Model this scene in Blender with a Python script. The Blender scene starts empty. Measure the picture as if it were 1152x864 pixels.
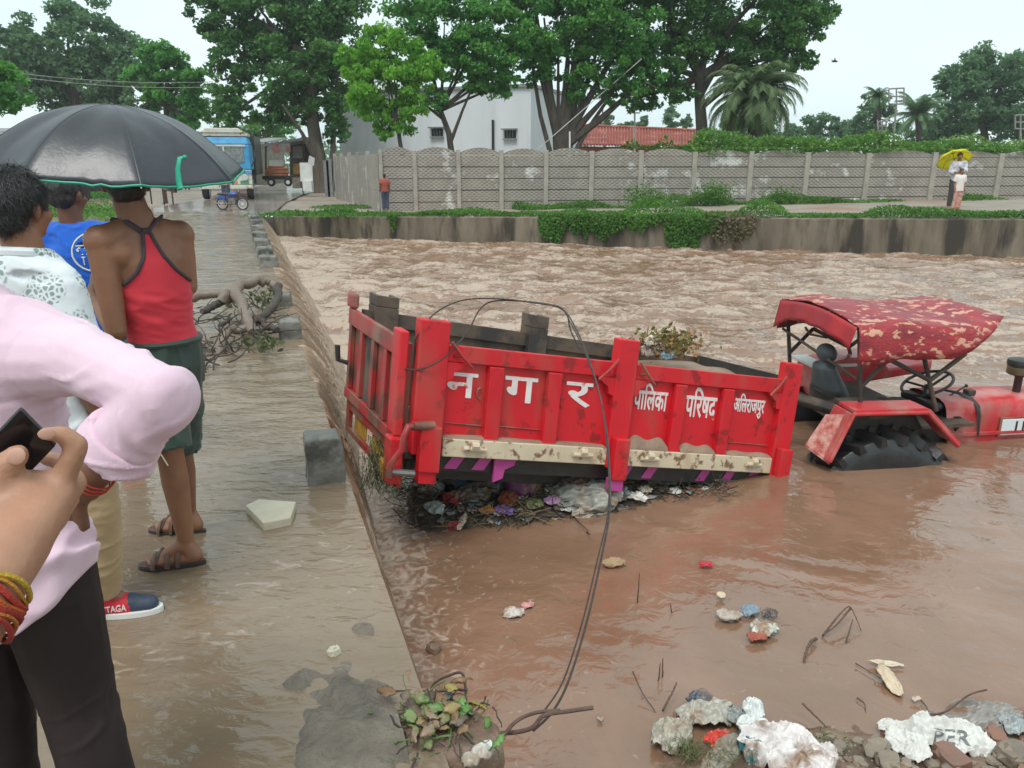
import bpy, bmesh, math, random
import numpy as np
from mathutils import Vector, Matrix
from mathutils.bvhtree import BVHTree
random.seed(7); rng = np.random.default_rng(7)
sc = bpy.context.scene
COL = sc.collection
PI = math.pi
# ------------------------------------------------------------ camera
CAMH = 1.65; FP = 865.0; PITCH = math.atan(250/865.0)
cd = bpy.data.cameras.new('camera'); cam = bpy.data.objects.new('camera', cd); COL.objects.link(cam)
cam.location = (0, 0, CAMH); cam.rotation_euler = (PI/2-PITCH, 0, 0)
cd.sensor_width = 36; cd.lens = FP/1152*36; cd.clip_start = .05; cd.clip_end = 3000
sc.camera = cam
# ------------------------------------------------------------ world, sun, exposure
SUN_E, SUN_R = 62, 200
w = bpy.data.worlds.new('World'); sc.world = w; w.use_nodes = True
nt = w.node_tree; nt.nodes.clear()
out = nt.nodes.new('ShaderNodeOutputWorld'); bg = nt.nodes.new('ShaderNodeBackground')
sky = nt.nodes.new('ShaderNodeTexSky'); sky.sky_type = 'NISHITA'; sky.sun_disc = False
sky.sun_elevation = math.radians(SUN_E); sky.sun_rotation = math.radians(SUN_R)
tc = nt.nodes.new('ShaderNodeTexCoord'); mp = nt.nodes.new('ShaderNodeMapping'); mp.inputs['Scale'].default_value = (1, 1, 2.6)
ns = nt.nodes.new('ShaderNodeTexNoise'); ns.inputs['Scale'].default_value = 2.2; ns.inputs['Detail'].default_value = 4
cr = nt.nodes.new('ShaderNodeValToRGB')
cr.color_ramp.elements[0].position = .3; cr.color_ramp.elements[0].color = (6.3, 7.6, 7.8, 1)
cr.color_ramp.elements[1].position = .75; cr.color_ramp.elements[1].color = (7.4, 8.4, 8.4, 1)
mx = nt.nodes.new('ShaderNodeMix'); mx.data_type = 'RGBA'; mx.inputs[0].default_value = .88
nt.links.new(tc.outputs['Generated'], mp.inputs[0]); nt.links.new(mp.outputs[0], ns.inputs[0]); nt.links.new(ns.outputs[0], cr.inputs[0])
nt.links.new(sky.outputs[0], mx.inputs[6]); nt.links.new(cr.outputs[0], mx.inputs[7]); nt.links.new(mx.outputs[2], bg.inputs[0])
bg.inputs[1].default_value = .1; nt.links.new(bg.outputs[0], out.inputs[0])
sd = bpy.data.lights.new('sun', 'SUN'); sun = bpy.data.objects.new('sun', sd); COL.objects.link(sun)
sd.energy = 1.7; sd.angle = math.radians(25); sd.color = (1, .97, .93)
sun.rotation_euler = (math.radians(90-SUN_E), 0, math.radians(180-SUN_R))
vs = sc.view_settings; vs.view_transform = 'Standard'; vs.look = 'None'; vs.exposure = 0.55; vs.gamma = 1; vs.use_curve_mapping = False
# ------------------------------------------------------------ projection helpers: a pixel of the photo to a place in the world
CP, SP = math.cos(PITCH), math.sin(PITCH)
def ray(px, py):
    u = 432-py
    return Vector((px-576, FP*CP+u*SP, -FP*SP+u*CP))
def at(px, py, Y):
    r = ray(px, py); return Vector((0, 0, CAMH)) + r*(Y/r.y)
def on(px, py, z=0.):
    r = ray(px, py); return Vector((0, 0, CAMH)) + r*((z-CAMH)/r.z)
def onplane(px, py, p, n):
    r = ray(px, py); o = Vector((0, 0, CAMH)); return o + r*((Vector(p)-o).dot(n)/r.dot(n))
# ------------------------------------------------------------ numpy noise
def _h(ix, iy, iz):
    n = (ix.astype(np.int64)*374761393 + iy.astype(np.int64)*668265263 + iz.astype(np.int64)*2147483647) & 0xffffffff
    n = ((n ^ (n >> 13))*1274126177) & 0xffffffff
    n = (n ^ (n >> 16))
    return (n & 0xffff)/32767.5-1
def vn(x, y, z=0.):
    x, y, z = np.broadcast_arrays(np.asarray(x, float), np.asarray(y, float), np.asarray(z, float))
    ix, iy, iz = np.floor(x), np.floor(y), np.floor(z)
    fx, fy, fz = x-ix, y-iy, z-iz
    fx = fx*fx*(3-2*fx); fy = fy*fy*(3-2*fy); fz = fz*fz*(3-2*fz)
    r = 0
    for a in (0, 1):
        for b in (0, 1):
            for c in (0, 1):
                r = r + _h(ix+a, iy+b, iz+c)*(fx if a else 1-fx)*(fy if b else 1-fy)*(fz if c else 1-fz)
    return r
def fbm(x, y, z=0., o=4, g=.5):
    r = 0; a = 1; s = 1
    for i in range(o):
        r = r+a*vn(x*s+i*17.3, y*s+i*9.1, np.asarray(z)*s+i*5.7); a *= g; s *= 2.03
    return r
# ------------------------------------------------------------ objects
def put(name, me, mats=None, parent=None, smooth=False):
    o = bpy.data.objects.new(name, me); COL.objects.link(o)
    if mats is not None:
        for m in (mats if isinstance(mats, (list, tuple)) else [mats]): me.materials.append(m)
    if smooth: me.shade_smooth()
    if parent: o.parent = parent
    return o
def tag(o, label=None, cat=None, group=None, kind=None):
    if label: o['label'] = label
    if cat: o['category'] = cat
    if group: o['group'] = group
    if kind: o['kind'] = kind
    return o
def thing(name, label, cat, loc=(0, 0, 0), group=None):
    o = bpy.data.objects.new(name, None); COL.objects.link(o); o.location = loc; o.empty_display_size = .1
    return tag(o, label, cat, group)
def wm(o):
    m = Matrix.LocRotScale(o.location, o.rotation_euler, o.scale)
    return wm(o.parent) @ o.matrix_parent_inverse @ m if o.parent else m
def keep(o, parent):
    """parent a mesh that was built in world space"""
    o.parent = parent; o.matrix_parent_inverse = wm(parent).inverted(); return o
def npmesh(name, v, f, mi=None, col=None):
    v = np.asarray(v, np.float32); f = np.asarray(f, np.int32); k = f.shape[1]
    me = bpy.data.meshes.new(name)
    me.vertices.add(len(v)); me.vertices.foreach_set('co', v.ravel())
    me.loops.add(f.size); me.loops.foreach_set('vertex_index', f.ravel())
    me.polygons.add(len(f)); me.polygons.foreach_set('loop_start', np.arange(0, f.size, k, dtype=np.int32))
    me.polygons.foreach_set('loop_total', np.full(len(f), k, np.int32))
    if mi is not None: me.polygons.foreach_set('material_index', np.asarray(mi, np.int32))
    me.update(calc_edges=True)
    if col is not None:
        a = me.attributes.new('tint', 'FLOAT', 'FACE'); a.data.foreach_set('value', np.asarray(col, np.float32))
    me.validate(); return me
def gridmesh(name, P, closeu=False):
    """P: (n,m,3) array of points"""
    n, m = P.shape[:2]; idx = np.arange(n*m).reshape(n, m)
    if closeu: idx = np.concatenate([idx, idx[:, :1]], 1)
    f = np.stack([idx[:-1, :-1], idx[:-1, 1:], idx[1:, 1:], idx[1:, :-1]], -1).reshape(-1, 4)
    return npmesh(name, P.reshape(-1, 3), f)
class MB:
    """collects shapes; build() links them as ONE mesh object"""
    def __init__(s, fn=None): s.v = []; s.f = []; s.m = []; s.fn = fn
    def add(s, vs_, fs, mi=0):
        b = len(s.v)
        s.v += [s.fn(*p) if s.fn else Vector(p) for p in vs_]; s.f += [[i+b for i in q] for q in fs]; s.m += [mi]*len(fs)
    def box(s, x0, x1, y0, y1, z0, z1, mi=0, seg=1):
        vs_ = []; fs = []
        for i in range(seg+1):
            x = x0+(x1-x0)*i/seg
            vs_ += [(x, y0, z0), (x, y1, z0), (x, y1, z1), (x, y0, z1)]
        for i in range(seg):
            a = i*4; b = a+4
            for j in range(4): fs.append([a+j, a+(j+1) % 4, b+(j+1) % 4, b+j])
        fs += [[3, 2, 1, 0], [seg*4+j for j in range(4)]]
        s.add(vs_, fs, mi)
    def prism(s, pts, d, mi=0):
        """polygon pts (list of 3-vectors) extruded by vector d"""
        n = len(pts); a = [Vector(p) for p in pts]; d = Vector(d)
        s.add(a+[p+d for p in a], [list(range(n))[::-1], list(range(n, 2*n))]+[[i, (i+1) % n, n+(i+1) % n, n+i] for i in range(n)], mi)
    def tube(s, pts, r, n=8, mi=0, flat=1., caps=True):
        pts = [Vector(p) for p in pts]; rs = r if isinstance(r, (list, tuple)) else [r]*len(pts)
        if len(rs) != len(pts): rs = [rs[0]+(rs[-1]-rs[0])*i/(len(pts)-1) for i in range(len(pts))]
        vs_ = []; fs = []; X = None
        for i, p in enumerate(pts):
            d = (pts[min(i+1, len(pts)-1)]-pts[max(i-1, 0)])
            d = d.normalized() if d.length > 1e-9 else Vector((0, 0, 1))
            if X is None: X = d.orthogonal().normalized()
            X = (X-d*X.dot(d)); X = X.normalized() if X.length > 1e-6 else d.orthogonal().normalized()
            Y = d.cross(X)
            for k in range(n):
                a = 2*PI*k/n; vs_.append(p+X*math.cos(a)*rs[i]+Y*math.sin(a)*rs[i]*flat)
        for i in range(len(pts)-1):
            for k in range(n): fs.append([i*n+k, i*n+(k+1) % n, (i+1)*n+(k+1) % n, (i+1)*n+k])
        if caps: fs += [list(range(n))[::-1], [(len(pts)-1)*n+k for k in range(n)]]
        s.add(vs_, fs, mi)
    def lathe(s, prof, c=(0, 0, 0), axis=(0, 0, 1), n=24, mi=0, cap=True):
        """prof: list of (r, h)"""
        ax = Vector(axis).normalized(); X = ax.orthogonal().normalized(); Y = ax.cross(X); c = Vector(c)
        vs_ = [c+ax*h+(X*math.cos(2*PI*k/n)+Y*math.sin(2*PI*k/n))*r for r, h in prof for k in range(n)]
        fs = [[i*n+k, i*n+(k+1) % n, (i+1)*n+(k+1) % n, (i+1)*n+k] for i in range(len(prof)-1) for k in range(n)]
        if cap: fs += [list(range(n))[::-1], [(len(prof)-1)*n+k for k in range(n)]]
        s.add(vs_, fs, mi)
    def ell(s, c, r, n=12, mi=0, R=None):
        c = Vector(c); m = n//2+1; vs_ = []; fs = []
        for i in range(1, m):
            t = PI*i/m
            for k in range(n):
                p = Vector((math.sin(t)*math.cos(2*PI*k/n)*r[0], math.sin(t)*math.sin(2*PI*k/n)*r[1], math.cos(t)*r[2]))
                vs_.append(c+(R @ p if R else p))
        for i in range(m-2):
            for k in range(n): fs.append([i*n+k, (i+1)*n+k, (i+1)*n+(k+1) % n, i*n+(k+1) % n])
        a = len(vs_); e = Vector((0, 0, r[2])); vs_ += [c+(R @ e if R else e), c-(R @ e if R else e)]
        for k in range(n): fs.append([a, k, (k+1) % n]); fs.append([a+1, (m-2)*n+(k+1) % n, (m-2)*n+k])
        s.add(vs_, fs, mi)
    def mesh(s, name='m'):
        me = bpy.data.meshes.new(name); me.from_pydata([tuple(p) for p in s.v], [], s.f)
        me.polygons.foreach_set('material_index', s.m); me.update(); return me
    def build(s, name, mats, parent=None, smooth=False, bevel=0):
        me = s.mesh(name); o = put(name, me, mats, None, smooth)
        if bevel:
            b = o.modifiers.new('b', 'BEVEL'); b.width = bevel; b.segments = 2; b.limit_method = 'ANGLE'; b.angle_limit = .6
        if smooth:
            try: me.set_sharp_from_angle(angle=math.radians(40))
            except Exception: pass
        if parent: keep(o, parent)
        return o
# ------------------------------------------------------------ materials
def M(name, c1, c2=None, sc_=5., rough=.7, bump=0., bs=None, metal=0., det=5, spec=.5, c3=None, sc3=2., t3=(.5, .6), stretch=None, rv=0., coat=0., dist=.01, trans=0.):
    m = bpy.data.materials.new(name); m.use_nodes = True; t = m.node_tree; N = t.nodes; L = t.links
    b = N['Principled BSDF']; b.inputs['Base Color'].default_value = (*c1, 1); b.inputs['Roughness'].default_value = rough
    b.inputs['Metallic'].default_value = metal; b.inputs['Specular IOR Level'].default_value = spec
    if coat: b.inputs['Coat Weight'].default_value = coat; b.inputs['Coat Roughness'].default_value = .1
    tcn = N.new('ShaderNodeTexCoord'); src = tcn.outputs['Object']
    if stretch:
        mpn = N.new('ShaderNodeMapping'); mpn.inputs['Scale'].default_value = stretch; L.new(src, mpn.inputs[0]); src = mpn.outputs[0]
    def noise(s_, d=det):
        n = N.new('ShaderNodeTexNoise'); n.inputs['Scale'].default_value = s_; n.inputs['Detail'].default_value = d; n.inputs['Roughness'].default_value = .6
        L.new(src, n.inputs['Vector']); return n.outputs[0]
    cur = None
    def ramp(v, a, b_, ca, cb):
        r = N.new('ShaderNodeValToRGB'); r.color_ramp.elements[0].position = a; r.color_ramp.elements[1].position = b_
        r.color_ramp.elements[0].color = (*ca, 1); r.color_ramp.elements[1].color = (*cb, 1); L.new(v, r.inputs[0]); return r.outputs[0]
    if c2:
        cur = ramp(noise(sc_), .35, .65, c1, c2)
    if c3:
        f = ramp(noise(sc3, 8), t3[0], t3[1], (0, 0, 0), (1, 1, 1))
        mxn = N.new('ShaderNodeMix'); mxn.data_type = 'RGBA'; L.new(f, mxn.inputs[0])
        if cur: L.new(cur, mxn.inputs[6])
        else: mxn.inputs[6].default_value = (*c1, 1)
        mxn.inputs[7].default_value = (*c3, 1); cur = mxn.outputs[2]
    if cur: L.new(cur, b.inputs['Base Color'])
    if rv:
        r = N.new('ShaderNodeMapRange'); r.inputs[3].default_value = max(0, rough-rv); r.inputs[4].default_value = min(1, rough+rv); L.new(noise(sc_*.7, 3), r.inputs[0]); L.new(r.outputs[0], b.inputs['Roughness'])
    if bump:
        bn = N.new('ShaderNodeBump'); bn.inputs['Strength'].default_value = bump; bn.inputs['Distance'].default_value = dist
        L.new(noise(bs or sc_*4, 6), bn.inputs['Height']); L.new(bn.outputs[0], b.inputs['Normal'])
    m['_'] = 1
    return m
def leafmat(name, a, b, trans=.45):
    m = bpy.data.materials.new(name); m.use_nodes = True; t = m.node_tree; N = t.nodes; L = t.links
    p = N['Principled BSDF']; p.inputs['Roughness'].default_value = .55; p.inputs['Specular IOR Level'].default_value = .3
    at_ = N.new('ShaderNodeAttribute'); at_.attribute_name = 'tint'
    mxn = N.new('ShaderNodeMix'); mxn.data_type = 'RGBA'; mxn.inputs[6].default_value = (*a, 1); mxn.inputs[7].default_value = (*b, 1)
    L.new(at_.outputs['Fac'], mxn.inputs[0]); L.new(mxn.outputs[2], p.inputs['Base Color'])
    tr = N.new('ShaderNodeBsdfTranslucent'); L.new(mxn.outputs[2], tr.inputs[0])
    ms = N.new('ShaderNodeMixShader'); ms.inputs[0].default_value = trans
    o = [n for n in N if n.type == 'OUTPUT_MATERIAL'][0]
    L.new(p.outputs[0], ms.inputs[1]); L.new(tr.outputs[0], ms.inputs[2]); L.new(ms.outputs[0], o.inputs[0]); return m
# ------------------------------------------------------------ continuous bodies and clothes: overlapping shapes fused by a voxel remesh
class Blob(MB):
    def frust(s, p0, p1, r0, r1, n=20, xa=(1, 0, 0)):
        """flat ended, elliptical; r0, r1 = (a, b) or number"""
        p0, p1 = Vector(p0), Vector(p1); r0 = r0 if isinstance(r0, tuple) else (r0, r0); r1 = r1 if isinstance(r1, tuple) else (r1, r1)
        d = (p1-p0).normalized(); X = Vector(xa); X = X-d*X.dot(d)
        X = X.normalized() if X.length > .05 else d.orthogonal().normalized(); Y = d.cross(X)
        vs_ = []
        for p, r in ((p0, r0), (p1, r1)):
            for k in range(n):
                a = 2*PI*k/n; vs_.append(p+X*math.cos(a)*r[0]+Y*math.sin(a)*r[1])
        s.add(vs_, [list(range(n))[::-1], list(range(n, 2*n))]+[[k, (k+1) % n, n+(k+1) % n, n+k] for k in range(n)])
    def cap(s, p0, p1, r0, r1, n=14):
        s.frust(p0, p1, r0, r1, n); s.ell(p0, (r0,)*3, n); s.ell(p1, (r1,)*3, n)
    def chain(s, pts, rs):
        for i in range(len(pts)-1): s.cap(pts[i], pts[i+1], rs[i], rs[i+1])
    def fuse(s, name, mat, parent, voxel=.01, smooth=4, fn=None):
        o = bpy.data.objects.new('tmp', s.mesh()); COL.objects.link(o)
        r = o.modifiers.new('r', 'REMESH'); r.mode = 'VOXEL'; r.voxel_size = voxel; r.use_smooth_shade = True
        if smooth: q = o.modifiers.new('s', 'SMOOTH'); q.iterations = smooth; q.factor = .5
        dg = bpy.context.evaluated_depsgraph_get()
        me = bpy.data.meshes.new_from_object(o.evaluated_get(dg)); bpy.data.objects.remove(o)
        if fn:
            n = len(me.vertices); co = np.empty(n*3); me.vertices.foreach_get('co', co); no = np.empty(n*3)
            me.vertex_normals.foreach_get('vector', no); co = co.reshape(-1, 3); no = no.reshape(-1, 3)
            co = fn(co, no); me.vertices.foreach_set('co', co.astype(np.float32).ravel()); me.update()
        me.name = name; me.materials.clear(); ob = put(name, me, mat, None, True)
        if parent: keep(ob, parent)
        return ob
def folds(amp=.006, sx=9, sz=20, seed=0., fine=.3, dirv=None):
    """cloth wrinkles: ridged noise stretched across the garment"""
    def fn(co, no):
        x, y, z = co.T
        if dirv is not None:
            d = Vector(dirv).normalized(); a = co @ np.array(d); e = d.orthogonal().normalized(); b = co @ np.array(e); c = co @ np.array(d.cross(e)); x, y, z = b, c, a
        wv = vn(x*3+seed, y*3, z*3)*.9
        n1 = vn(x*sx+seed+wv, y*sx, z*sz+wv*2); n2 = vn(x*sx*1.8+seed*3, y*sx*1.8, z*sz*1.7+wv*3); n3 = vn(x*sx*3.5+seed, y*sx*3.5, z*sz*2.6)
        k1 = np.clip(vn(x*4+seed, y*4, z*4+9)*1.3+.45, .0, 1.); k2 = np.clip(vn(x*6+seed+5, y*6, z*6+9)*1.3+.4, .0, 1.)
        h = np.exp(-(n1/.17)**2)*k1+.6*np.exp(-(n2/.16)**2)*k2+fine*.3*n3-.32
        return co+no*(amp*h)[:, None]
    return fn
# ------------------------------------------------------------ setting
WZ = -0.78                                       # level of the flooded river
EDGE0 = Vector((-.26, 2.11, 0)); EDIR = Vector((-3.62, 10.55, 0)).normalized(); EN = Vector((EDIR.y, -EDIR.x, 0))   # edge of the causeway
BK0 = Vector((-7.95, 26.1, 0)); BK1 = Vector((13.5, 20.4, 0)); BDIR = (BK1-BK0).normalized()
def edge_s(x, y): return (x-EDGE0.x)*EN.x+(y-EDGE0.y)*EN.y
def edge_t(x, y): return (x-EDGE0.x)*EDIR.x+(y-EDGE0.y)*EDIR.y
def watermat(name, c1, c2, foam, foam_amt, rough=.07, waves=(9., 2.2), bump=.35, dist=.05, stretch=(1, 1, 1), rot=0, attr=True, spec=.5, ior=1.33):
    m = bpy.data.materials.new(name); m.use_nodes = True; t = m.node_tree; N = t.nodes; L = t.links
    b = N['Principled BSDF']; b.inputs['IOR'].default_value = ior; b.inputs['Specular IOR Level'].default_value = spec
    tcn = N.new('ShaderNodeTexCoord'); mpn = N.new('ShaderNodeMapping'); mpn.inputs['Scale'].default_value = stretch; mpn.inputs['Rotation'].default_value = (0, 0, rot)
    L.new(tcn.outputs['Object'], mpn.inputs[0])
    def noise(s_, d=4, dd=0.):
        n = N.new('ShaderNodeTexNoise'); n.inputs['Scale'].default_value = s_; n.inputs['Detail'].default_value = d; n.inputs['Distortion'].default_value = dd
        L.new(mpn.outputs[0], n.inputs['Vector']); return n.outputs[0]
    r = N.new('ShaderNodeValToRGB'); r.color_ramp.elements[0].color = (*c1, 1); r.color_ramp.elements[1].color = (*c2, 1)
    r.color_ramp.elements[0].position = .35; r.color_ramp.elements[1].position = .65; L.new(noise(1.3, 5, .6), r.inputs[0])
    mxn = N.new('ShaderNodeMix'); mxn.data_type = 'RGBA'; L.new(r.outputs[0], mxn.inputs[6]); mxn.inputs[7].default_value = (*foam, 1)
    if attr:
        a = N.new('ShaderNodeAttribute'); a.attribute_name = 'foam'; fn_ = noise(14., 6, 1.2)
        ad = N.new('ShaderNodeMath'); ad.operation = 'MULTIPLY_ADD'; L.new(fn_, ad.inputs[0]); ad.inputs[1].default_value = 1.6; L.new(a.outputs['Fac'], ad.inputs[2])
        mr = N.new('ShaderNodeMapRange'); mr.inputs[1].default_value = 1.12; mr.inputs[2].default_value = 1.42; mr.inputs[4].default_value = foam_amt; L.new(ad.outputs[0], mr.inputs[0])
        L.new(mr.outputs[0], mxn.inputs[0])
        rr = N.new('ShaderNodeMapRange'); rr.inputs[3].default_value = rough; rr.inputs[4].default_value = .65; L.new(a.outputs['Fac'], rr.inputs[0]); L.new(rr.outputs[0], b.inputs['Roughness']); sp_ = N.new('ShaderNodeMapRange'); sp_.inputs[3].default_value = spec; sp_.inputs[4].default_value = .30; L.new(a.outputs['Fac'], sp_.inputs[0]); sp_.inputs[2].default_value = .7; L.new(sp_.outputs[0], b.inputs['Specular IOR Level'])
    else:
        mxn.inputs[0].default_value = 0; b.inputs['Roughness'].default_value = rough
    L.new(mxn.outputs[2], b.inputs['Base Color'])
    s1 = noise(waves[0], 4, .8); s2 = noise(waves[1], 3, .5)
    m2 = N.new('ShaderNodeMath'); m2.operation = 'MULTIPLY_ADD'; L.new(s2, m2.inputs[0]); m2.inputs[1].default_value = 2.2; L.new(s1, m2.inputs[2])
    bn = N.new('ShaderNodeBump'); bn.inputs['Strength'].default_value = bump; bn.inputs['Distance'].default_value = dist
    if attr:   # rougher water where it foams
        mm = N.new('ShaderNodeMath'); mm.operation = 'MULTIPLY_ADD'; L.new(a.outputs['Fac'], mm.inputs[0]); mm.inputs[1].default_value = .65; mm.inputs[2].default_value = bump; L.new(mm.outputs[0], bn.inputs['Strength'])
    L.new(m2.outputs[0], bn.inputs['Height']); L.new(bn.outputs[0], b.inputs['Normal']); return m
MUD = (.192, .112, .068)
m_river = watermat('muddy_water', MUD, (.25, .145, .095), (.46, .375, .30), .75, .05, (8., 1.7), .16, .05, (1, 1, 1), spec=.85, ior=1.5)
m_film = watermat('shallow_water', (.17, .12, .075), (.23, .172, .118), (.6, .52, .45), .5, .05, (16., 4.5), .34, .03, (.55, 1.1, 1), rot=.35, spec=.7, ior=1.42)
m_casc = watermat('falling_water', (.19, .115, .068), (.27, .18, .115), (.52, .40, .31), .8, .32, (14., 5.), .5, .04, (.5, 1.6, 1), rot=.33)
m_conc = M('wet_concrete', (.15, .125, .095), (.24, .205, .16), 5, .5, 1., 45, dist=.02, c3=(.08, .07, .055), sc3=1.4, t3=(.5, .62), rv=.2)
m_mud = M('mud', (.17, .105, .07), (.25, .17, .12), 4, .35, .8, 25, c3=(.10, .065, .04), sc3=3, rv=.2, dist=.02)
m_dirt = M('reddish_dirt', (.22, .185, .15), (.29, .255, .21), .8, .7, .4, 12, c3=(.27, .155, .105), sc3=.25, t3=(.52, .6), dist=.03)
m_road = M('wet_road', (.25, .225, .20), (.33, .30, .27), .5, .16, .25, 3, c3=(.21, .17, .135), sc3=.25, t3=(.42, .6), rv=.12, dist=.02)
# river surface: tensor grid, finer near the shore
def river():
    ys = [1.9]
    while ys[-1] < 27: ys.append(ys[-1]+.016+.0038*max(0, ys[-1]-1.9))
    xs = [-8.6]
    while xs[-1] < 40: xs.append(xs[-1]+(.045 if xs[-1] < 7 else .045+(xs[-1]-7)*.012))
    X, Y = np.meshgrid(np.array(xs), np.array(ys))
    s = edge_s(X, Y); far = np.clip((Y-6.2)/4.5, 0, 1); far = far*far*(3-2*far)
    near_c = np.exp(-np.clip(s-.25, 0, 9)/(.14+.07*Y))*np.clip((Y-1.9)/2.2, .12, 1)          # churn at the foot of the fall
    # current runs from the far left down past the tractor
    a = X*.94-Y*.34; b = X*.34+Y*.94
    rap = fbm(a*1.1, b*2.2, 0, 5, .55); rid = 1-np.abs(fbm(a*.8+3, b*1.9, 4., 4, .55))*1.6
    fr_ = fbm(a*2.4, b*6.5, 6., 5, .6)
    calm = fbm(a*.7, b*2.6, 2., 3)*.010+fbm(a*2.3, b*8, 7., 3)*.0035
    z = WZ+calm*(1-far)+far*(rap*.05+rid*.05+fr_*.018)+near_c*fbm(X*7, Y*7, 1., 4)*.018
    foam = far*np.clip(.36+rap*.22+fr_*.42+rid*.08, 0, 1)+near_c*.50+(1-far)*.05*np.clip(fbm(a*1.3, b*4, 9., 3)-.1, 0, 1)
    foam = foam*np.where(Y > 9, 1-.25*np.clip((Y-9)/12, 0, 1), 1)
    P = np.stack([X, Y, z], -1); n, m = X.shape
    idx = np.arange(n*m).reshape(n, m); f = np.stack([idx[:-1, :-1], idx[:-1, 1:], idx[1:, 1:], idx[1:, :-1]], -1).reshape(-1, 4)
    sm = s.ravel()[f].mean(1); bt = ((X-BK0.x)*BDIR.y-(Y-BK0.y)*BDIR.x).ravel()[f].mean(1)
    f = f[(sm > -.12) & (bt > -.15)]
    me = npmesh('river', P.reshape(-1, 3), f)
    at_ = me.attributes.new('foam', 'FLOAT', 'POINT'); at_.data.foreach_set('value', foam.ravel().astype(np.float32))
    tag(put('river_water', me, m_river, None, True), kind='structure')
river()
# the sheet of water pouring over the edge
def cascade():
    T = np.concatenate([np.arange(-.6, 12, .02), np.arange(12, 25.3, .05)]); K = np.linspace(0, 1, 34)
    t, k = np.meshgrid(T, K)
    w_ = .14+.075*np.clip(t-1.5, 0, 6.5)+.03*fbm(t*1.3, 0*t, 3.)*np.clip(t/4, .2, 1)
    drop = np.where(k < .10, 0, (k-.10)/.90); prof = drop**1.4
    st = fbm(t*5.5, k*1.1, 1., 3)*.5+fbm(t*17, k*2.2, 2., 3)*.3
    s = -.055+(w_+.055)*k+.012*fbm(t*3.1, 0*t, 8., 3)*(1-k)+st*.03*np.sin(PI*k)*np.clip(t/3, .25, 1)
    z = .015+(WZ-.03-.015)*prof+st*.035*np.sin(PI*np.clip(k*1.1, 0, 1))*np.clip(t/3, .2, 1)
    X = EDGE0.x+EDIR.x*t+EN.x*s; Y = EDGE0.y+EDIR.y*t+EN.y*s
    me = gridmesh('cascade', np.stack([X, Y, z], -1))
    fo = np.clip((k-.35)*1.1, 0, .6)+st*.5+.16+.25*np.clip((2.5-t)/2.5, 0, 1)*np.clip(k*3-.6, 0, 1)
    a = me.attributes.new('foam', 'FLOAT', 'POINT'); a.data.foreach_set('value', fo.ravel().astype(np.float32))
    tag(put('overflow_water', me, m_casc, None, True), kind='structure')
cascade()
# shallow water sheet over the causeway
def film():
    ts = [-7.]
    while ts[-1] < 29: ts.append(ts[-1]+(.03 if ts[-1] < 6 else .03+(ts[-1]-6)*.008))
    ss = [.0]
    while ss[-1] > -34: ss.append(ss[-1]-(.035 if ss[-1] > -5 else .035+(-5-ss[-1])*.03))
    t, s = np.meshgrid(np.array(ts), np.array(ss)-.03)
    X = EDGE0.x+EDIR.x*t+EN.x*s; Y = EDGE0.y+EDIR.y*t+EN.y*s
    a = X*.85+Y*.5; b = -X*.5+Y*.85
    wv = fbm(a*2.1, b*5.5, 1., 4)*.007*np.clip(.45+t*.12, .45, 2.2)+fbm(a*.9, b*2, 3., 3)*.007*np.clip(t/6, 0, 1.5)
    r = np.hypot(X+1.42, Y-2.9); wv += .0035*np.sin(r*52)*np.exp(-r*2.4)
    z = .018+wv
    me = gridmesh('film', np.stack([X, Y, z], -1))
    fo = .18*fbm(a*1.3, b*3.5, 5., 4)+.1*np.clip((t-5)/8, 0, 1)
    at_ = me.attributes.new('foam', 'FLOAT', 'POINT'); at_.data.foreach_set('value', fo.ravel().astype(np.float32))
    tag(put('shallow_water', me, m_film, None, True), kind='structure')
film()
# causeway deck; it breaks the surface near the camera
def deck():
    t, s = np.meshgrid(np.concatenate([np.arange(-7, 4, .025), np.arange(4, 25.6, .25)]), np.concatenate([np.arange(-.13, -3, -.025), np.arange(-3, -34, -.6)]))
    X = EDGE0.x+EDIR.x*t+EN.x*s; Y = EDGE0.y+EDIR.y*t+EN.y*s
    z = np.full_like(X, -.012)
    c = on(415, 835, 0); d = np.hypot((X-c.x)*1.1, (Y-c.y)*1.0)
    z += .055*np.exp(-(d/.26)**2)*(1+.5*fbm(X*7, Y*7, 0., 4))
    for px, py, rr in ((408, 712, .075), (370, 765, .09), (395, 790, .07), (330, 775, .05)):
        c = on(px, py, 0); d = np.hypot(X-c.x, Y-c.y); z += .036*np.exp(-(d/rr)**2)*(1+.9*fbm(X*16, Y*16, 2., 4))
    z += .009*fbm(X*22, Y*22, 3., 5)*np.clip(1.2-np.abs(t)*.2, 0, 1)
    tag(put('causeway_road', gridmesh('deck', np.stack([X, Y, z], -1)), m_conc, None, True), kind='structure')
    b = MB(); A = EDGE0+EDIR*-7; B = EDGE0+EDIR*25.4
    for z0, z1, o_ in ((-2.4, -.03, -.14),):
        b.add([A+EN*o_+Vector((0, 0, z0)), B+EN*o_+Vector((0, 0, z0)), B+EN*o_+Vector((0, 0, z1)), A+EN*o_+Vector((0, 0, z1))], [[0, 1, 2, 3]])
    tag(b.build('causeway_side', m_conc), kind='structure')
deck()
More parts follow.
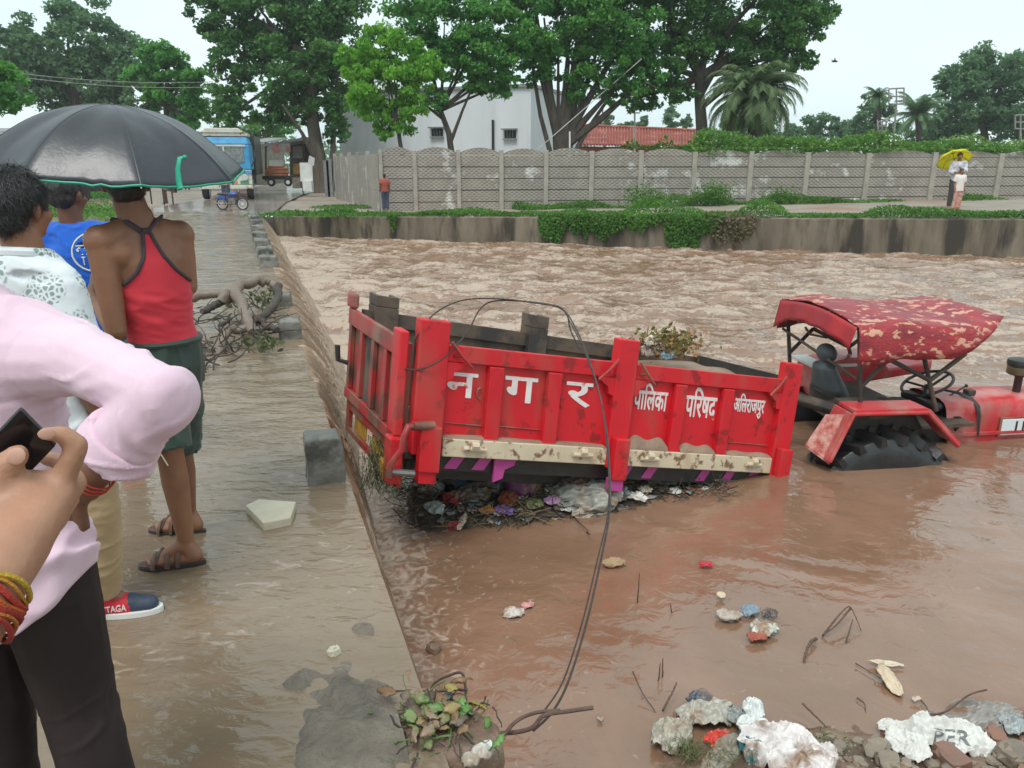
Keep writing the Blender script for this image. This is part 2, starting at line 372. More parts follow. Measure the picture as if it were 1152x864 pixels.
# far land with the road, one sheet to the horizon
def land():
    b = MB(); A = BK0-BDIR*.0; B = BK0+BDIR*60
    n = 160
    xs = np.linspace(-60, 60, 241); 
    def zz(x, y):
        base = -.02+.014*np.clip(x+6, 0, 40)
        return base+.05*fbm(x*.5, y*.5, 0., 4)*np.clip((y-27)/3, 0, 1)
    P = []
    for k in np.concatenate([np.linspace(0, 1, 60)**1.3*.25, np.linspace(.27, 1, 30)]):
        row = []
        for u in np.linspace(-1, 1, 240):
            x = 8+u*60 if k < .26 else 8+u*(60+(k-.26)*900)
            y0 = (BK0.y+(x-BK0.x)*BDIR.y/BDIR.x) if x > BK0.x else 24.9
            y0 = max(y0, 5.)+(.8 if x > BK0.x else 0); y = y0+(700 if k > .26 else 120)*k
            row.append((x, y, 0))
        P.append(row)
    P = np.array(P); P[..., 2] = zz(P[..., 0], P[..., 1])
    # footpath is clean, the rest dips under grass
    m_ = (P[..., 0] < BK0.x-.2) & (P[..., 1] < 27.5); P[..., 2] = np.where(m_, -.07+.09*(P[..., 1]-25)/2.5, P[..., 2]); tag(put('ground', gridmesh('land', P), m_dirt, None, True), kind='structure')
    c = MB(); c.add([(-300, -200, -2.4), (300, -200, -2.4), (300, 60, -2.4), (-300, 60, -2.4)], [[0, 1, 2, 3]]); tag(c.build('river_bed', m_mud), kind='structure')
land()
# wet road beyond the water
def road():
    L_ = [(-12.5, 24.6), (-12.6, 26.0), (-13.4, 32), (-15, 40), (-17, 52), (-19, 70), (-22, 110)]; R_ = [(-7.95, 24.6), (-7.95, 26.2), (-9.2, 32), (-10.6, 40), (-11.8, 52), (-13.2, 70), (-16, 110)]
    P = []
    for i in range(len(L_)-1):
        for q in range(8):
            t = q/8; a = Vector(L_[i]).lerp(Vector(L_[i+1]), t); c = Vector(R_[i]).lerp(Vector(R_[i+1]), t)
            P.append([(*a.lerp(c, k/12), .045+.012*math.sin(k*1.3+i*2)-(.13*(1-t) if i == 0 else 0)) for k in range(13)])
    tag(put('road', gridmesh('road', np.array(P)), m_road, None, True), kind='structure')
road()
# concrete bank wall of the river
m_bank = M('stained_concrete', (.20, .165, .12), (.10, .075, .05), 1.5, .7, .6, 9, c3=(.035, .027, .018), sc3=1.3, t3=(.47, .60), stretch=(1.6, 1.6, .35), dist=.02)
m_bankt = M('mossy_concrete', (.22, .20, .16), (.13, .13, .08), 1.6, .8, .5, 12)
def bank():
    b = MB(); n = 120
    for i in range(n):
        u0, u1 = i/n, (i+1)/n
        p = BK0+BDIR*(u0*46-.0); q = BK0+BDIR*(u1*46)
        z0 = -.05+.0134*u0*46; z1 = -.05+.0134*u1*46; m_ = Vector((BDIR.y, -BDIR.x, 0))*.02*0
        nb = Vector((-BDIR.y, BDIR.x, 0))
        j = .012*math.sin(i*2.3)
        a = [p+Vector((0, 0, -2.4)), q+Vector((0, 0, -2.4)), q+Vector((0, 0, z1-.06)), p+Vector((0, 0, z0-.06))]
        b.add(a, [[0, 1, 2, 3]])
        a = [p+Vector((0, 0, z0-.06)), q+Vector((0, 0, z1-.06)), q+nb*.32+Vector((0, 0, z1+j)), p+nb*.32+Vector((0, 0, z0+j))]
        b.add(a, [[0, 1, 2, 3]])
        a = [p+nb*.32+Vector((0, 0, z0+j)), q+nb*.32+Vector((0, 0, z1+j)), q+nb*.9+Vector((0, 0, z1-.02)), p+nb*.9+Vector((0, 0, z0-.02))]
        b.add(a, [[0, 1, 2, 3]], 1)
    bmw = b.build('river_wall', [m_bank, m_bankt]); tag(bmw, 'long stained concrete retaining wall along the far bank of the river', 'wall')
bank()
# muddy shore in the near right corner
def shore_z(X, Y):
    e = 2.72+.16*np.sin(X*1.7+.6)+.10*fbm(X*2.2, X*0+3, 1., 3)+.10*np.clip(X-1.2, 0, 3)
    z = WZ+.03+(e-Y)*.42+.05*fbm(X*3.2, Y*3.2, 0., 4)+.015*fbm(X*13, Y*13, 0., 3)
    return z-np.clip(.9-X, 0, 1.5)*.35*np.clip(1.6-X*.0, 0, 1)
def shore():
    X, Y = np.meshgrid(np.arange(-.2, 9, .03), np.arange(-3., 3.6, .03)); Z = np.clip(shore_z(X, Y), -2., .35)
    s = edge_s(X, Y); Z = np.where(s < .02, -1.5, Z)
    tag(put('muddy_bank', gridmesh('shore', np.stack([X, Y, Z], -1)), m_mud, None, True), kind='structure')
shore()
def sz(x, y): return float(np.clip(shore_z(np.array(x, float), np.array(y, float)), -2, .35))
# ------------------------------------------------------------ trees
m_bark = M('bark', (.045, .035, .028), (.085, .07, .055), 6, .9, .8, 14, stretch=(1, 1, .3), dist=.03)
m_barkl = M('pale_bark', (.10, .075, .055), (.17, .14, .11), 4, .9, .8, 10, stretch=(1, 1, .3), dist=.03)
lf_dark = leafmat('dark_leaves', (.052, .155, .045), (.14, .31, .075))
lf_mid = leafmat('mid_green_leaves', (.06, .215, .05), (.16, .41, .08))
lf_bright = leafmat('bright_green_leaves', (.09, .30, .03), (.24, .50, .06), .45)
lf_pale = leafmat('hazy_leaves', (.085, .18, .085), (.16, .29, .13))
lf_palm = leafmat('palm_leaves', (.08, .16, .065), (.19, .27, .12))
lf_grass = leafmat('grass_blades', (.05, .14, .02), (.13, .30, .05), .45)
lf_vine = leafmat('vine_leaves', (.07, .20, .03), (.19, .34, .07), .45)
def quads(c, size, nrm=None, asp=.55, up=0., tint=None):
    """leaf shaped quads at points c (n,3)"""
    n = len(c); a = rng.normal(size=(n, 3)); a[:, 2] *= .8
    if nrm is not None: a = a*.6+nrm
    a /= np.linalg.norm(a, axis=1)[:, None]+1e-9
    b = rng.normal(size=(n, 3)); b -= a*(a*b).sum(1)[:, None]; b[:, 2] -= up; b /= np.linalg.norm(b, axis=1)[:, None]+1e-9
    d = np.cross(a, b); s = (size*rng.uniform(.6, 1.35, n))[:, None] if np.ndim(size) == 0 else size[:, None]
    v = np.stack([c-b*s*.5, c+d*s*asp*.5-b*s*.05, c+b*s*.5, c-d*s*asp*.5-b*s*.05], 1).reshape(-1, 3)
    return v, np.arange(4*n).reshape(n, 4)
def crown(ells, nl, size, clump=.17, hollow=.25, up=0.):
    """ells: (center, rx, ry, rz); returns vertices, faces, tints and clump centers"""
    C_ = []; tot = sum(e[1]*e[3] for e in ells); V = []; F = []; T = []; off = 0
    for c, rx, ry, rz in ells:
        k = max(6, int(22*(.17/clump)**2)); per = max(8, int(nl*.85*rx*rz/tot/k))
        d = rng.normal(size=(k, 3)); d /= np.linalg.norm(d, axis=1)[:, None]; r = rng.uniform(hollow, 1.04, k)**.6
        cc = np.array(c)+d*r[:, None]*np.array([rx, ry, rz]); C_ += list(cc)
        cr = clump*1.85*np.mean([rx, rz])*rng.uniform(.55, 1.35, k)
        tb = rng.uniform(0, 1, k)
        for i in range(k):
            q = rng.normal(size=(per, 3)); q /= np.linalg.norm(q, axis=1)[:, None]; q *= (rng.uniform(0, 1, per)**.45)[:, None]
            p = cc[i]+q*np.array([1.15, 1.15, .75])*cr[i]
            v, f = quads(p, size, np.array([0, 0, .5]), up=up); V.append(v); F.append(f+off); off += len(v)
            T.append(np.clip(tb[i]*.65+.35*rng.uniform(0, 1, per), 0, 1))
    return np.concatenate(V), np.concatenate(F), np.concatenate(T), C_
def tree(name, label, trunk, ells, nl, size, leaf, bark=None, r0=.2, Y=30, group='trees behind the wall and the road', limbs=14, clump=.17, extra=(), up=0., hollow=.25, cat='tree'):
    """trunk: points (px,py[,dY]) from the ground up at depth Y; ells: (px,py,rpx,rpy[,dY])"""
    bark = bark or m_bark
    k = Y/900.
    tp = [at(p[0], p[1], Y+(p[2] if len(p) > 2 else 0)) for p in trunk]
    root = thing(name, label, cat, (tp[0].x, tp[0].y, tp[0].z), group)
    E_ = []
    for e in ells:
        c = at(e[0], e[1], Y+(e[4] if len(e) > 4 else 0)); E_.append((c, e[2]*k, (e[2]+e[3])*.5*k, e[3]*k))
    V, F, T, C_ = crown(E_, nl, size, clump, hollow, up)
    o = put('crown', npmesh('crown', V, F, None, T), leaf); keep(o, root)
    b = MB(); n = len(tp); b.tube(tp, [r0*(1-.45*i/(n-1)) for i in range(n)], 10)
    for ex in extra:
        q = [at(p[0], p[1], Y+(p[2] if len(p) > 2 else 0)) for p in ex[1]]; b.tube(q, [ex[0]*(1-.6*i/(len(q)-1)) for i in range(len(q))], 8)
    top = tp[-1]
    for c, rx, ry, rz in E_:
        mid = top.lerp(c, .5)+Vector((random.uniform(-.1, .1)*rx, 0, -.12*rz)); rr = r0*.42
        b.tube([top-(top-tp[-2])*.15, mid, c], [rr, rr*.7, rr*.3], 7)
    random.shuffle(C_)
    for c in C_[:limbs]:
        c = Vector(c); e = min(E_, key=lambda q: (q[0]-c).length); s = e[0]
        b.tube([s, s.lerp(c, .5)+Vector((0, 0, -.05*rz)), c], [r0*.18, r0*.1, r0*.04], 5)
    b.build('trunk', bark, root, True); return root
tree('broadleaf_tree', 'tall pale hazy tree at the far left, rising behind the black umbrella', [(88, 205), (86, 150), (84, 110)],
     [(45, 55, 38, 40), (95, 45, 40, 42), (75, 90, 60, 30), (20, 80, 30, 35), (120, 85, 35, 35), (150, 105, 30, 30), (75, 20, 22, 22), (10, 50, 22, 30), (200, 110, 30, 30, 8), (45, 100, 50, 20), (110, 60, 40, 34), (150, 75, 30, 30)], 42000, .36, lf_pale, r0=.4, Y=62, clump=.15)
tree('broadleaf_tree', 'dark green tree with layered spreading branches right of the hazy tree', [(192, 215), (190, 170), (186, 110)],
     [(185, 62, 30, 12), (165, 85, 28, 11), (215, 88, 26, 10), (190, 105, 36, 14), (160, 120, 24, 14), (222, 125, 18, 12), (190, 75, 30, 12), (205, 140, 22, 14)], 18000, .26, lf_mid, r0=.25, Y=46, clump=.2)
tree('broadleaf_tree', 'light green tree cut by the left edge, above the umbrella', [(-28, 230), (-26, 160), (-22, 120)],
     [(-8, 100, 36, 26), (-35, 80, 35, 30), (8, 112, 22, 14)], 9000, .2, lf_mid, r0=.2, Y=30, clump=.2)
tree('broadleaf_tree', 'large dark tree with a thick brown trunk beside the roadside stall', [(362, 217), (359, 180), (352, 140), (350, 100), (352, 60)],
     [(255, 15, 40, 34), (300, 20, 55, 45), (355, 10, 55, 50), (270, 60, 34, 32), (250, 90, 22, 28), (265, 125, 26, 22), (310, 85, 45, 42), (345, 60, 50, 55), (385, 45, 34, 50), (375, 100, 26, 36), (300, 125, 22, 20), (340, 120, 26, 24), (230, -15, 40, 25), (320, -40, 70, 40), (378, 140, 16, 22)],
     62000, .24, lf_dark, m_barkl, r0=.42, Y=43, clump=.14, extra=[(.2, [(372, 217), (374, 180), (376, 130), (380, 80)]), (.14, [(360, 190), (340, 150, -1), (318, 118, -2)])], limbs=30)
tree('broadleaf_tree', 'small bright green tree with a rounded umbrella crown in front of the grey building', [(456, 232), (455, 190), (450, 160), (446, 130)],
     [(437, 52, 34, 22), (405, 75, 24, 22), (470, 78, 28, 22), (437, 90, 42, 36), (415, 115, 22, 28), (458, 120, 22, 28), (430, 140, 16, 16), (488, 70, 14, 14), (425, 38, 16, 12), (390, 62, 12, 10)],
     26000, .15, lf_bright, r0=.11, Y=30, clump=.16, up=.8)
tree('broadleaf_tree', 'slim leaning dark tree in front of the grey building, right of the rounded bright tree', [(512, 232), (511, 195), (505, 150), (494, 120)],
     [(500, 25, 45, 34), (555, 15, 42, 38), (525, 60, 42, 34), (478, 60, 22, 30), (565, 60, 30, 26), (545, 92, 30, 18), (480, -10, 50, 30), (565, 95, 20, 16), (490, 110, 16, 14), (590, 40, 20, 24)],
     44000, .17, lf_mid, r0=.17, Y=33, clump=.15, extra=[(.08, [(507, 160), (520, 125), (535, 90)]), (.07, [(500, 135), (478, 118), (468, 100)])], limbs=24)
tree('broadleaf_tree', 'spreading dark tree with many thin stems from one thick base behind the wall', [(632, 232), (632, 190), (630, 165)],
     [(615, 35, 36, 38), (665, 20, 48, 42), (690, 60, 36, 34), (640, 70, 34, 26), (710, 30, 34, 40), (605, 75, 18, 22), (690, 100, 22, 20), (660, -25, 70, 35), (725, 90, 26, 22), (650, 105, 16, 14), (600, -5, 30, 30)],
     52000, .17, lf_mid, r0=.46, Y=34, clump=.15, limbs=26,
     extra=[(.11, [(620, 175), (608, 130), (600, 80), (598, 40)]), (.10, [(625, 170), (622, 120), (618, 70), (612, 20)]), (.12, [(632, 170), (634, 110), (640, 50), (645, 0)]), (.11, [(640, 172), (652, 120), (668, 70), (680, 20)]), (.10, [(644, 175), (668, 135), (692, 100), (712, 70)]), (.1, [(628, 168), (628, 110), (628, 50)]), (.1, [(636, 170), (646, 130), (652, 80), (655, 40)])])
tree('broadleaf_tree', 'biggest dark tree with a forked black trunk, left of the palm', [(791, 232), (792, 190), (790, 150), (787, 110), (786, 82)],
     [(750, 15, 48, 40), (810, -5, 60, 45), (870, 25, 46, 40), (905, 22, 34, 30), (740, 70, 34, 30), (885, 60, 34, 24), (720, 110, 24, 18), (780, 50, 36, 26), (835, 55, 34, 26), (760, 105, 26, 16), (915, 5, 26, 26), (735, -30, 60, 34), (830, -45, 80, 30), (905, 68, 14, 10), (715, 60, 20, 28)],
     64000, .18, lf_dark, r0=.34, Y=35, clump=.15, limbs=34,
     extra=[(.2, [(789, 95), (778, 60), (758, 30), (745, -10)]), (.2, [(787, 95), (793, 55), (797, 10)]), (.18, [(788, 105), (808, 70), (822, 30), (850, 0)]), (.13, [(790, 120), (820, 96), (850, 78), (875, 62)]), (.12, [(778, 62), (755, 52), (735, 50)])])
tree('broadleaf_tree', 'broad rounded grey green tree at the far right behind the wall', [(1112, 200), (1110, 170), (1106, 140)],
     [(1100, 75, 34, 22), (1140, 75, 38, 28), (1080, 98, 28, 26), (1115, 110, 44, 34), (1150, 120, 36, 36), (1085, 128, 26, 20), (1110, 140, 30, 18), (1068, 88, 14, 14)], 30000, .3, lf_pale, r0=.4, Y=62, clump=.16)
tree('broadleaf_tree', 'small far tree left of the metal hoarding frame', [(985, 190), (985, 150), (985, 130)],
     [(985, 118, 16, 14), (978, 140, 20, 14), (1000, 135, 14, 18), (970, 150, 20, 10)], 6000, .3, lf_pale, r0=.2, Y=72, clump=.2)
tree('broadleaf_tree', 'low dark tree between the metal frame and the broad grey green tree', [(1050, 190), (1050, 160), (1048, 145)],
     [(1050, 145, 22, 22), (1035, 155, 20, 16), (1070, 155, 18, 16)], 7000, .3, lf_pale, r0=.2, Y=66, clump=.2)
tree('broadleaf_tree', 'low far clump of trees right of the palm, above the vines', [(935, 190), (935, 165), (935, 150)],
     [(930, 142, 26, 12), (905, 152, 22, 10), (955, 150, 20, 14), (890, 146, 12, 8)], 8000, .3, lf_pale, r0=.2, Y=75, clump=.2)
tree('broadleaf_tree', 'low bluish far tree seen under the big forked tree', [(870, 190), (870, 165), (868, 155)],
     [(865, 150, 22, 14), (835, 150, 22, 16), (890, 156, 14, 10)], 6000, .3, lf_pale, r0=.2, Y=70, clump=.22)
for px, py, r, rr, lab in ((755, 132, 7, 18, 'tall narrow far tree left of the forked trunk, above the red roof'), (724, 138, 6, 8, 'tiny far tree beside the white pole above the red roof'), (680, 134, 10, 8, 'tiny far tree above the left half of the red roof'), (560, 100, 14, 8, 'far treetop just above the flat roof of the grey building'), (772, 138, 6, 9, 'tiny far tree close to the forked trunk'), (706, 142, 12, 6, 'low far bush above the middle of the red roof')):
    tree('broadleaf_tree', lab, [(px, 165), (px, 150), (px, py+4)], [(px, py, r, rr*.6), (px-2, py+rr*.4, r*1.1, rr*.4), (px+2, py-rr*.5, r*.6, rr*.5)], 1500, .35, lf_pale, r0=.15, Y=95, clump=.25, limbs=3)
tree('broadleaf_tree', 'thin bare looking tree behind the blue truck', [(246, 200), (246, 160), (244, 120)], [(246, 115, 14, 18), (236, 130, 12, 10), (256, 135, 16, 14), (270, 145, 18, 10)], 3500, .25, lf_dark, r0=.16, Y=58, clump=.25)
tree('broadleaf_tree', 'green roadside tree behind the stall, in the distance of the road', [(300, 200), (300, 170), (300, 150)], [(300, 140, 22, 14), (280, 150, 16, 10), (322, 142, 18, 12)], 5000, .25, lf_mid, r0=.2, Y=70, clump=.22)
tree('broadleaf_tree', 'dim green tree at the end of the road, right of the thin tree', [(268, 200), (268, 172), (268, 160)], [(266, 152, 14, 9), (254, 158, 10, 8)], 2500, .3, lf_pale, r0=.2, Y=85, clump=.25)
# palms: trunk + fronds of leaflets
def palm(label, base, top, Y, R_, nf, leaf, seed, droop=1.):
    rnd = random.Random(seed); b0 = at(*base, Y); t0 = at(*top, Y); root = thing('palm_tree', label, 'palm', b0, 'palms behind the wall')
    b = MB(); b.tube([b0, b0.lerp(t0, .5)+Vector((.05, 0, 0)), t0], [R_*.105, R_*.085, R_*.1], 10); b.build('trunk', m_bark, root, True)
    V = []; F = []; T = []; off = 0; st = MB()
    for i in range(nf):
        a = rnd.uniform(0, 2*PI); el = rnd.uniform(-.5, 1.25); L_ = R_*rnd.uniform(.8, 1.1)
        pts = []
        for k in range(12):
            u = k/11; e2 = el-u*u*1.3*droop
            pts.append((pts[-1] if k else t0)+Vector((math.cos(a)*math.cos(e2), math.sin(a)*math.cos(e2), math.sin(e2)))*(L_/11 if k else 0))
        st.tube(pts, [.025*R_/2, .006], 4)
        for k in range(1, 12):
            for q in range(3):
                p = pts[k-1].lerp(pts[k], q/3); d = (pts[k]-pts[k-1]).normalized(); s = d.cross(Vector((0, 0, 1))).normalized()
                for sg in (-1, 1):
                    l = R_*.26*(1-(k/12)**2*.6)*rnd.uniform(.8, 1.1); e = p+(s*sg*.8+d*.7+Vector((0, 0, -.25-rnd.random()*.4))).normalized()*l; w_ = d*.03*R_/2
                    V += [p-w_, p+w_, e+w_*.2, e-w_*.2]; F.append([off, off+1, off+2, off+3]); off += 4; T.append(rnd.random())
    keep(put('crown', npmesh('fr', np.array([tuple(v) for v in V]), np.array(F), None, np.array(T)), leaf), root)
    st.build('frond_stems', m_barkl, root, True)
palm('date palm with long drooping grey green fronds right of the big forked tree', (843, 225), (848, 106), 33, 2.3, 110, lf_palm, 3, 1.25)
palm('far fan palm right of the metal hoarding frame', (1033, 190), (1033, 128), 60, 2.3, 46, lf_pale, 4, .7)
0 and palm('low far palm above the vines, left of the small far tree', (945, 190), (915, 158), 58, 2.6, 40, lf_pale, 5, .8)
palm('tall far palm head left of the hoarding frame', (990, 190), (988, 108), 62, 1.3, 36, lf_pale, 6, 1.)
# ------------------------------------------------------------ grey building, roofs and far buildings
m_plas = M('grey_plaster', (.66, .69, .71), (.56, .59, .61), .5, .85, .15, 5, c3=(.46, .49, .50), sc3=.35, t3=(.5, .72), stretch=(1, 1, .25))
m_dark = M('dark_interior', (.02, .02, .022), rough=.8)
m_tile = M('red_roof_tiles', (.33, .085, .06), (.22, .06, .045), 1.6, .8, .9, 7, c3=(.42, .2, .16), sc3=1.1, t3=(.55, .66), stretch=(1, 1, 3), dist=.08)
m_brick = M('red_brick', (.30, .10, .07), (.22, .08, .06), 5, .85, .5, 12)
m_white = M('white_paint', (.72, .72, .69), (.6, .6, .57), 3, .6)
m_metal = M('grey_metal', (.3, .3, .3), (.22, .21, .2), 6, .5, metal=.6)
m_black = M('black_paint', (.02, .02, .02), (.035, .033, .03), 9, .45)
def building():
    p1 = at(597, 160, 43); p0 = at(382, 160, 47.5); root = thing('grey_building', 'plain grey plastered building with a flat roof and two small dark windows', 'building', (p1.x, p1.y, 0))
    d = (p0-p1); d.z = 0; L_ = d.length; d.normalize(); n = Vector((d.y, -d.x, 0)); n = n if n.y < 0 else -n
    zt = at(597, 98, 43).z
    def fn(x, y, z): return Vector((p1.x, p1.y, 0))+d*x-n*y+Vector((0, 0, z))
    b = MB(fn); b.box(0, L_, 0, 9, 0, zt); b.build('wall', m_plas, root)
    b = MB(fn); b.box(-.12, L_+.1, -.12, 9.1, zt+.002, zt+.16); b.build('roof', m_metal, root)
    def xof(px, py):
        q = onplane(px, py, (p1.x, p1.y, 0), n)-Vector((p1.x, p1.y, 0)); return q.dot(d), q.z
    for px, py, w_, h_ in ((492, 149, 7, 4), (574, 151, 6.5, 4)):
        x, z = xof(px, py); s = 43/900*1.05
        b = MB(fn); b.box(x-w_*s, x+w_*s, -.02, .0, z-h_*s, z+h_*s); f = b.build('window', m_dark, root)
        c = MB(fn)
        c.box(x-w_*s-.06, x+w_*s+.06, -.16, .01, z-h_*s-.1, z-h_*s-.02); c.box(x-w_*s-.1, x+w_*s+.1, -.3, .01, z+h_*s+.02, z+h_*s+.09)
        for k in range(1, 4): c.box(x-w_*s+k*w_*s/2-.015, x-w_*s+k*w_*s/2+.015, -.05, -.022, z-h_*s, z+h_*s)
        c.build('window_frame', m_metal, f)
    x, z = xof(555, 135); x2, z2 = xof(555, 172)
    b = MB(fn); b.tube([(x, -.08, z), (x, -.08, 0)], .07, 8); b.build('drain_pipe', m_dark, root)
building()
def shed():
    root = thing('red_roofed_shed', 'long low shed with a red tiled roof beyond the wall', 'shed', at(690, 160, 50), None)
    A = at(597, 163, 50); B = at(800, 165, 52); A2 = at(597, 140, 53); B2 = at(800, 149, 55)
    b = MB(); n = 60
    for i in range(n):
        u0, u1 = i/n, (i+1)/n
        b.add([A.lerp(B, u0), A.lerp(B, u1), A2.lerp(B2, u1), A2.lerp(B2, u0)], [[0, 1, 2, 3]])
        p, q = A.lerp(B, u0+.5/n), A2.lerp(B2, u0+.5/n); b.tube([p+Vector((0, 0, .03)), q+Vector((0, 0, .03))], .07, 6)
    b.build('roof', m_tile, root)
    c = MB(); z = Vector((0, 0, -.0))
    def low(v): return Vector((v.x, v.y, .1))
    c.add([A+Vector((0, .3, -.05)), B+Vector((0, .3, -.05)), low(B)+Vector((0, .3, 0)), low(A)+Vector((0, .3, 0))], [[0, 1, 2, 3]])
    c.build('wall', m_brick, root)
    m2 = MB(); m2.tube([A2+Vector((0, 0, .08)), B2+Vector((0, 0, .08))], .12, 6); m2.build('ridge', m_tile, root)
shed()
# poles and frames
def pole(label, px, y0, y1, Y, r, mat, name='pole', arms=()):
    b = MB(); b.tube([at(px, y0, Y), at(px, y1, Y)], r, 8)
    for (a, c) in arms: b.tube([at(*a, Y), at(*c, Y)], r*.7, 6)
    return tag(b.build(name, mat, None, True), label, 'pole', None)
pole('white pole with a short cross arm in front of the red roof', 714, 178, 127, 36, .04, m_white, arms=[((708, 127), (720, 127))])
pole('thin grey pole between the red roof and the forked trunk', 857-90, 178, 150, 40, .03, m_metal)
pole('thin dark pole against the sky just left of the palm trunk', 838, 178, 130, 40, .035, m_metal)
pole('short white post at the foot of the many stemmed tree', 641, 176, 148, 33, .035, m_white)
pole('thin dark pole above the red roof, left part', 678, 142, 118, 50, .05, m_metal)
def frame(label, x0, y0, x1, y1, legs, Y, r):
    b = MB()
    for a, c in (((x0, y0), (x1, y0-1)), ((x0, y1), (x1, y1)), ((x0, y0), (x0, y1)), ((x1, y0-1), (x1, y1)), (((x0+x1)/2, y0), ((x0+x1)/2, y1)), ((x0, (y0+y1)/2), (x1, (y0+y1)/2))): b.tube([at(*a, Y), at(*c, Y)], r, 6)
    for lx, ly in legs: b.tube([at((x0+x1)/2, y1, Y), at(lx, ly, Y)], r*1.3, 6)
    tag(b.build('hoarding_frame', m_metal, None, True), label, 'metal frame', 'bare hoarding frames above the wall')
frame('tall bare metal hoarding frame on a pole, above the vines', 1000, 100, 1017, 117, [(1003, 185)], 45, .04)
frame('small pale metal frame below and left of the tall hoarding frame', 988, 137, 997, 147, [(992, 185)], 55, .05)
frame('pale metal frame cut by the right edge of the picture', 1142, 130, 1154, 145, [(1148, 185)], 50, .05)
def signboard():
    root = thing('sign_board', 'pale teal board on legs standing behind the wall below the palm', 'sign', at(806, 175, 38)); b = MB(); Y = 38
    m_teal = M('teal_paint', (.30, .62, .55), (.42, .72, .66), 2, .6)
    p = [at(796, 146, Y), at(817, 147, Y), at(816, 158, Y), at(795, 157, Y)]; b.prism(p, (0, .08, 0)); b.build('board', m_teal, root)
    c = MB()
    for x in (797, 815): c.tube([at(x, 148, Y+.12), at(x, 185, Y+.12)], .04, 6)
    c.prism([at(797, 160, Y), at(812, 160, Y), at(812, 171, Y), at(797, 171, Y)], (0, .06, 0)); c.build('leg', m_white, root)
signboard()
def wire(label, pts, r, name='wire', cat='wire', mat=None, n=20, sag=0., group=None):
    P = []; 
    for i in range(len(pts)-1):
        for k in range(n):
            u = k/n; p = pts[i].lerp(pts[i+1], u); P.append(p-Vector((0, 0, sag*4*u*(1-u))))
    P.append(pts[-1]); b = MB(); b.tube(P, r, 6); return tag(b.build(name, mat or m_black, None, True), label, cat, group)
wire('pale rope slanting from the big tree down to the ground by the grey building', [at(722, 66, 33), at(605, 168, 34)], .018, 'rope', 'rope', m_white)
wire('upper of two thin overhead lines at the left', [at(-10, 78, 40), at(240, 92, 42)], .014, 'overhead_line', 'wire', m_metal, sag=.25, group='overhead lines at the left')
wire('lower of two thin overhead lines at the left', [at(-10, 82, 40), at(240, 98, 42)], .014, 'overhead_line', 'wire', m_metal, sag=.25, group='overhead lines at the left')
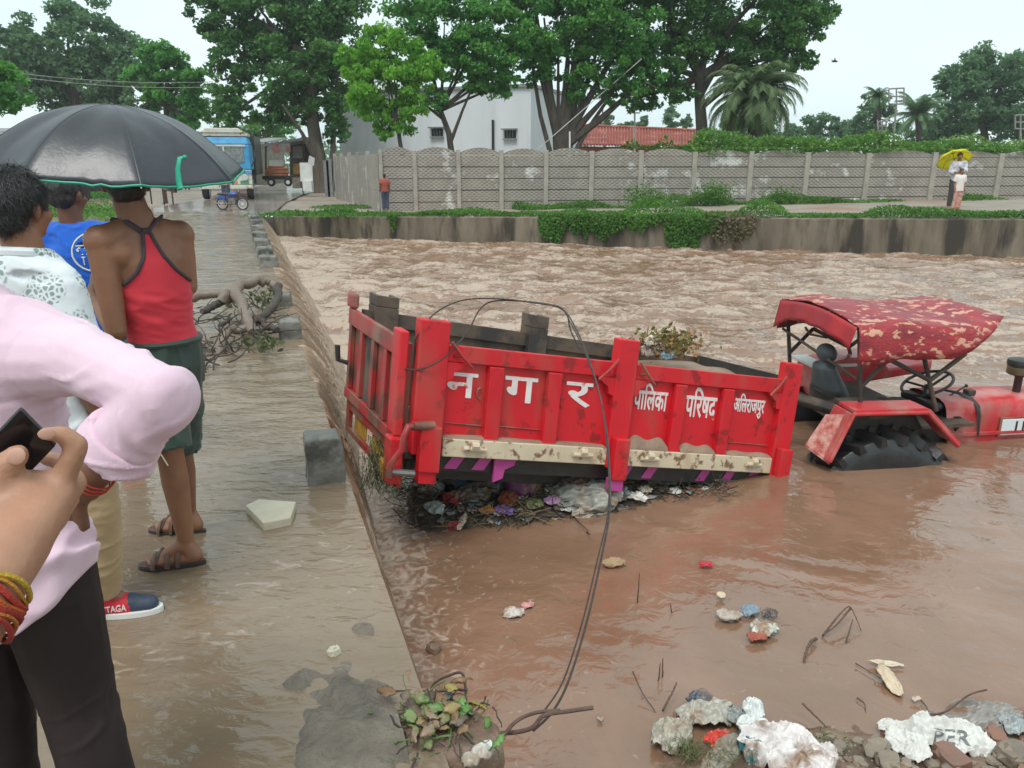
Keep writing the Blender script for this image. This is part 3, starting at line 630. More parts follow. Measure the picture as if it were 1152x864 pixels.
# ------------------------------------------------------------ precast boundary wall
def precast():
    m_pre = M('precast_concrete', (.31, .28, .24), (.23, .205, .175), 1.1, .9, .0, c3=(.55, .54, .50), sc3=1.1, t3=(.575, .66))
    t = m_pre.node_tree; N = t.nodes; L = t.links; tcn = N.new('ShaderNodeTexCoord')
    wv = []
    for ang in (.6, -.6):
        mpn = N.new('ShaderNodeMapping'); mpn.inputs['Rotation'].default_value = (0, ang, 0); L.new(tcn.outputs['Object'], mpn.inputs[0])
        wn = N.new('ShaderNodeTexWave'); wn.inputs['Scale'].default_value = 3.2; wn.bands_direction = 'Z'; L.new(mpn.outputs[0], wn.inputs[0]); wv.append(wn)
    ad = N.new('ShaderNodeMath'); ad.operation = 'MAXIMUM'; L.new(wv[0].outputs['Fac'], ad.inputs[0]); L.new(wv[1].outputs['Fac'], ad.inputs[1])
    bn = N.new('ShaderNodeBump'); bn.inputs['Strength'].default_value = .6; bn.inputs['Distance'].default_value = .03; L.new(ad.outputs[0], bn.inputs['Height']); L.new(bn.outputs[0], N['Principled BSDF'].inputs['Normal'])
    m_post = M('precast_post', (.36, .33, .28), (.28, .255, .215), 3, .9, .3, 20)
    A = Vector((-4.5, 27.2, 0)); B = Vector((18.4, 30, .2)); d = (B-A); d.z = 0; d.normalize(); n = Vector((d.y, -d.x, 0))
    root = thing('boundary_wall', 'grey precast concrete boundary wall with arched panels between posts', 'wall', A)
    pxs = [429, 467, 516, 564, 614, 665, 720, 780, 843, 906, 974, 1048, 1122, 1198, 1276]
    xs = [(onplane(px, 200, A, n)-A).dot(d) for px in pxs]
    zt = lambda x: 2.0-.0035*x
    zb = lambda x: .008*x-.1
    def fn(x, y, z): return A+d*x-n*y+Vector((0, 0, z))
    for i in range(len(xs)-1):
        x0, x1 = xs[i]+.06, xs[i+1]-.06; b = MB(fn); ht = zt(x0)-.0; lo = zb(x0); nsl = 5; h = (ht-.12-lo)/nsl; j = rng.uniform(-.02, .02)
        for k in range(nsl):
            b.box(x0, x1, -.02+rng.uniform(-.006, .006), .03, lo+k*h+.014, lo+(k+1)*h-.014)
        # arch on top
        m_ = 14; arch = .17 if i < 12 else .2
        for k in range(m_):
            u0, u1 = k/m_, (k+1)/m_; a0 = math.sin(PI*u0)**.75*arch+j; a1 = math.sin(PI*u1)**.75*arch+j; X0 = x0+(x1-x0)*u0; X1 = x0+(x1-x0)*u1; z0 = ht-.12+.004
            b.add([(X0, -.02, z0), (X1, -.02, z0), (X1, -.02, z0+.06+a1), (X0, -.02, z0+.06+a0), (X0, .03, z0), (X1, .03, z0), (X1, .03, z0+.06+a1), (X0, .03, z0+.06+a0)], [[0, 1, 2, 3], [7, 6, 5, 4], [3, 2, 6, 7]])
        b.box(x0+.02, x1-.02, .015, .028, lo, ht-.13, 1)
        b.build('panel', [m_pre, m_bark], root)
    for i, x in enumerate(xs):
        b = MB(fn); wd = .065+.003*i; b.box(x-wd, x+wd, -.09, .07, zb(x)-.3, zt(x)+.05+rng.uniform(-.03, .03)); b.build('post', m_post, root, bevel=.012)
    # the return of the wall towards the gate
    p0 = A; p1 = Vector((-8.3, 37.5, 0)); e = (p1-p0); L2 = e.length; e.normalize(); ne = Vector((e.y, -e.x, 0))
    root2 = thing('boundary_wall', 'short receding return of the precast wall beside the dark gate', 'wall', p1)
    def fn2(x, y, z): return p0+e*x-ne*y+Vector((0, 0, z))
    N_ = 5
    for i in range(N_):
        x0 = .15+(L2-.15)*i/N_; x1 = .15+(L2-.15)*(i+1)/N_-.12; b = MB(fn2)
        for k in range(5): b.box(x0, x1, -.02, .03, -.1+k*.4+.008, .3+k*.4-.008)
        b.box(x0, x1, .0, .02, -.1, 1.9); b.build('panel', m_pre, root2)
        b = MB(fn2); b.box(x1+.004, x1+.116, -.07, .07, -.2, 2.02); b.build('post', m_post, root2, bevel=.01)
precast()
def gate():
    root = thing('metal_gate', 'dark closed metal gate between grey pillars left of the boundary wall', 'gate', at(380, 214, 40))
    Y = 40
    b = MB(); b.prism([at(374, 181, Y), at(391, 181, Y), at(391, 215, Y), at(374, 215, Y)], (0, .06, 0)); b.build('gate_leaf', m_dark, root)
    c = MB()
    for x in (375.5, 379, 383, 387, 390): c.prism([at(x-.5, 181, Y-.05), at(x+.5, 181, Y-.05), at(x+.5, 215, Y-.05), at(x-.5, 215, Y-.05)], (0, .04, 0))
    c.build('gate_bars', m_metal, root)
    for x in (369, 372.3, 393.5):
        g = MB(); q = at(x, 214, Y); g.box(q.x-.13, q.x+.13, Y-.13, Y+.13, -.2, at(x, 176+random.random()*5, Y).z); g.build('pillar', m_plas if x > 390 else m_metal, root)
gate()
# ------------------------------------------------------------ vegetation on the wall and the bank
def leafpatch(name, label, cat, pts, size, leaf, kind=None, group=None, up=0., nrm=(0, 0, .6)):
    pts = np.array(pts); v, f = quads(pts, size, np.array(nrm), up=up, asp=.6); t = np.clip(.5+.35*fbm(pts[:, 0]*1.3, pts[:, 1]*1.3, pts[:, 2]*2.5, 3)+rng.uniform(-.25, .25, len(pts)), 0, 1)
    return tag(put(name, npmesh(name, v, f, None, t), leaf), label, cat, group, kind)
def vines():
    P = []
    A = Vector((-4.5, 27.2, 0)); d = Vector((22.9, 2.8, 0)).normalized(); n = Vector((-d.y, d.x, 0))
    x0 = (at(778, 170, 28.6)-A).dot(d); 
    for i in range(22000):
        x = rng.uniform(x0, 32); q = A+d*x+n*rng.uniform(.05, 1.6)
        top = 2.42+.28*float(vn(x*.55, 1.))+.28*max(0, float(vn(x*1.9, 7.)))+.12*float(vn(x*6, 2.)); lo = 1.55
        top -= .5*max(0, 1-(x-x0)/.8)
        z = lo+(top-lo)*rng.uniform(0, 1)**.6; P.append((q.x, q.y, z))
    for i in range(900):      # runners hanging over the arches
        x = rng.uniform(x0, 30); q = A+d*x-n*.1; P.append((q.x, q.y, 2.12-.25*rng.uniform(0, 1)*max(0, float(vn(x*1.1, 3.))+.3)))
    for i in range(420):      # yellowish sprays left of it
        x = x0-rng.uniform(0, 2.6); q = A+d*x+n*.15; P.append((q.x, q.y, 2.12+.35*rng.uniform(0, 1)*max(.2, float(vn(x*1.7, 5.))+.4)))
    leafpatch('climbing_vine', 'bright green vines growing along the top of the boundary wall', 'vine', P, .13, lf_vine, kind='stuff')
vines()
def bankgrass():
    P = []; n = Vector((-BDIR.y, BDIR.x, 0)); L_ = 46
    for i in range(40000):
        x = rng.uniform(.0, 34); dens = .5+.5*float(vn(x*.45, 3.))+.25*float(vn(x*1.7, 8.))
        if x < 6: dens *= .45+.06*x
        if rng.uniform() > dens+.42: continue
        q = BK0+BDIR*x+n*rng.uniform(.12, 1.25 if x > 6 else .8); z = -.08+.0131*x; hgt = .08+.24*max(0, float(vn(x*.9, 4.))+.4)
        if 8.3 < x < 16.2: hgt *= 1.6
        P.append((q.x, q.y, z+hgt*rng.uniform(0, 1)))
    leafpatch('bank_weeds', 'low green weeds along the top of the river wall', 'weeds', P, .075, lf_grass, kind='stuff', up=-.6)
    P = []; A = Vector((-4.5, 27.2, 0)); d = Vector((22.9, 2.8, 0)).normalized(); m_ = Vector((d.y, -d.x, 0))
    for i in range(24000):
        x = rng.uniform(4.5, 32); w_ = .45+.5*max(0, float(vn(x*.8, 2.))+.4); q = A+d*x+m_*rng.uniform(.05, w_+.35)
        hgt = .08+.42*max(0, float(vn(x*.7, 6.))+.05)*(1.5 if 11 < x < 17 else 1.0); P.append((q.x, q.y, .008*x+hgt*rng.uniform(0, 1)))
    leafpatch('wall_weeds', 'green weeds along the foot of the boundary wall', 'weeds', P, .085, lf_grass, kind='stuff', up=-.5)
    P = []
    for c, r, k in ((on(395, 232, .05), 1.1, 900), (on(340, 240, .02), 1.0, 450), (on(372, 242, .02), .6, 500), (on(300, 243, .02), .6, 200), (on(415, 240, .05), 1., 500)):
        for i in range(k):
            a = rng.uniform(0, 2*PI); q = r*rng.uniform(0, 1)**.5; P.append((c.x+math.cos(a)*q*1.4, c.y+math.sin(a)*q, .0+.14*rng.uniform(0, 1)*(1-q/r*.7)))
    leafpatch('roadside_grass', 'tufts of green grass on the dirt beside the road', 'grass', P, .09, lf_grass, kind='stuff', up=-.8)
bankgrass()
def creeper(label, px, wpx, y1, n_, leaf=None, size=.085):
    """a hanging creeper over the face of the river wall"""
    leaf = leaf or lf_grass; P = []; nrm = Vector((BDIR.y, -BDIR.x, 0)); p = onplane(px, 255, BK0, nrm); x = (p-BK0).dot(BDIR); zt = -.02+.0131*x
    zb = onplane(px, y1, BK0, nrm).z; hw = wpx*p.y/900*.5
    for i in range(n_):
        u = rng.uniform(-1, 1); v = rng.uniform(0, 1); lim = 1-abs(u)**1.4*.8+.25*float(vn(u*5+px, 1.))
        if v > lim: continue
        q = BK0+BDIR*(x+u*hw)+nrm*(rng.uniform(.02, .22)*(1-v*.5)); P.append((q.x, q.y, zt+.08-(zt+.08-zb)*v))
    leafpatch('hanging_creeper', label, 'creeper', P, size, leaf, group='creepers hanging over the river wall', nrm=(0, -.8, .4), up=.5)
creeper('narrow pointed green creeper, leftmost of those hanging over the river wall', 622, 34, 280, 1800)
creeper('middle green creeper hanging over the river wall, right of the pointed one', 676, 56, 276, 2400)
creeper('largest feathery green creeper hanging low over the river wall', 775, 78, 282, 4200)
creeper('low fringe of creeper between the middle one and the largest one', 722, 50, 262, 1500)
creeper('tiny creeper hanging over the wall at its left part', 443, 12, 260, 250)
creeper('dry brownish creeper beside the largest green one', 822, 60, 280, 900, leafmat('dry_stems', (.10, .09, .04), (.17, .14, .07), .2), .1)
creeper('thin band of creeper between the pointed and the middle one', 648, 46, 264, 1500)
def bush(label, px, py, Y, r, n_, size=.08, leaf=None):
    c = at(px, py, Y); P = rng.normal(size=(n_, 3))*np.array([r, r*.7, r*.6])+np.array(c); leafpatch('bush', label, 'bush', P, size, leaf or lf_grass, group='bushes at the foot of the boundary wall', up=-.2)
bush('leafy bush at the foot of the boundary wall below the palm', 803, 218, 27.6, .33, 1400)
bush('low bush at the foot of the wall between the creepers', 725, 224, 27.2, .36, 1200)
bush('small bush at the foot of the wall right of the palm', 880, 222, 28, .3, 700)
# band of grass and rocks far left
def leftbank():
    P = []
    for i in range(3500):
        px = rng.uniform(20, 130); py = 236+rng.normal()*5+.05*(px-80); p = on(px, py, .05); P.append((p.x, p.y, .05+.12*rng.uniform(0, 1)))
    leafpatch('verge_grass', 'strip of grass on the far verge at the left', 'grass', P, .1, lf_grass, kind='stuff', up=-.6)
    P = []
    for i in range(3500):
        px = rng.uniform(20, 132); py = rng.uniform(203, 224); p = at(px, py, 38+rng.uniform(-2, 4)); P.append(tuple(p))
    leafpatch('verge_bushes', 'rough green scrub behind the verge at the far left', 'bush', P, .2, lf_mid, kind='stuff')
leftbank()
# ------------------------------------------------------------ red tipping trailer
def paint(name, c, wear=(.16, .05, .03), wsc=3., t=(.62, .72), rough=.38, dirt=(.22, .15, .10), dsc=1.6, dt=(.6, .8), bump=.12, sp=.5):
    """painted steel: flaked wear and a film of dried mud as patches of their own"""
    m = M(name, c, tuple(k*.86 for k in c), 2.5, rough, bump, 40, c3=wear, sc3=wsc, t3=t, rv=.12, spec=sp)
    tr = m.node_tree; N = tr.nodes; L = tr.links; b = N['Principled BSDF']; src = b.inputs['Base Color'].links[0].from_socket
    tcn = N.new('ShaderNodeTexCoord'); mpn = N.new('ShaderNodeMapping'); mpn.inputs['Scale'].default_value = (3.5, 3.5, .8); L.new(tcn.outputs['Object'], mpn.inputs[0])
    n = N.new('ShaderNodeTexNoise'); n.inputs['Scale'].default_value = dsc; n.inputs['Detail'].default_value = 9; L.new(mpn.outputs[0], n.inputs['Vector'])
    r = N.new('ShaderNodeMapRange'); r.inputs[1].default_value = dt[0]; r.inputs[2].default_value = dt[1]; r.inputs[4].default_value = .75; L.new(n.outputs[0], r.inputs[0])
    mxn = N.new('ShaderNodeMix'); mxn.data_type = 'RGBA'; L.new(r.outputs[0], mxn.inputs[0]); L.new(src, mxn.inputs[6]); mxn.inputs[7].default_value = (*dirt, 1); L.new(mxn.outputs[2], b.inputs['Base Color'])
    return m
RED = (.62, .012, .022)
m_red = paint('red_paint', RED, t=(.57, .63), dt=(.48, .78), wear=(.30, .012, .015), wsc=7, rough=.45, dirt=(.30, .10, .07))
m_redd = paint('muddy_red_paint', (.36, .03, .03), wsc=4, t=(.5, .62), wear=(.12, .05, .035), dt=(.45, .62))
m_rust = M('rusted_steel', (.07, .055, .045), (.13, .09, .06), 5, .7, .4, 20, c3=(.035, .032, .03), sc3=2)
m_cream = paint('chipped_cream_paint', (.62, .53, .38), wear=(.20, .11, .06), wsc=14, t=(.55, .62), dt=(.50, .68), dirt=(.42, .27, .15), rough=.6)
m_mag = paint('magenta_paint', (.50, .07, .30), wsc=6, rough=.4)
m_yel = M('yellow_paint', (.45, .25, .03), (.25, .13, .03), 6, .6, .3, 20)
m_steel = M('bare_steel', (.25, .25, .24), (.13, .11, .1), 8, .45, .2, 30, metal=.7)
m_letter = M('white_letter_paint', (.78, .74, .72), (.70, .62, .60), 12, .55, c3=(.66, .14, .14), sc3=9, t3=(.60, .68))
m_tyre = M('black_rubber', (.018, .018, .019), (.03, .03, .03), 8, .28, .3, 30)
m_silt = M('brown_silt', (.23, .15, .10), (.30, .21, .15), 4, .6, .8, 30, dist=.015)
TL, TW, TH_ = 3.255, 1.25, .70
_c = {}
for k, (px, py, Y) in dict(nlt=(466, 384, 4.515), nrt=(890, 428, 5.95), nlb=(457, 508, 4.425), nrb=(873, 531, 5.86), flt=(404, 347, 5.60), frt=(785, 402, 7.03)).items(): _c[k] = at(px, py, Y)
_c['flb'] = _c['flt']+(_c['nlb']-_c['nlt'])*1.0; _c['frb'] = _c['frt']+(_c['nrb']-_c['nrt'])
def T(x, y, z):
    u, v, w_ = x/TL, y/TW, z/TH_
    def li(a, b, t): return a+(b-a)*t
    n = li(li(_c['nlb'], _c['nrb'], u), li(_c['nlt'], _c['nrt'], u), w_); f = li(li(_c['flb'], _c['frb'], u), li(_c['flt'], _c['frt'], u), w_); return li(n, f, v)
def tuv(px, py, y=0.):
    """local x, z on the plane y of the trailer that is seen at a pixel"""
    x, z = TL*.5, TH_*.5; r = ray(px, py).normalized(); o = Vector((0, 0, CAMH))
    for _ in range(12):
        def g(x, z):
            p = T(x, y, z)-o; q = p-r*p.dot(r); a = r.orthogonal().normalized(); b = r.cross(a); return np.array([q.dot(a), q.dot(b)])
        g0 = g(x, z); J = np.stack([(g(x+1e-4, z)-g0)/1e-4, (g(x, z+1e-4)-g0)/1e-4], 1); s = np.linalg.solve(J, -g0); x += s[0]; z += s[1]
    return x, z
def text(name, s, mat, parent, x0, x1, z0, z1, fn, ext=.002, bold=0., group=None):
    """lettering as a thin mesh fitted in a rectangle of the surface given by fn(x, z, depth)"""
    cu = bpy.data.curves.new('t', 'FONT'); cu.body = s; cu.extrude = .004; cu.offset = bold; cu.resolution_u = 3
    o = bpy.data.objects.new('t', cu); COL.objects.link(o); dg = bpy.context.evaluated_depsgraph_get()
    me = bpy.data.meshes.new_from_object(o.evaluated_get(dg)); bpy.data.objects.remove(o)
    n = len(me.vertices); co = np.empty(n*3); me.vertices.foreach_get('co', co); co = co.reshape(-1, 3); lo, hi = co.min(0), co.max(0)
    for i, v in enumerate(me.vertices):
        x = x0+(co[i, 0]-lo[0])/(hi[0]-lo[0])*(x1-x0); z = z0+(co[i, 1]-lo[1])/(hi[1]-lo[1])*(z1-z0); v.co = fn(x, z, ext if co[i, 2] > 0 else -.001)
    me.materials.clear(); me.name = name; ob = put(name, me, mat)
    if parent: keep(ob, parent)
    return ob
def trailer():
    root = thing('tipping_trailer', 'red tipping trailer with white Hindi lettering, tilted and half sunk in the muddy water', 'trailer', T(TL/2, TW/2, -.4))
    B = lambda: MB(T)
    X = lambda px, py=440: tuv(px, py)[0]
    # near side: plate, rails, ribs
    b = B(); b.box(0.02, TL-.02, .0, .03, .12, TH_, 0, 12); b.build('side_panel', m_red, root)
    b = B(); b.box(.03, TL-.03, -.035, -.001, TH_-.10, TH_+.006, 0, 10); b.build('top_rail', m_red, root, bevel=.006)
    xr = [X(554, 440), X(619, 450), X(760, 460), X(812, 470)]
    for x in xr:
        b = B(); b.box(x-.052, x+.052, -.05, -.002, .105, TH_-.105, 0, 3); b.build('rib', m_red, root, bevel=.006)
    pil = [X(484, 400), X(701, 410), X(886, 430)]
    for i, x in enumerate(pil):
        wd = (.10, .088, .092)[i]; b = B(); b.box(x-wd, x+wd, -.06, .03, -.02 if i else .0, TH_+(.15, .165, .13)[i], 0, 3); b.build('pillar', m_red, root, bevel=.008)
        b = B(); b.box(x-wd*.7-.0, x+wd*.7, -.13, -.062, -.09, .20); b.build('hinge_bracket', m_red, root, bevel=.008)
        b = B(); b.box(x-wd*.6, x+wd*.6, -.11, -.03, -.17, -.092); b.build('hinge_foot', m_mag if i else m_red, root, bevel=.005)
        for sg in ((1,), (-1, 1), (-1,))[i]:      # diagonal latch rods and small gussets at the rail
            b = B(); b.tube([(x+sg*(wd+.005), -.08, TH_+.03), (x+sg*(wd+.075), -.085, TH_-.045), (x+sg*(wd+.155), -.08, TH_-.115)], [.011, .011, .009], 8)
            b.tube([(x+sg*(wd+.07), -.085, TH_-.045), (x+sg*(wd+.05), -.04, TH_-.06)], .012, 6); b.build('latch_rod', m_redd, root, True)
            b = B(); b.prism([(x+sg*wd, -.052, TH_-.1), (x+sg*(wd+.14), -.052, TH_-.1), (x+sg*(wd+.09), -.052, TH_-.14), (x+sg*(wd+.05), -.052, TH_-.16), (x+sg*(wd+.04), -.052, TH_-.21), (x+sg*wd, -.052, TH_-.22)], (0, .045, 0)); b.build('gusset', m_red, root)
    # weld lines and hook rings on the plate
    for px, py in ((539, 442), (632, 452)):
        x, z = tuv(px+0, py); b = B(); b.tube([(x+math.cos(a)*.02, -.012, z+math.sin(a)*.035) for a in np.linspace(1.2, 5.0, 8)], .006, 6); b.build('hook', m_redd, root, True)
    for xa_, xb_ in ((pil[0]+.12, xr[0]-.06), (xr[0]+.06, xr[1]-.06), (xr[3]+.1, pil[2]-.12)): b = B(); b.tube([(xa_, -.006, .205), (xb_, -.006, .2)], .005, 5); b.build('weld', m_redd, root, True)
    # cream ledge in two lengths with lugs
    for x0, x1 in ((pil[0]+.105, pil[1]-.093), (pil[1]+.093, pil[2]-.097)):
        b = B(); b.box(x0, x1, -.065, .02, -.0, .117, 0, 8); b.build('ledge', m_cream, root, bevel=.006)
        for u in (.17, .83) if x0 < 1 else (.13, .85):
            x = x0+(x1-x0)*u; b = B(); b.tube([(x-.08, -.085, .066), (x+.08, -.085, .066)], .016, 8); b.tube([(x-.025, -.09, .09), (x+.025, -.09, .09)], .024, 8); b.build('hinge_pin', m_cream, root, True)
    # silt lying on the ledge at the foot of the plates
    def silt(x0, x1, h):
        P = []
        for k in np.linspace(0, 1, 30):
            hh = h*(.35+.65*math.sin(PI*k)*.8+.25*math.sin(k*9))
            P.append([T(x0+(x1-x0)*k, yy, .119+max(.006, hh)*f) for yy, f in ((-.055, .0), (-.05, .25), (-.035, .7), (-.004, 1.))])
        keep(put('silt_deposit', gridmesh('silt', np.array([[tuple(q) for q in r] for r in P])), m_silt, None, True), root)
    silt(pil[1]+.1, xr[2]-.06, .10); silt(xr[2]+.06, xr[3]-.06, .065); silt(xr[3]+.06, pil[2]-.1, .03); silt(pil[0]+.1, pil[1]-.1, .018)
    # black chassis rail with magenta stripes
    b = B(); b.box(.05, TL-.05, .015, .06, -.115, -.006, 0, 10); b.build('chassis_rail', m_black, root)
    for px, lo in ((480, 519), (512, 522), (543, 525), (705, 530), (733, 532), (794, 538), (822, 540), (849, 542)):
        x = X(px, 520); b = B(); b.prism([(x-.045-.03, .012, -.10), (x+.045-.03, .012, -.10), (x+.045+.03, .012, -.012), (x-.045+.03, .012, -.012)], (0, -.004, 0)); b.build('stripe', m_mag, root)
    x = X(562, 525); b = B(); b.prism([(x-.05, -.02, -.01), (x+.11, -.02, -.01), (x+.10, -.02, -.05), (x+.03, -.02, -.08), (x+.02, -.02, -.14), (x-.05, -.02, -.17)], (0, .02, 0)); b.build('hook_bracket', m_mag, root)
    b = B(); b.box(.1, TL-.1, .25, .35, -.25, -.13, 0, 4); b.box(.1, TL-.1, .85, .95, -.25, -.13, 0, 4)
    for x in np.linspace(.2, TL-.2, 7): b.box(x-.03, x+.03, .06, TW-.05, -.12, -.06)
    b.tube([(1.15, .3, -.72), (1.15, TW-.1, -.72)], .06, 10); b.build('chassis', m_black, root)
    for y in (.30, TW-.32):
        b = MB(); c0 = T(1.15, y, -.72); c1 = T(1.15, y+.22, -.72); ax = (c1-c0).normalized(); b.lathe([(.2, 0), (.38, .0), (.42, .05), (.42, .2), (.38, .25), (.2, .25)], c0, ax, 32); b.build('wheel', m_tyre, root, True)
    # floor, far side, front, inner faces
    b = B(); b.box(.0, TL, .03, TW, -.055, -.01, 0, 6); b.build('floor', m_rust, root)
    b = B(); b.box(0.02, TL-.02, TW-.03, TW, .0, TH_, 0, 10); b.box(0.03, TL-.03, TW-.06, TW-.032, TH_-.1, TH_+.004, 0, 8); b.build('far_side_panel', m_rust, root)
    b = B(); b.box(TL-.05, TL-.01, .04, TW-.04, .0, TH_+.02, 0, 1); b.box(TL-.09, TL-.052, .04, TW-.04, TH_-.12, TH_+.024); b.build('front_panel', m_black, root)
    b = B(); b.box(.04, TL-.06, .032, .045, .0, TH_-.01, 0, 8); b.build('inner_lining', m_rust, root)
    for px, py, wd, up in ((600, 375, .085, .155), (431, 352, .09, .13)):
        x, z = tuv(px, py, TW); b = B(); b.box(x-wd, x+wd, TW-.1, TW+.08, TH_*.0, TH_+up*.35, 0, 1); b.box(x-wd, x+wd, TW-.10, TW-.07, TH_+up*.35+.003, TH_+up)
        b.box(x-wd, x-wd+.03, TW-.067, TW+.08, TH_+up*.35+.003, TH_+up); b.box(x+wd-.03, x+wd, TW-.067, TW+.08, TH_+up*.35+.003, TH_+up); b.build('far_bracket', m_rust, root, bevel=.004)
    # silt and water inside
    P = []
    for i in range(40):
        for_ = []
        for j in range(16):
            x = TL-.07-(i/39)*2.7; y = .05+(TW-.1)*j/15; z = .66-.26*(i/39)**1.1+.02*float(vn(x*3, y*4))
            for_.append(tuple(T(x, y, min(z, .675))))
        P.append(for_)
    keep(put('mud_load', gridmesh('load', np.array(P)), m_silt, None, True), root)
    # tail gate at x = 0
    g = B(); g.box(-.035, .0, .02, TW-.02, .06, TH_-.02, 0, 1); tg = g.build('tail_gate', m_redd, root)
    g = B(); g.box(-.075, -.037, .0, TW, TH_-.12, TH_+.0, 0, 4); g.box(-.075, -.037, .0, TW, .02, .10, 0, 4); g.build('gate_frame', m_redd, tg, bevel=.005)
    for k in range(5):
        y = .02+(TW-.1)*k/4; g = B(); g.box(-.07, -.037, y, y+.065, .103, TH_-.123); g.build('gate_bar', m_redd, tg, bevel=.004)
    for k in (0, 2):
        y = .02+(TW-.1)*k/4+.075; g = B(); g.box(-.042, -.0362, y, y+(TW-.1)/4-.08, .103, TH_-.123); g.build('gate_recess', m_rust, tg)
    g = B(); g.box(-.09, -.03, TW-.12, TW+.02, TH_+.004, TH_+.12); g.build('corner_lug', m_redd, root, bevel=.02)
    g = B(); g.box(-.095, -.038, -.02, .13, .10, TH_+.06); g.build('hinge_post', m_red, root, bevel=.01)
    g = B(); g.box(-.13, -.04, -.06, .05, -.20, .098); g.build('hinge_post', m_red, root, bevel=.01)
    g = B(); g.box(-.05, -.02, .0, TW, -.06, .0); g.box(-.05, -.02, .0, TW, -.24, -.20); g.box(-.05, -.02, TW-.08, TW, -.20, -.06); g.build('rear_skirt_frame', m_redd, root)
    g = B(); g.box(-.03, -.022, .1, TW*.5, -.19, -.08); g.box(-.03, -.022, TW*.62, TW*.86, -.19, -.08); g.build('tail_board', m_yel, root)
    g = B(); g.prism([(-.135, .03, -.19), (-.135, .12, -.15), (-.135, .12, -.08), (-.135, .04, -.1)], (.03, 0, 0)); g.build('yellow_reflector_plate', m_yel, root)
    g = B(); g.tube([(.12, -.09, .2), (.02, -.13, .205), (-.05, -.14, .2), (-.075, -.15, .14), (-.08, -.15, .06), (-.1, -.14, .02), (-.14, -.12, -.05), (-.145, -.12, -.13)], .021, 10); g.tube([(-.02, -.135, .205), (.13, -.10, .205)], .03, 10); g.build('locking_lever', m_redd, root, True)
    g = B(); g.tube([(-.16, -.1, -.1), (.02, -.12, -.1)], .022, 8); g.build('lever_pivot', m_steel, root, True)
    g = B(); g.tube([(-.09, TW*.9, .30), (-.16, TW*.92, .31), (-.17, TW*.92, .42)], .02, 6); g.build('gate_hook', m_black, root, True)
    # lettering
    for s, px0, py0, px1, py1, bold in (('न', 500, 419, 537, 447, .012), ('ग', 567, 424, 604, 453, .012), ('र', 636, 430, 666, 458, .012), ('पािलका', 713, 431, 751, 462, .02), ('पिरषद', 771, 436, 806, 472, .02), ('अिलराजपुर', 825, 443, 860, 470, .022)):
        x0, z1 = tuv(px0, (py0+py1)/2)[0], tuv((px0+px1)/2, py0)[1]; x1, z0 = tuv(px1, (py0+py1)/2)[0], tuv((px0+px1)/2, py1)[1]
        sk = -.03
        text('lettering', s, m_letter, root, x0, x1, z0, z1, lambda x, z, e: T(x, -.003-e, z), bold=bold)
trailer()
# ------------------------------------------------------------ half sunk tractor
TR = Vector((3.16, 6.68, -1.93)); TRY = math.radians(8)
TX = Vector((math.cos(TRY), math.sin(TRY), 0)); TY = Vector((-math.sin(TRY), math.cos(TRY), 0))
def Q(x, y, z): return TR+TX*x+TY*y+Vector((0, 0, z))
def q(px, py, y):
    p = onplane(px, py, TR+TY*y, TY)-TR; return (p.dot(TX), y, p.z)
m_cloth_t = M('torn_canopy_cloth', (.33, .022, .028), (.17, .012, .02), 4.2, .45, .5, 9, c3=(.52, .27, .18), sc3=10, t3=(.55, .58), rv=.15, stretch=(1, 1, 1.8), dist=.03)
m_trd = paint('tractor_red_paint', (.50, .03, .035), wear=(.5, .17, .15), wsc=2.6, t=(.48, .62), dt=(.52, .72), dirt=(.32, .17, .13))
m_grey = M('grey_rubber', (.085, .10, .105), (.05, .06, .065), 4, .55, .3, 20)
m_stick = M('sticker', (.66, .72, .74), rough=.4)
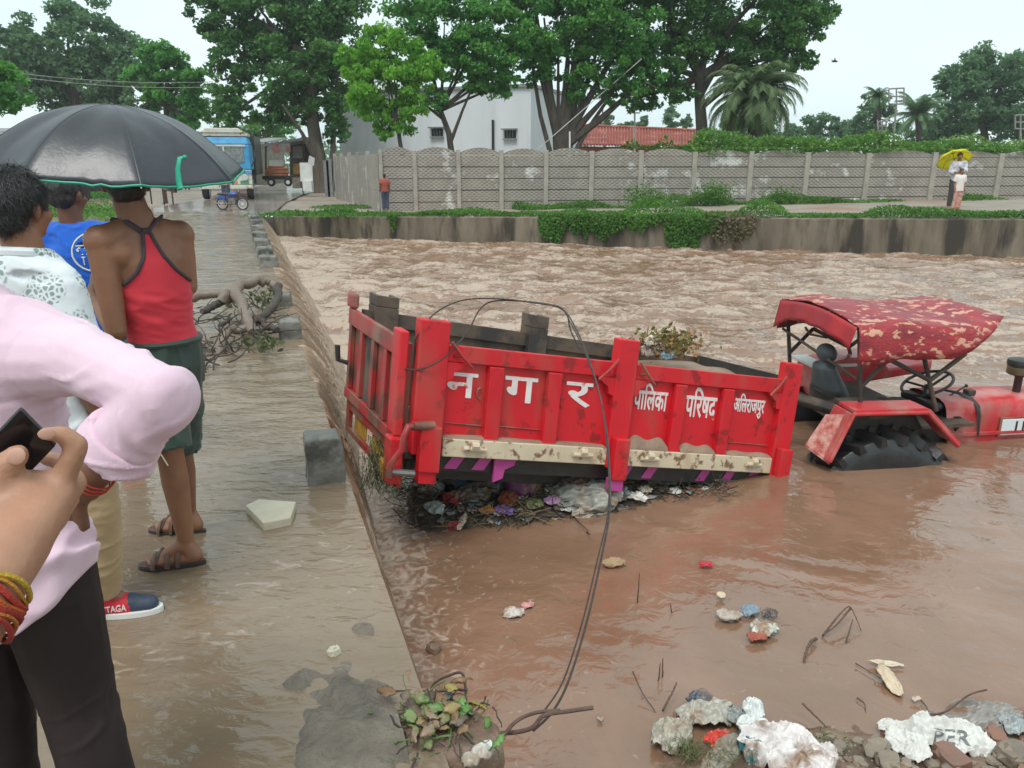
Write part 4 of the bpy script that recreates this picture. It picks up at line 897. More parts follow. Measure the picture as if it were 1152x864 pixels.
def tractor():
    root = thing('farm_tractor', 'red farm tractor under a torn patterned canopy, sunk to its rear wheel in the water', 'tractor', Q(0, 0, 0))
    B = lambda: MB(Q)
    # wheels
    for y0 in (-.78, .42):
        cx = q(1004, 520, -.78)[0]; b = B(); R_ = .70; zc = q(1004, 484, -.6)[2]-R_
        tw = MB(); c0 = Q(cx, y0, zc); tw.lathe([(.34, .03), (.46, .0), (R_-.08, .02), (R_-.035, .06), (R_-.03, .30), (R_-.08, .34), (.46, .36), (.34, .33)], c0, TY, 48); wl = tw.build('rear_wheel', m_tyre, root, True)
        lg = MB()
        for k in range(22):
            for sg in (0, 1):
                a = 2*PI*(k+sg*.5)/22; e = TX*math.cos(a)+Vector((0, 0, math.sin(a))); t_ = -TX*math.sin(a)+Vector((0, 0, math.cos(a)))
                ya, yb = (.0, .19) if sg == 0 else (.36, .17); p0 = c0+TY*ya+e*(R_-.07); p1 = c0+TY*yb+e*(R_-.03)+t_*.11
                lg.prism([p0-t_*.028, p0+t_*.028, p0+t_*.02+e*.075, p0-t_*.02+e*.075], (p1-p0)-e*.0); 
        lg.build('tread_lug', m_tyre, wl)
        rm = MB(); rm.lathe([(.05, .1), (.3, .12), (.34, .04), (.36, .04), (.36, .32), (.33, .32)], c0, TY, 24); rm.build('rim', m_white, wl, True)
    for y0 in (-.62, .38):
        tw = MB(); tw.lathe([(.18, .0), (.34, .02), (.36, .06), (.36, .18), (.34, .22), (.18, .24)], Q(2.25, y0, .36), TY, 32); tw.build('front_wheel', m_tyre, root, True)
    b = B(); b.tube([(2.25, -.5, .4), (2.25, .5, .4)], .06, 8); b.tube([(0, -.5, .7), (0, .5, .7)], .12, 10); b.build('axle', m_black, root, True)
    # fenders: flat topped with sloping ends
    def fender(y0, y1, near):
        pts = [q(907, 497, y0), q(932, 519, y0), q(963, 470, y0), q(1040, 471, y0), q(1074, 501, y0)]
        top = [q(908, 494, y0), q(931, 512, y0), q(957, 467, y0), q(966, 462, y0), q(1036, 464, y0), q(1049, 467, y0), q(1078, 500, y0)]
        prof = [q(933, 520, y0), q(961, 466, y0), q(1044, 464, y0), q(1078, 502, y0)]
        g = B(); n = len(prof)
        for i in range(n-1):
            a, c = prof[i], prof[i+1]; d = Vector((c[0]-a[0], 0, c[2]-a[2])).normalized(); nn = Vector((-d.z, 0, d.x))*.035
            A = Vector((a[0], 0, a[2])); C_ = Vector((c[0], 0, c[2]))
            g.prism([(A.x, y0, A.z), (C_.x, y0, C_.z), (C_.x+nn.x, y0, C_.z+nn.z), (A.x+nn.x, y0, A.z+nn.z)], (0, y1-y0, 0))
        # outer lip
        lip = [(a[0], y0, a[2]) for a in prof]; g.tube(lip, .022, 6)
        f = g.build('fender', m_trd, root, bevel=.008)
        if near:
            e = B(); a0 = q(933, 520, y0); a1 = q(961, 466, y0); bx = q(906, 500, y0+.18); by = q(929, 466, y0+.18)
            e.add([a0, a1, by, bx], [[0, 1, 2, 3]]); e.add([(p[0]-.0, p[1], p[2]-.02) for p in (a0, a1, by, bx)], [[3, 2, 1, 0]])
            e.build('mud_flap', M('flaked_red_paint', (.40, .06, .05), (.6, .36, .3), 14, .6, .4, 20), root)
        # inner web
        w_ = B(); yw = y1-.02 if near else y0+.02
        w_.add([(prof[0][0], yw, prof[0][2]-.2), (prof[1][0], yw, prof[1][2]), (prof[2][0], yw, prof[2][2]), (prof[3][0], yw, prof[3][2]-.2)], [[0, 1, 2, 3]]); w_.build('fender_web', m_black, root)
        return f
    fender(-.80, -.56, True)
    fz = q(966, 462, -.8)[2]
    g = B(); x0 = q(905, 475, .5)[0]; x1 = q(1035, 460, .5)[0]
    g.prism([(x0, .42, fz-.28), (x0+.02, .42, fz+.03), (x0+.35, .42, fz+.10), (x0+.65, .42, fz+.10), (x0+.78, .42, fz-.02), (x1-.1, .42, fz+.02), (x1, .42, fz+.06), (x1, .42, fz-.06), (x0+.6, .42, fz-.14), (x0+.3, .42, fz-.28)], (0, .38, 0)); g.build('fender', m_trd, root, bevel=.02)
    g = B(); g.box(x0-.04, x0+.42, .40, .82, fz+.02, fz+.05); g.build('fender_top_plate', m_white, root, bevel=.008)
    # platform, gearbox body
    g = B(); g.box(-.15, .95, -.22, .22, .62, fz-.34); g.build('gearbox_body', m_black, root, bevel=.03)
    g = B(); a = q(958, 467, -.8); g.box(-.05, .85, -.42, .40, fz-.33, fz-.30); g.box(-.36, .1, -.24, .24, fz-.30, fz-.08); g.build('deck_plate', m_rust, root)
    g = B(); g.box(-.48, -.12, -.62, -.38, fz-.15, fz-.02); g.tube([(-.9, -.2, fz-.02), (-.3, -.45, fz-.17)], .055, 8); g.build('drawbar_arm', m_rust, root, bevel=.01)
    # hood
    hz = q(1090, 452, -.3)[2]; hx0 = q(1066, 460, -.3)[0]; hx1 = hx0+1.25; hb = q(1080, 503, -.3)[2]-.35
    P = []
    for i, x in enumerate(np.linspace(hx0, hx1, 16)):
        u = i/15; w_ = .27-.03*u; top = hz-.02*u; ring = []
        sl = .12*(1-u)*0
        for yy, zz in ((-w_, hb), (-w_, top-.20), (-w_+.004, top-.07), (-w_+.03, top-.025), (-w_+.09, top-.002), (0, top+.012), (w_-.09, top-.002), (w_-.03, top-.025), (w_-.004, top-.07), (w_, top-.20), (w_, hb)):
            xx = x+(.10*max(0, (top-zz)/.5) if i == 0 else 0); ring.append(tuple(Q(xx, yy, zz)))
        P.append(ring)
    keep(put('hood', gridmesh('hood', np.array(P)), m_trd, None, True), root)
    g = B(); g.box(hx0-.10, hx0+.02, -.24, .24, fz-.25, hz-.03); g.box(hx1-.02, hx1+.06, -.24, .24, hb, hz-.03); g.build('dash_cowl', m_black, root, bevel=.03)
    g = B(); g.box(hx0+.06, hx1, -.283, -.262, hz-.335, hz-.30, 0); g.build('hood_trim', m_trd, root, bevel=.005)
    # triangular side vents, strap, cap, sticker
    g = B(); a = q(1076, 475, -.285); g.prism([(a[0]-.02, -.287, a[2]+.05), (a[0]+.035, -.287, a[2]+.05), (a[0]+.04, -.287, a[2]-.05), (a[0]+.01, -.287, a[2]-.09)], (0, .02, 0)); g.build('side_vent', m_black, root)
    g = B(); sx = q(1113, 480, -.285)[0]; g.tube([(hx0+.15, -.02, hz+.03), (hx0+.22, -.12, hz+.03), (hx0+.30, -.2, hz-.01), (hx0+.325, -.265, hz-.06), (hx0+.34, -.285, hz-.15), (hx0+.36, -.288, hz-.34)], [.012, .018, .022, .022, .018, .008], 6, flat=.4); g.build('hanging_strap', m_black, root, True)
    g = B(); c = q(1089, 450, -.1); g.box(c[0]-.04, c[0]+.04, -.14, -.06, hz, hz+.05); g.build('filler_cap', m_rust, root, bevel=.01)
    a0 = q(1128, 472, -.275); a1 = q(1152, 488, -.275); g = B(); g.box(a0[0], a0[0]+.42, -.281, -.268, a1[2], a0[2]); st = g.build('side_sticker', m_stick, root, bevel=.003)
    g = B(); g.box(a0[0]-.02, a0[0]+.44, -.276, -.262, a1[2]-.02, a0[2]+.02); g.build('sticker_frame', m_redd, root, bevel=.003)
    text('lettering', '11', m_black, root, q(1142, 480, -.28)[0], q(1152, 480, -.28)[0], a1[2]+.03, a0[2]-.02, lambda x, z, e: Q(x, -.2815-e, z), bold=.02)
    g = B(); y_ = q(1136, 500, -.28); g.box(y_[0]-.06, y_[0]+.07, -.286, -.272, y_[2]-.03, y_[2]+.02); g.build('emblem', m_yel, root, bevel=.01)
    # intake with pre cleaner
    c = q(1141, 452, -.05); g = B(); g.lathe([(.034, -.05), (.034, .13), (.045, .15), (.10, .16), (.11, .17)], (c[0], -.05, hz), (0, 0, 1), 20); it = g.build('air_intake', m_black, root, True)
    g = B(); g.lathe([(.105, 0), (.11, .01), (.11, .07), (.10, .08)], (c[0], -.05, hz+.165), (0, 0, 1), 28); g.build('cleaner_bowl', M('olive_bowl', (.16, .14, .08), (.1, .09, .05), 8, .35), it, True)
    g = B(); g.lathe([(.115, 0), (.118, .03), (.11, .05), (.06, .062), (.01, .066)], (c[0], -.05, hz+.248), (0, 0, 1), 28); g.build('cleaner_lid', m_black, it, True)
    # steering wheel, column, levers
    c = Vector(Q(*q(1043, 431, 0.))); ax = (TX*-.42+Vector((0, 0, .9))).normalized(); e1 = TY; e2 = ax.cross(e1); g = MB(); R_ = .215
    g.tube([c+e1*math.cos(t)*R_+e2*math.sin(t)*R_ for t in np.linspace(0, 2*PI, 33)], .014, 8, caps=False); sw = g.build('steering_wheel', m_black, root, True)
    g = MB()
    for t in (.4, 2.5, 4.6): g.tube([c+(e1*math.cos(t)+e2*math.sin(t))*R_, c-ax*.05], .012, 6)
    g.ell(c-ax*.04, (.04, .04, .03), 10); g.tube([c-ax*.04, Q(hx0-.02, 0, hz-.04)], .03, 8); g.build('spoke', m_black, sw, True)
    g = B(); p0 = q(1060, 450, -.1); p1 = q(1087, 434, -.1); g.tube([(hx0-.02, -.1, hz), p0, p1], .008, 6); g.ell(p1, (.016, .016, .016), 8); g.build('lever', m_black, root, True)
    g = B(); p1 = q(1130, 445, .1); g.tube([(hx0+.02, .1, hz+.02), q(1100, 450, .1), p1], .006, 5); g.build('lever', m_black, root, True)
    # seat
    sx0 = q(945, 463, 0)[0]; s = Blob()
    bz = q(945, 463, 0)[2]
    s.frust(Q(*q(946, 462, 0)), Q(*q(931, 432, 0)), (.23, .085), (.24, .105), 24, tuple(TY)); s.frust(Q(*q(931, 432, 0)), Q(*q(927, 410, 0)), (.24, .105), (.15, .07), 24, tuple(TY))
    s.ell(Q(*q(927, 411, 0)), (.05, .13, .03), 16); s.cap(Q(*q(927, 412, -.05)), Q(*q(929, 400, -.05)), .012, .012); s.cap(Q(*q(927, 412, .05)), Q(*q(929, 400, .05)), .012, .012)
    s.ell(Q(*q(930, 397, 0)), (.08, .14, .085), 18)
    s.frust(Q(sx0-.05, 0, bz-.0), Q(sx0+.36, 0, bz+.02), (.20, .05), (.19, .05), 24, tuple(TY))
    st = s.fuse('seat', m_grey, root, .012, 5)
    # canopy frame
    g = B(); ct = q(960, 352, -.62)[2]
    fr = []
    ya, yb = -.60, .60
    for y in (ya, yb):
        for (a, c_) in (((968, 466), (967, 372)), ((1053, 462), (1038, 395)), ((968, 436), (1000, 404)), ((1000, 404), (1046, 428)), ((1046, 428), (1086, 398))):
            pa = q(*a, ya); pc = q(*c_, ya); g.tube([(pa[0], y, pa[2]), (pc[0], y, pc[2])], .019, 8)
    pa = q(967, 370, ya); pb = q(1040, 372, ya); g.tube([(pa[0], ya, pa[2]), (pa[0], yb, pa[2])], .018, 8); g.tube([(pb[0], ya, pb[2]), (pb[0], yb, pb[2])], .018, 8)
    g.tube([(pa[0], ya, pa[2]), (pb[0], ya, pb[2])], .016, 6); g.tube([(pa[0], yb, pa[2]), (pb[0], yb, pb[2])], .016, 6)
    g.tube([(pa[0]-.02, yb, pa[2]-.25), (pa[0]+.1, ya+.1, pa[2]-.45)], .013, 6); g.build('canopy_frame', m_rust, root, True)
    g = B(); h0 = q(906, 368, .1); h1 = q(911, 376, .1); h2 = q(930, 380, .0); h3 = q(935, 366, 0); g.tube([h0, h1, h2, h3], .011, 6); g.build('grab_rail', m_rust, root, True)
    # canopy cloth: rear edge, middle and tapering front; cross section arched with hanging flaps
    st_ = [  # (px, py of near top edge, drop of the near flap in px)
        (966, 368, 366, 408), (985, 366, 0, 408), (1010, 364, 0, 403), (1040, 366, 0, 402), (1073, 369, 0, 404), (1100, 366, 0, 388), (1141, 359, 0, 361)]
    P = []; nx = 40; key = []
    for px, pt, _, pb_ in st_:
        a = q(px, pt, -.64); b_ = q(px, pb_, -.68); key.append((a[0], a[2], a[2]-b_[2]))
    key = np.array(key); xs = np.linspace(key[0, 0], key[-1, 0], nx)
    for i, x in enumerate(xs):
        u = i/(nx-1); zt = np.interp(x, key[:, 0], key[:, 1]); dr = np.interp(x, key[:, 0], key[:, 2]); row = []
        wdt = .64*(1-.0*u)*(1 if u < .72 else 1-.25*((u-.72)/.28)); cr_ = .055*(1-u*.6)
        for y, z in ([(-wdt-.05, zt-dr), (-wdt-.045, zt-dr*.75), (-wdt-.035, zt-dr*.5), (-wdt-.02, zt-dr*.22), (-wdt, zt)]+[(-wdt+2*wdt*k/14, zt+cr_*math.sin(PI*k/14)) for k in range(1, 14)]+[(wdt, zt), (wdt+.02, zt-dr*.22), (wdt+.035, zt-dr*.5), (wdt+.05, zt-dr)]):
            rip = .012*float(vn(x*7, y*7))+.02*float(vn(x*3, y*2+9)); row.append(tuple(Q(x, y+rip*.6, z+rip)))
        P.append(row)
    cl = put('canopy', gridmesh('canopy', np.array(P)), m_cloth_t, None, True); so = cl.modifiers.new('s', 'SOLIDIFY'); so.thickness = .006; keep(cl, root)
    # rear drop flap
    P = []; x = key[0, 0]; zt = key[0, 1]
    for k in range(29):
        y = -.64+1.28*k/28; u = k/28; dr = .16+.006*math.sin(k)+(.10*max(0, (u-.75)/.25))+(.02*max(0, .08-u)/.08); top = zt+.055*math.sin(PI*u)-.004
        P.append([tuple(Q(x-.012-.01*j+.01*math.sin(k*.9)*j/5, y, top-dr*j/5)) for j in range(6)])
    fl = put('rear_flap', gridmesh('flap', np.array(P)), M('red_cloth', (.42, .012, .018), (.28, .012, .02), 3, .5, .3, 12), None, True); so = fl.modifiers.new('s', 'SOLIDIFY'); so.thickness = .006; keep(fl, root)
tractor()
# ------------------------------------------------------------ people
def skinmat(name, c, r=.5):
    m = M(name, c, tuple(k*.82 for k in c), 7, r, .15, 90, c3=tuple(k*1.12 for k in c), sc3=4, t3=(.45, .7), rv=.08); m.node_tree.nodes['Principled BSDF'].inputs['Subsurface Weight'].default_value = .06
    m.node_tree.nodes['Principled BSDF'].inputs['Subsurface Radius'].default_value = (.02, .008, .004); return m
sk_brown = skinmat('brown_skin', (.25, .115, .062)); sk_mid = skinmat('tan_skin', (.40, .205, .125)); sk_dark = skinmat('dark_skin', (.17, .075, .045))
m_hair = M('black_hair', (.010, .009, .010), (.022, .02, .02), 30, .42, .5, 120, spec=.6)
def weave(m, s=420, k=.10):
    t = m.node_tree; N = t.nodes; L = t.links; b = N['Principled BSDF']; tcn = N.new('ShaderNodeTexCoord'); o = None
    prev = b.inputs['Normal'].links[0].from_socket if b.inputs['Normal'].links else None
    w1 = N.new('ShaderNodeTexNoise'); mpn = N.new('ShaderNodeMapping'); mpn.inputs['Scale'].default_value = (1, 1, 6); L.new(tcn.outputs['Object'], mpn.inputs[0]); w1.inputs['Scale'].default_value = s*.25; w1.inputs['Detail'].default_value = 3; L.new(mpn.outputs[0], w1.inputs[0])
    bn = N.new('ShaderNodeBump'); bn.inputs['Strength'].default_value = k; bn.inputs['Distance'].default_value = .003; L.new(w1.outputs[0], bn.inputs['Height'])
    if prev: L.new(prev, bn.inputs['Normal'])
    L.new(bn.outputs[0], b.inputs['Normal']); b.inputs['Sheen Weight'].default_value = .0 if 'black' in m.name else .15; return m
c_pink = weave(M('pink_linen', (.66, .47, .56), (.70, .54, .62), 3, .85, .2, 30, spec=.2, stretch=(1, 1, .5)))
c_white = weave(M('white_cotton', (.62, .66, .68), (.72, .76, .78), 3, .85, .1, 30, spec=.2))
c_blue = weave(M('blue_cotton', (.012, .085, .42), (.015, .11, .52), 3, .8, .1, 30, spec=.2))
c_red = weave(M('red_jersey', (.56, .035, .055), (.66, .05, .07), 4, .8, .1, 30, spec=.2))
c_trim = M('dark_trim', (.05, .035, .042), (.07, .05, .06), 20, .8)
c_green = weave(M('dark_green_cloth', (.022, .045, .035), (.03, .06, .045), 3, .6, .1, 30))
c_tan = weave(M('tan_cotton', (.37, .255, .135), (.43, .31, .175), 3, .85, .1, 30, spec=.2))
c_black = weave(M('black_trouser_cloth', (.020, .014, .014), (.032, .023, .023), 5, .7, .1, 40, spec=.3))
c_jean = weave(M('dark_denim', (.03, .04, .07), (.05, .06, .1), 6, .8, .1, 40))
m_leather = M('brown_leather', (.075, .035, .025), (.12, .06, .04), 12, .5, .3, 50)
def rz(v, a): c, s = math.cos(a), math.sin(a); return Vector((v[0]*c-v[1]*s, v[0]*s+v[1]*c, v[2]))
def joints(x, y, z0, yaw, H=1.7, **ov):
    k = H/1.7; o = Vector((x, y, z0)); J = {}
    d = dict(pelvis=(0, 0, .93), waist=(0, 0, 1.06), chest=(0, -.01, 1.27), neck=(0, -.015, 1.43), head=(0, .015, 1.585),
             shR=(.165, -.01, 1.385), shL=(-.165, -.01, 1.385), elR=(.215, -.03, 1.11), elL=(-.215, -.03, 1.11), wrR=(.22, .05, .87), wrL=(-.22, .05, .87),
             hipR=(.085, 0, .90), hipL=(-.085, 0, .90), knR=(.095, .01, .49), knL=(-.095, .01, .49), anR=(.10, -.02, .085), anL=(-.10, -.02, .085))
    for n, v in d.items(): J[n] = o+rz(Vector(v)*k, yaw)
    J['yaw'] = yaw; J['k'] = k; J['footR'] = yaw-.15; J['footL'] = yaw+.15; J['hyaw'] = yaw
    J.update(ov); return J
def hand(b, wr, d, nrm, s=1., side=1, curl=.5):
    """palm, four unequal fingers and a thumb; d = direction of the hand, nrm = back of the hand"""
    d = Vector(d).normalized(); nrm = Vector(nrm); nrm = (nrm-d*nrm.dot(d)).normalized(); t = d.cross(nrm)*side
    R_ = Matrix((t, d, nrm)).transposed(); c = wr+d*.055*s
    b.ell(c, (.040*s, .052*s, .016*s), 14, R=R_); b.cap(wr-d*.02*s, wr+d*.03*s, .026*s, .024*s, 10)
    for i, (o, l) in enumerate(((.030, .075), (.010, .083), (-.010, .076), (-.028, .060))):
        p = wr+d*.088*s+t*o*s; q_ = [wr+d*.05*s+t*o*.8*s, p]; e = d.copy(); l *= s
        for j, f in enumerate((.45, .32, .26)):
            a = curl*(.6+.35*j); e = (e*math.cos(a*.8)-nrm*math.sin(a*.8)).normalized(); p = p+e*l*f; q_.append(p)
        b.chain(q_, [.009*s, .0095*s, .0085*s, .0078*s, .0068*s])
    p = wr+d*.02*s+t*.03*s; q_ = [wr+d*.01*s+t*.01*s, p, p+(d*.5+t*.7-nrm*.3).normalized()*.035*s, p+(d*.95+t*.6-nrm*.7).normalized()*.062*s]
    b.chain(q_, [.013*s, .0125*s, .0105*s, .009*s])
def foot(b, an, yaw, k=1.):
    f = rz((0, 1, 0), yaw); r = rz((1, 0, 0), yaw); z = Vector((0, 0, 1)); g = Vector((an.x, an.y, an.z-.085*k))
    b.cap(an, g+z*.035*k-f*.025*k, .036*k, .034*k); b.cap(an+f*.02*k, g+f*.10*k+z*.035*k, .034*k, .026*k)
    b.cap(g+z*.03*k-f*.03*k, g+f*.12*k+z*.022*k+r*.012*k, .032*k, .022*k); b.cap(g+z*.025*k-f*.03*k, g+f*.11*k+z*.02*k-r*.022*k, .028*k, .02*k)
    for i, (o, l) in enumerate(((.026, .185), (.010, .182), (-.006, .174), (-.021, .164), (-.034, .150))):
        b.cap(g+f*.11*k+r*o*.8*k+z*.02*k, g+f*(l-.01)*k+r*o*k+z*.014*k, .012*k, (.0125 if i == 0 else .009)*k, 8)
def headshape(b, J, face=True):
    k = J['k']; c = J['head']; a = J['hyaw']; R_ = Matrix.Rotation(a, 3, 'Z')
    P = lambda x, y, z: c+R_ @ Vector((x, y, z))*k
    b.ell(P(0, -.012, .025), (.074*k, .094*k, .092*k), 20, R=R_); b.ell(P(0, .022, -.04), (.060*k, .066*k, .062*k), 16, R=R_); b.ell(P(0, .062, -.088), (.024*k, .02*k, .018*k), 10, R=R_)
    b.cap(P(0, .080, .012), P(0, .108, -.022), .010*k, .014*k, 8); b.ell(P(0, .084, -.052), (.024*k, .014*k, .011*k), 10, R=R_)
    for s in (-1, 1):
        b.ell(P(s*.076, -.004, -.008), (.010*k, .022*k, .033*k), 12, R=R_ @ Matrix.Rotation(s*.35, 3, 'Z')); b.ell(P(s*.045, .055, -.03), (.022*k, .024*k, .022*k), 10, R=R_); b.ell(P(s*.03, .076, .028), (.022*k, .014*k, .008*k), 8, R=R_)
    b.cap(J['neck']-Vector((0, 0, .03))*k, c+R_ @ Vector((0, -.018, -.06))*k, .066*k, .058*k); b.cap(J['neck']-Vector((0, 0, .05))*k, J['neck']+Vector((0, 0, .01))*k, .072*k, .062*k)
def hair(J, parent, n=5200, ln=.045, nape=-.055, vox=.008, lift=0., far=False):
    k = J['k']; c = J['head']; R_ = Matrix.Rotation(J['hyaw'], 3, 'Z'); h = Blob()
    h.ell(c+R_ @ Vector((0, -.018, .036))*k, (.083*k, .101*k, .096*k), 22, R=R_); h.ell(c+R_ @ Vector((0, -.050, -.012))*k, (.071*k, .062*k, (.05-nape*.3)*k), 16, R=R_)
    if far: return h.fuse('hair', m_hair, parent, .02, 1)
    def fn(co, no): return co+no*(.006*fbm(co[:, 0]*30, co[:, 1]*30, co[:, 2]*18, 3))[:, None]
    ob = h.fuse('hair', m_hair, parent, vox, 3, fn); me = ob.data
    V = []; F = []; vs_ = me.vertices; idx = rng.integers(0, len(vs_), n)
    for i in idx:
        p = vs_[i].co; nn = vs_[i].normal; q_ = R_.inverted() @ (p-c)
        if q_.y > .06 and q_.z < .05: continue
        down = Vector((0, 0, -1)); back = R_ @ Vector((0.25, -.5, 0)); d = (down*.8+back*.4+Vector(rng.normal(size=3))*.45); d = d-nn*d.dot(nn); d = d.normalized()
        l = ln*k*rng.uniform(.5, 1.3); s = d.cross(nn)*.0011; pts = []; e = (d+nn*(.35+lift+rng.uniform(0, .35))).normalized(); w_ = p-nn*.003
        for j in range(4): pts.append(w_); w_ = w_+e*l/3; e = (e+d*.25-nn*.22).normalized()
        o = len(V)
        for j, w_ in enumerate(pts): V += [w_-s*(1-j*.28), w_+s*(1-j*.28)]
        for j in range(3): F.append([o+2*j, o+2*j+1, o+2*j+3, o+2*j+2])
    st = put('hair_strands', npmesh('st', np.array([tuple(v) for v in V]), np.array(F)), m_hair, None); keep(st, ob); return ob
def body(J, parent, mat, vox=.008, name='body', torso=False, hands=(1, 1), curl=.5, slim=1., hd=None, feet=True):
    b = Blob(); k = J['k']; xa = tuple(rz((1, 0, 0), J['yaw'])); f = lambda a, c: (a*k*slim, c*k*(slim+1)/2)
    z = lambda a, b_, t: a.lerp(b_, t)
    P, W_, C_, N_ = J['pelvis'], J['waist'], J['chest'], J['neck']
    b.frust(P-Vector((0, 0, .06))*k, P+Vector((0, 0, .04))*k, f(.15, .105), f(.155, .11), 26, xa); b.frust(P+Vector((0, 0, .035))*k, W_, f(.155, .11), f(.132, .098), 26, xa)
    b.frust(W_-Vector((0, 0, .005)), C_.lerp(W_, .35), f(.132, .098), f(.160, .112), 26, xa); b.frust(C_.lerp(W_, .37), C_+Vector((0, 0, .05))*k, f(.158, .112), f(.163, .108), 26, xa)
    b.frust(C_+Vector((0, 0, .045))*k, N_-Vector((0, 0, .035))*k, f(.163, .108), f(.115, .075), 26, xa); b.frust(N_-Vector((0, 0, .045))*k, N_+Vector((0, 0, .02))*k, f(.115, .075), f(.055, .055), 26, xa)
    if torso:
        for S in 'RL': b.cap(J['sh'+S].lerp(N_, .5)+Vector((0, 0, -.01)), J['sh'+S], .052*k, .056*k); b.cap(C_.lerp(J['sh'+S], .6), J['sh'+S], .07*k, .052*k)
        return b.fuse(name, mat, None, vox, 6)
    for S in 'RL':
        sh, el, wr, hp, kn, an = (J[q_+S] for q_ in ('sh', 'el', 'wr', 'hip', 'kn', 'an'))
        b.cap(sh.lerp(N_, .5)+Vector((0, 0, -.01)), sh, .052*k, .056*k); b.ell(sh, (.06*k, .06*k, .062*k), 14); b.cap(C_.lerp(sh, .6), sh.lerp(el, .15), .07*k, .052*k)
        ar = J.get('ar', 1.)*k; b.cap(sh, sh.lerp(el, .5), .054*ar, .048*ar); b.cap(sh.lerp(el, .5), el, .048*ar, .039*ar); b.cap(el, el.lerp(wr, .35), .040*ar, .040*ar); b.cap(el.lerp(wr, .35), wr, .040*ar, .026*k)
        if hands[0 if S == 'R' else 1]:
            d = (wr-el).normalized(); nn = rz((1 if S == 'R' else -1, 0.1, 0.1), J['yaw']); nn = J.get('pn'+S, nn); hand(b, wr, J.get('hd'+S, d), nn, k, 1 if S == 'L' else -1, curl)
        b.cap(hp, kn, .082*k, .056*k); b.cap(kn, kn.lerp(an, .3), .053*k, .055*k); b.cap(kn.lerp(an, .3), an+Vector((0, 0, .02)), .056*k, .034*k)
        if feet: foot(b, an, J['foot'+S], k)
    headshape(b, J); return b.fuse(name, mat, parent, vox, 4)
def shirt(J, parent, mat, name='shirt', hem=.86, infl=.022, sleeve=.75, vox=.008, fn=None, low=(.0, .0), flare=.0, low2=0., arms='RL', ai=None):
    b = Blob(); k = J['k']; xa = tuple(rz((1, 0, 0), J['yaw'])); i = infl; P, W_, C_, N_ = J['pelvis'], J['waist'], J['chest'], J['neck']; h = Vector((P.x, P.y, hem*k+P.z-.93*k)); h = Vector((P.x, P.y, P.z+(hem-.93)*k))
    f = lambda a, c: (a*k+i, c*k+i)
    b.frust(h, W_, f(.168+flare, .118+flare), f(.150, .108), 28, xa); b.frust(W_-Vector((0, 0, .006)), C_, f(.150, .108), f(.168, .114), 28, xa); b.frust(C_-Vector((0, 0, .006)), C_+Vector((0, 0, .055))*k, f(.168, .114), f(.168, .108), 28, xa)
    b.frust(C_+Vector((0, 0, .05))*k, N_-Vector((0, 0, .03))*k, f(.166, .106), f(.12, .078), 28, xa); b.frust(N_-Vector((0, 0, .035))*k, N_+Vector((0, 0, .018))*k, f(.12, .078), f(.050, .052), 28, xa)
    i = infl if ai is None else ai
    for S in arms:
        sh, el, wr = J['sh'+S], J['el'+S], J['wr'+S]; b.cap(sh.lerp(N_, .55)+Vector((0, 0, -.012)), sh, .052*k+i*.8, .055*k+i*.8); b.cap(C_.lerp(sh, .6), sh.lerp(el, .15), .07*k+i, .052*k+i)
        b.ell(sh, (.058*k+i*.8,)*3, 14)
        if sleeve <= 1: b.frust(sh, sh.lerp(el, sleeve), .058*k+i, .053*k+i*1.4, 18)
        else:
            ar = J.get('ar', 1.)*k; b.cap(sh, el, .062*ar+i, .048*ar+i); e = el.lerp(wr, sleeve-1); b.frust(el, e, .048*ar+i, .048*ar+i, 18); d = (e-el).normalized(); b.frust(e-d*.03, e+d*.005, .050*ar+i, .052*ar+i, 20)
    return b.fuse(name, mat, parent, vox, 3, fn or folds(.007*k))
def trousers(J, parent, mat, name='trousers', low=.06, vox=.009, fn=None, infl=.018, w=.0, legs='RL', slim=1.):
    b = Blob(); k = J['k']; xa = tuple(rz((1, 0, 0), J['yaw'])); i = infl; P = J['pelvis']; f = lambda a, c: (a*k*slim+i, c*k*(slim+1)/2+i)
    b.frust(P+Vector((0, 0, .09))*k, P-Vector((0, 0, .03))*k, f(.142, .105), f(.160, .118), 26, xa); b.frust(P-Vector((0, 0, .025))*k, P-Vector((0, 0, .12))*k, f(.160, .118), f(.145, .10), 26, xa)
    for S in legs:
        hp, kn, an = J['hip'+S], J['kn'+S], J['an'+S]
        b.cap(hp, hp.lerp(kn, .4), .086*k+i, .078*k+i); 
        if low >= .45: e = hp.lerp(kn, 1-(low-.49)/.41); b.frust(hp.lerp(kn, .3), e, .080*k+i, .070*k+i*1.3+w, 20)
        else: b.cap(hp.lerp(kn, .38), kn, .078*k+i, .060*k+i); e = an.lerp(kn, max(0, (low-.085)/.4)); b.frust(kn, e, .060*k+i, .048*k+i*1.2+w, 20)
    return b.fuse(name, mat, parent, vox, 3, fn or folds(.008*k, 5, 9, 4.))
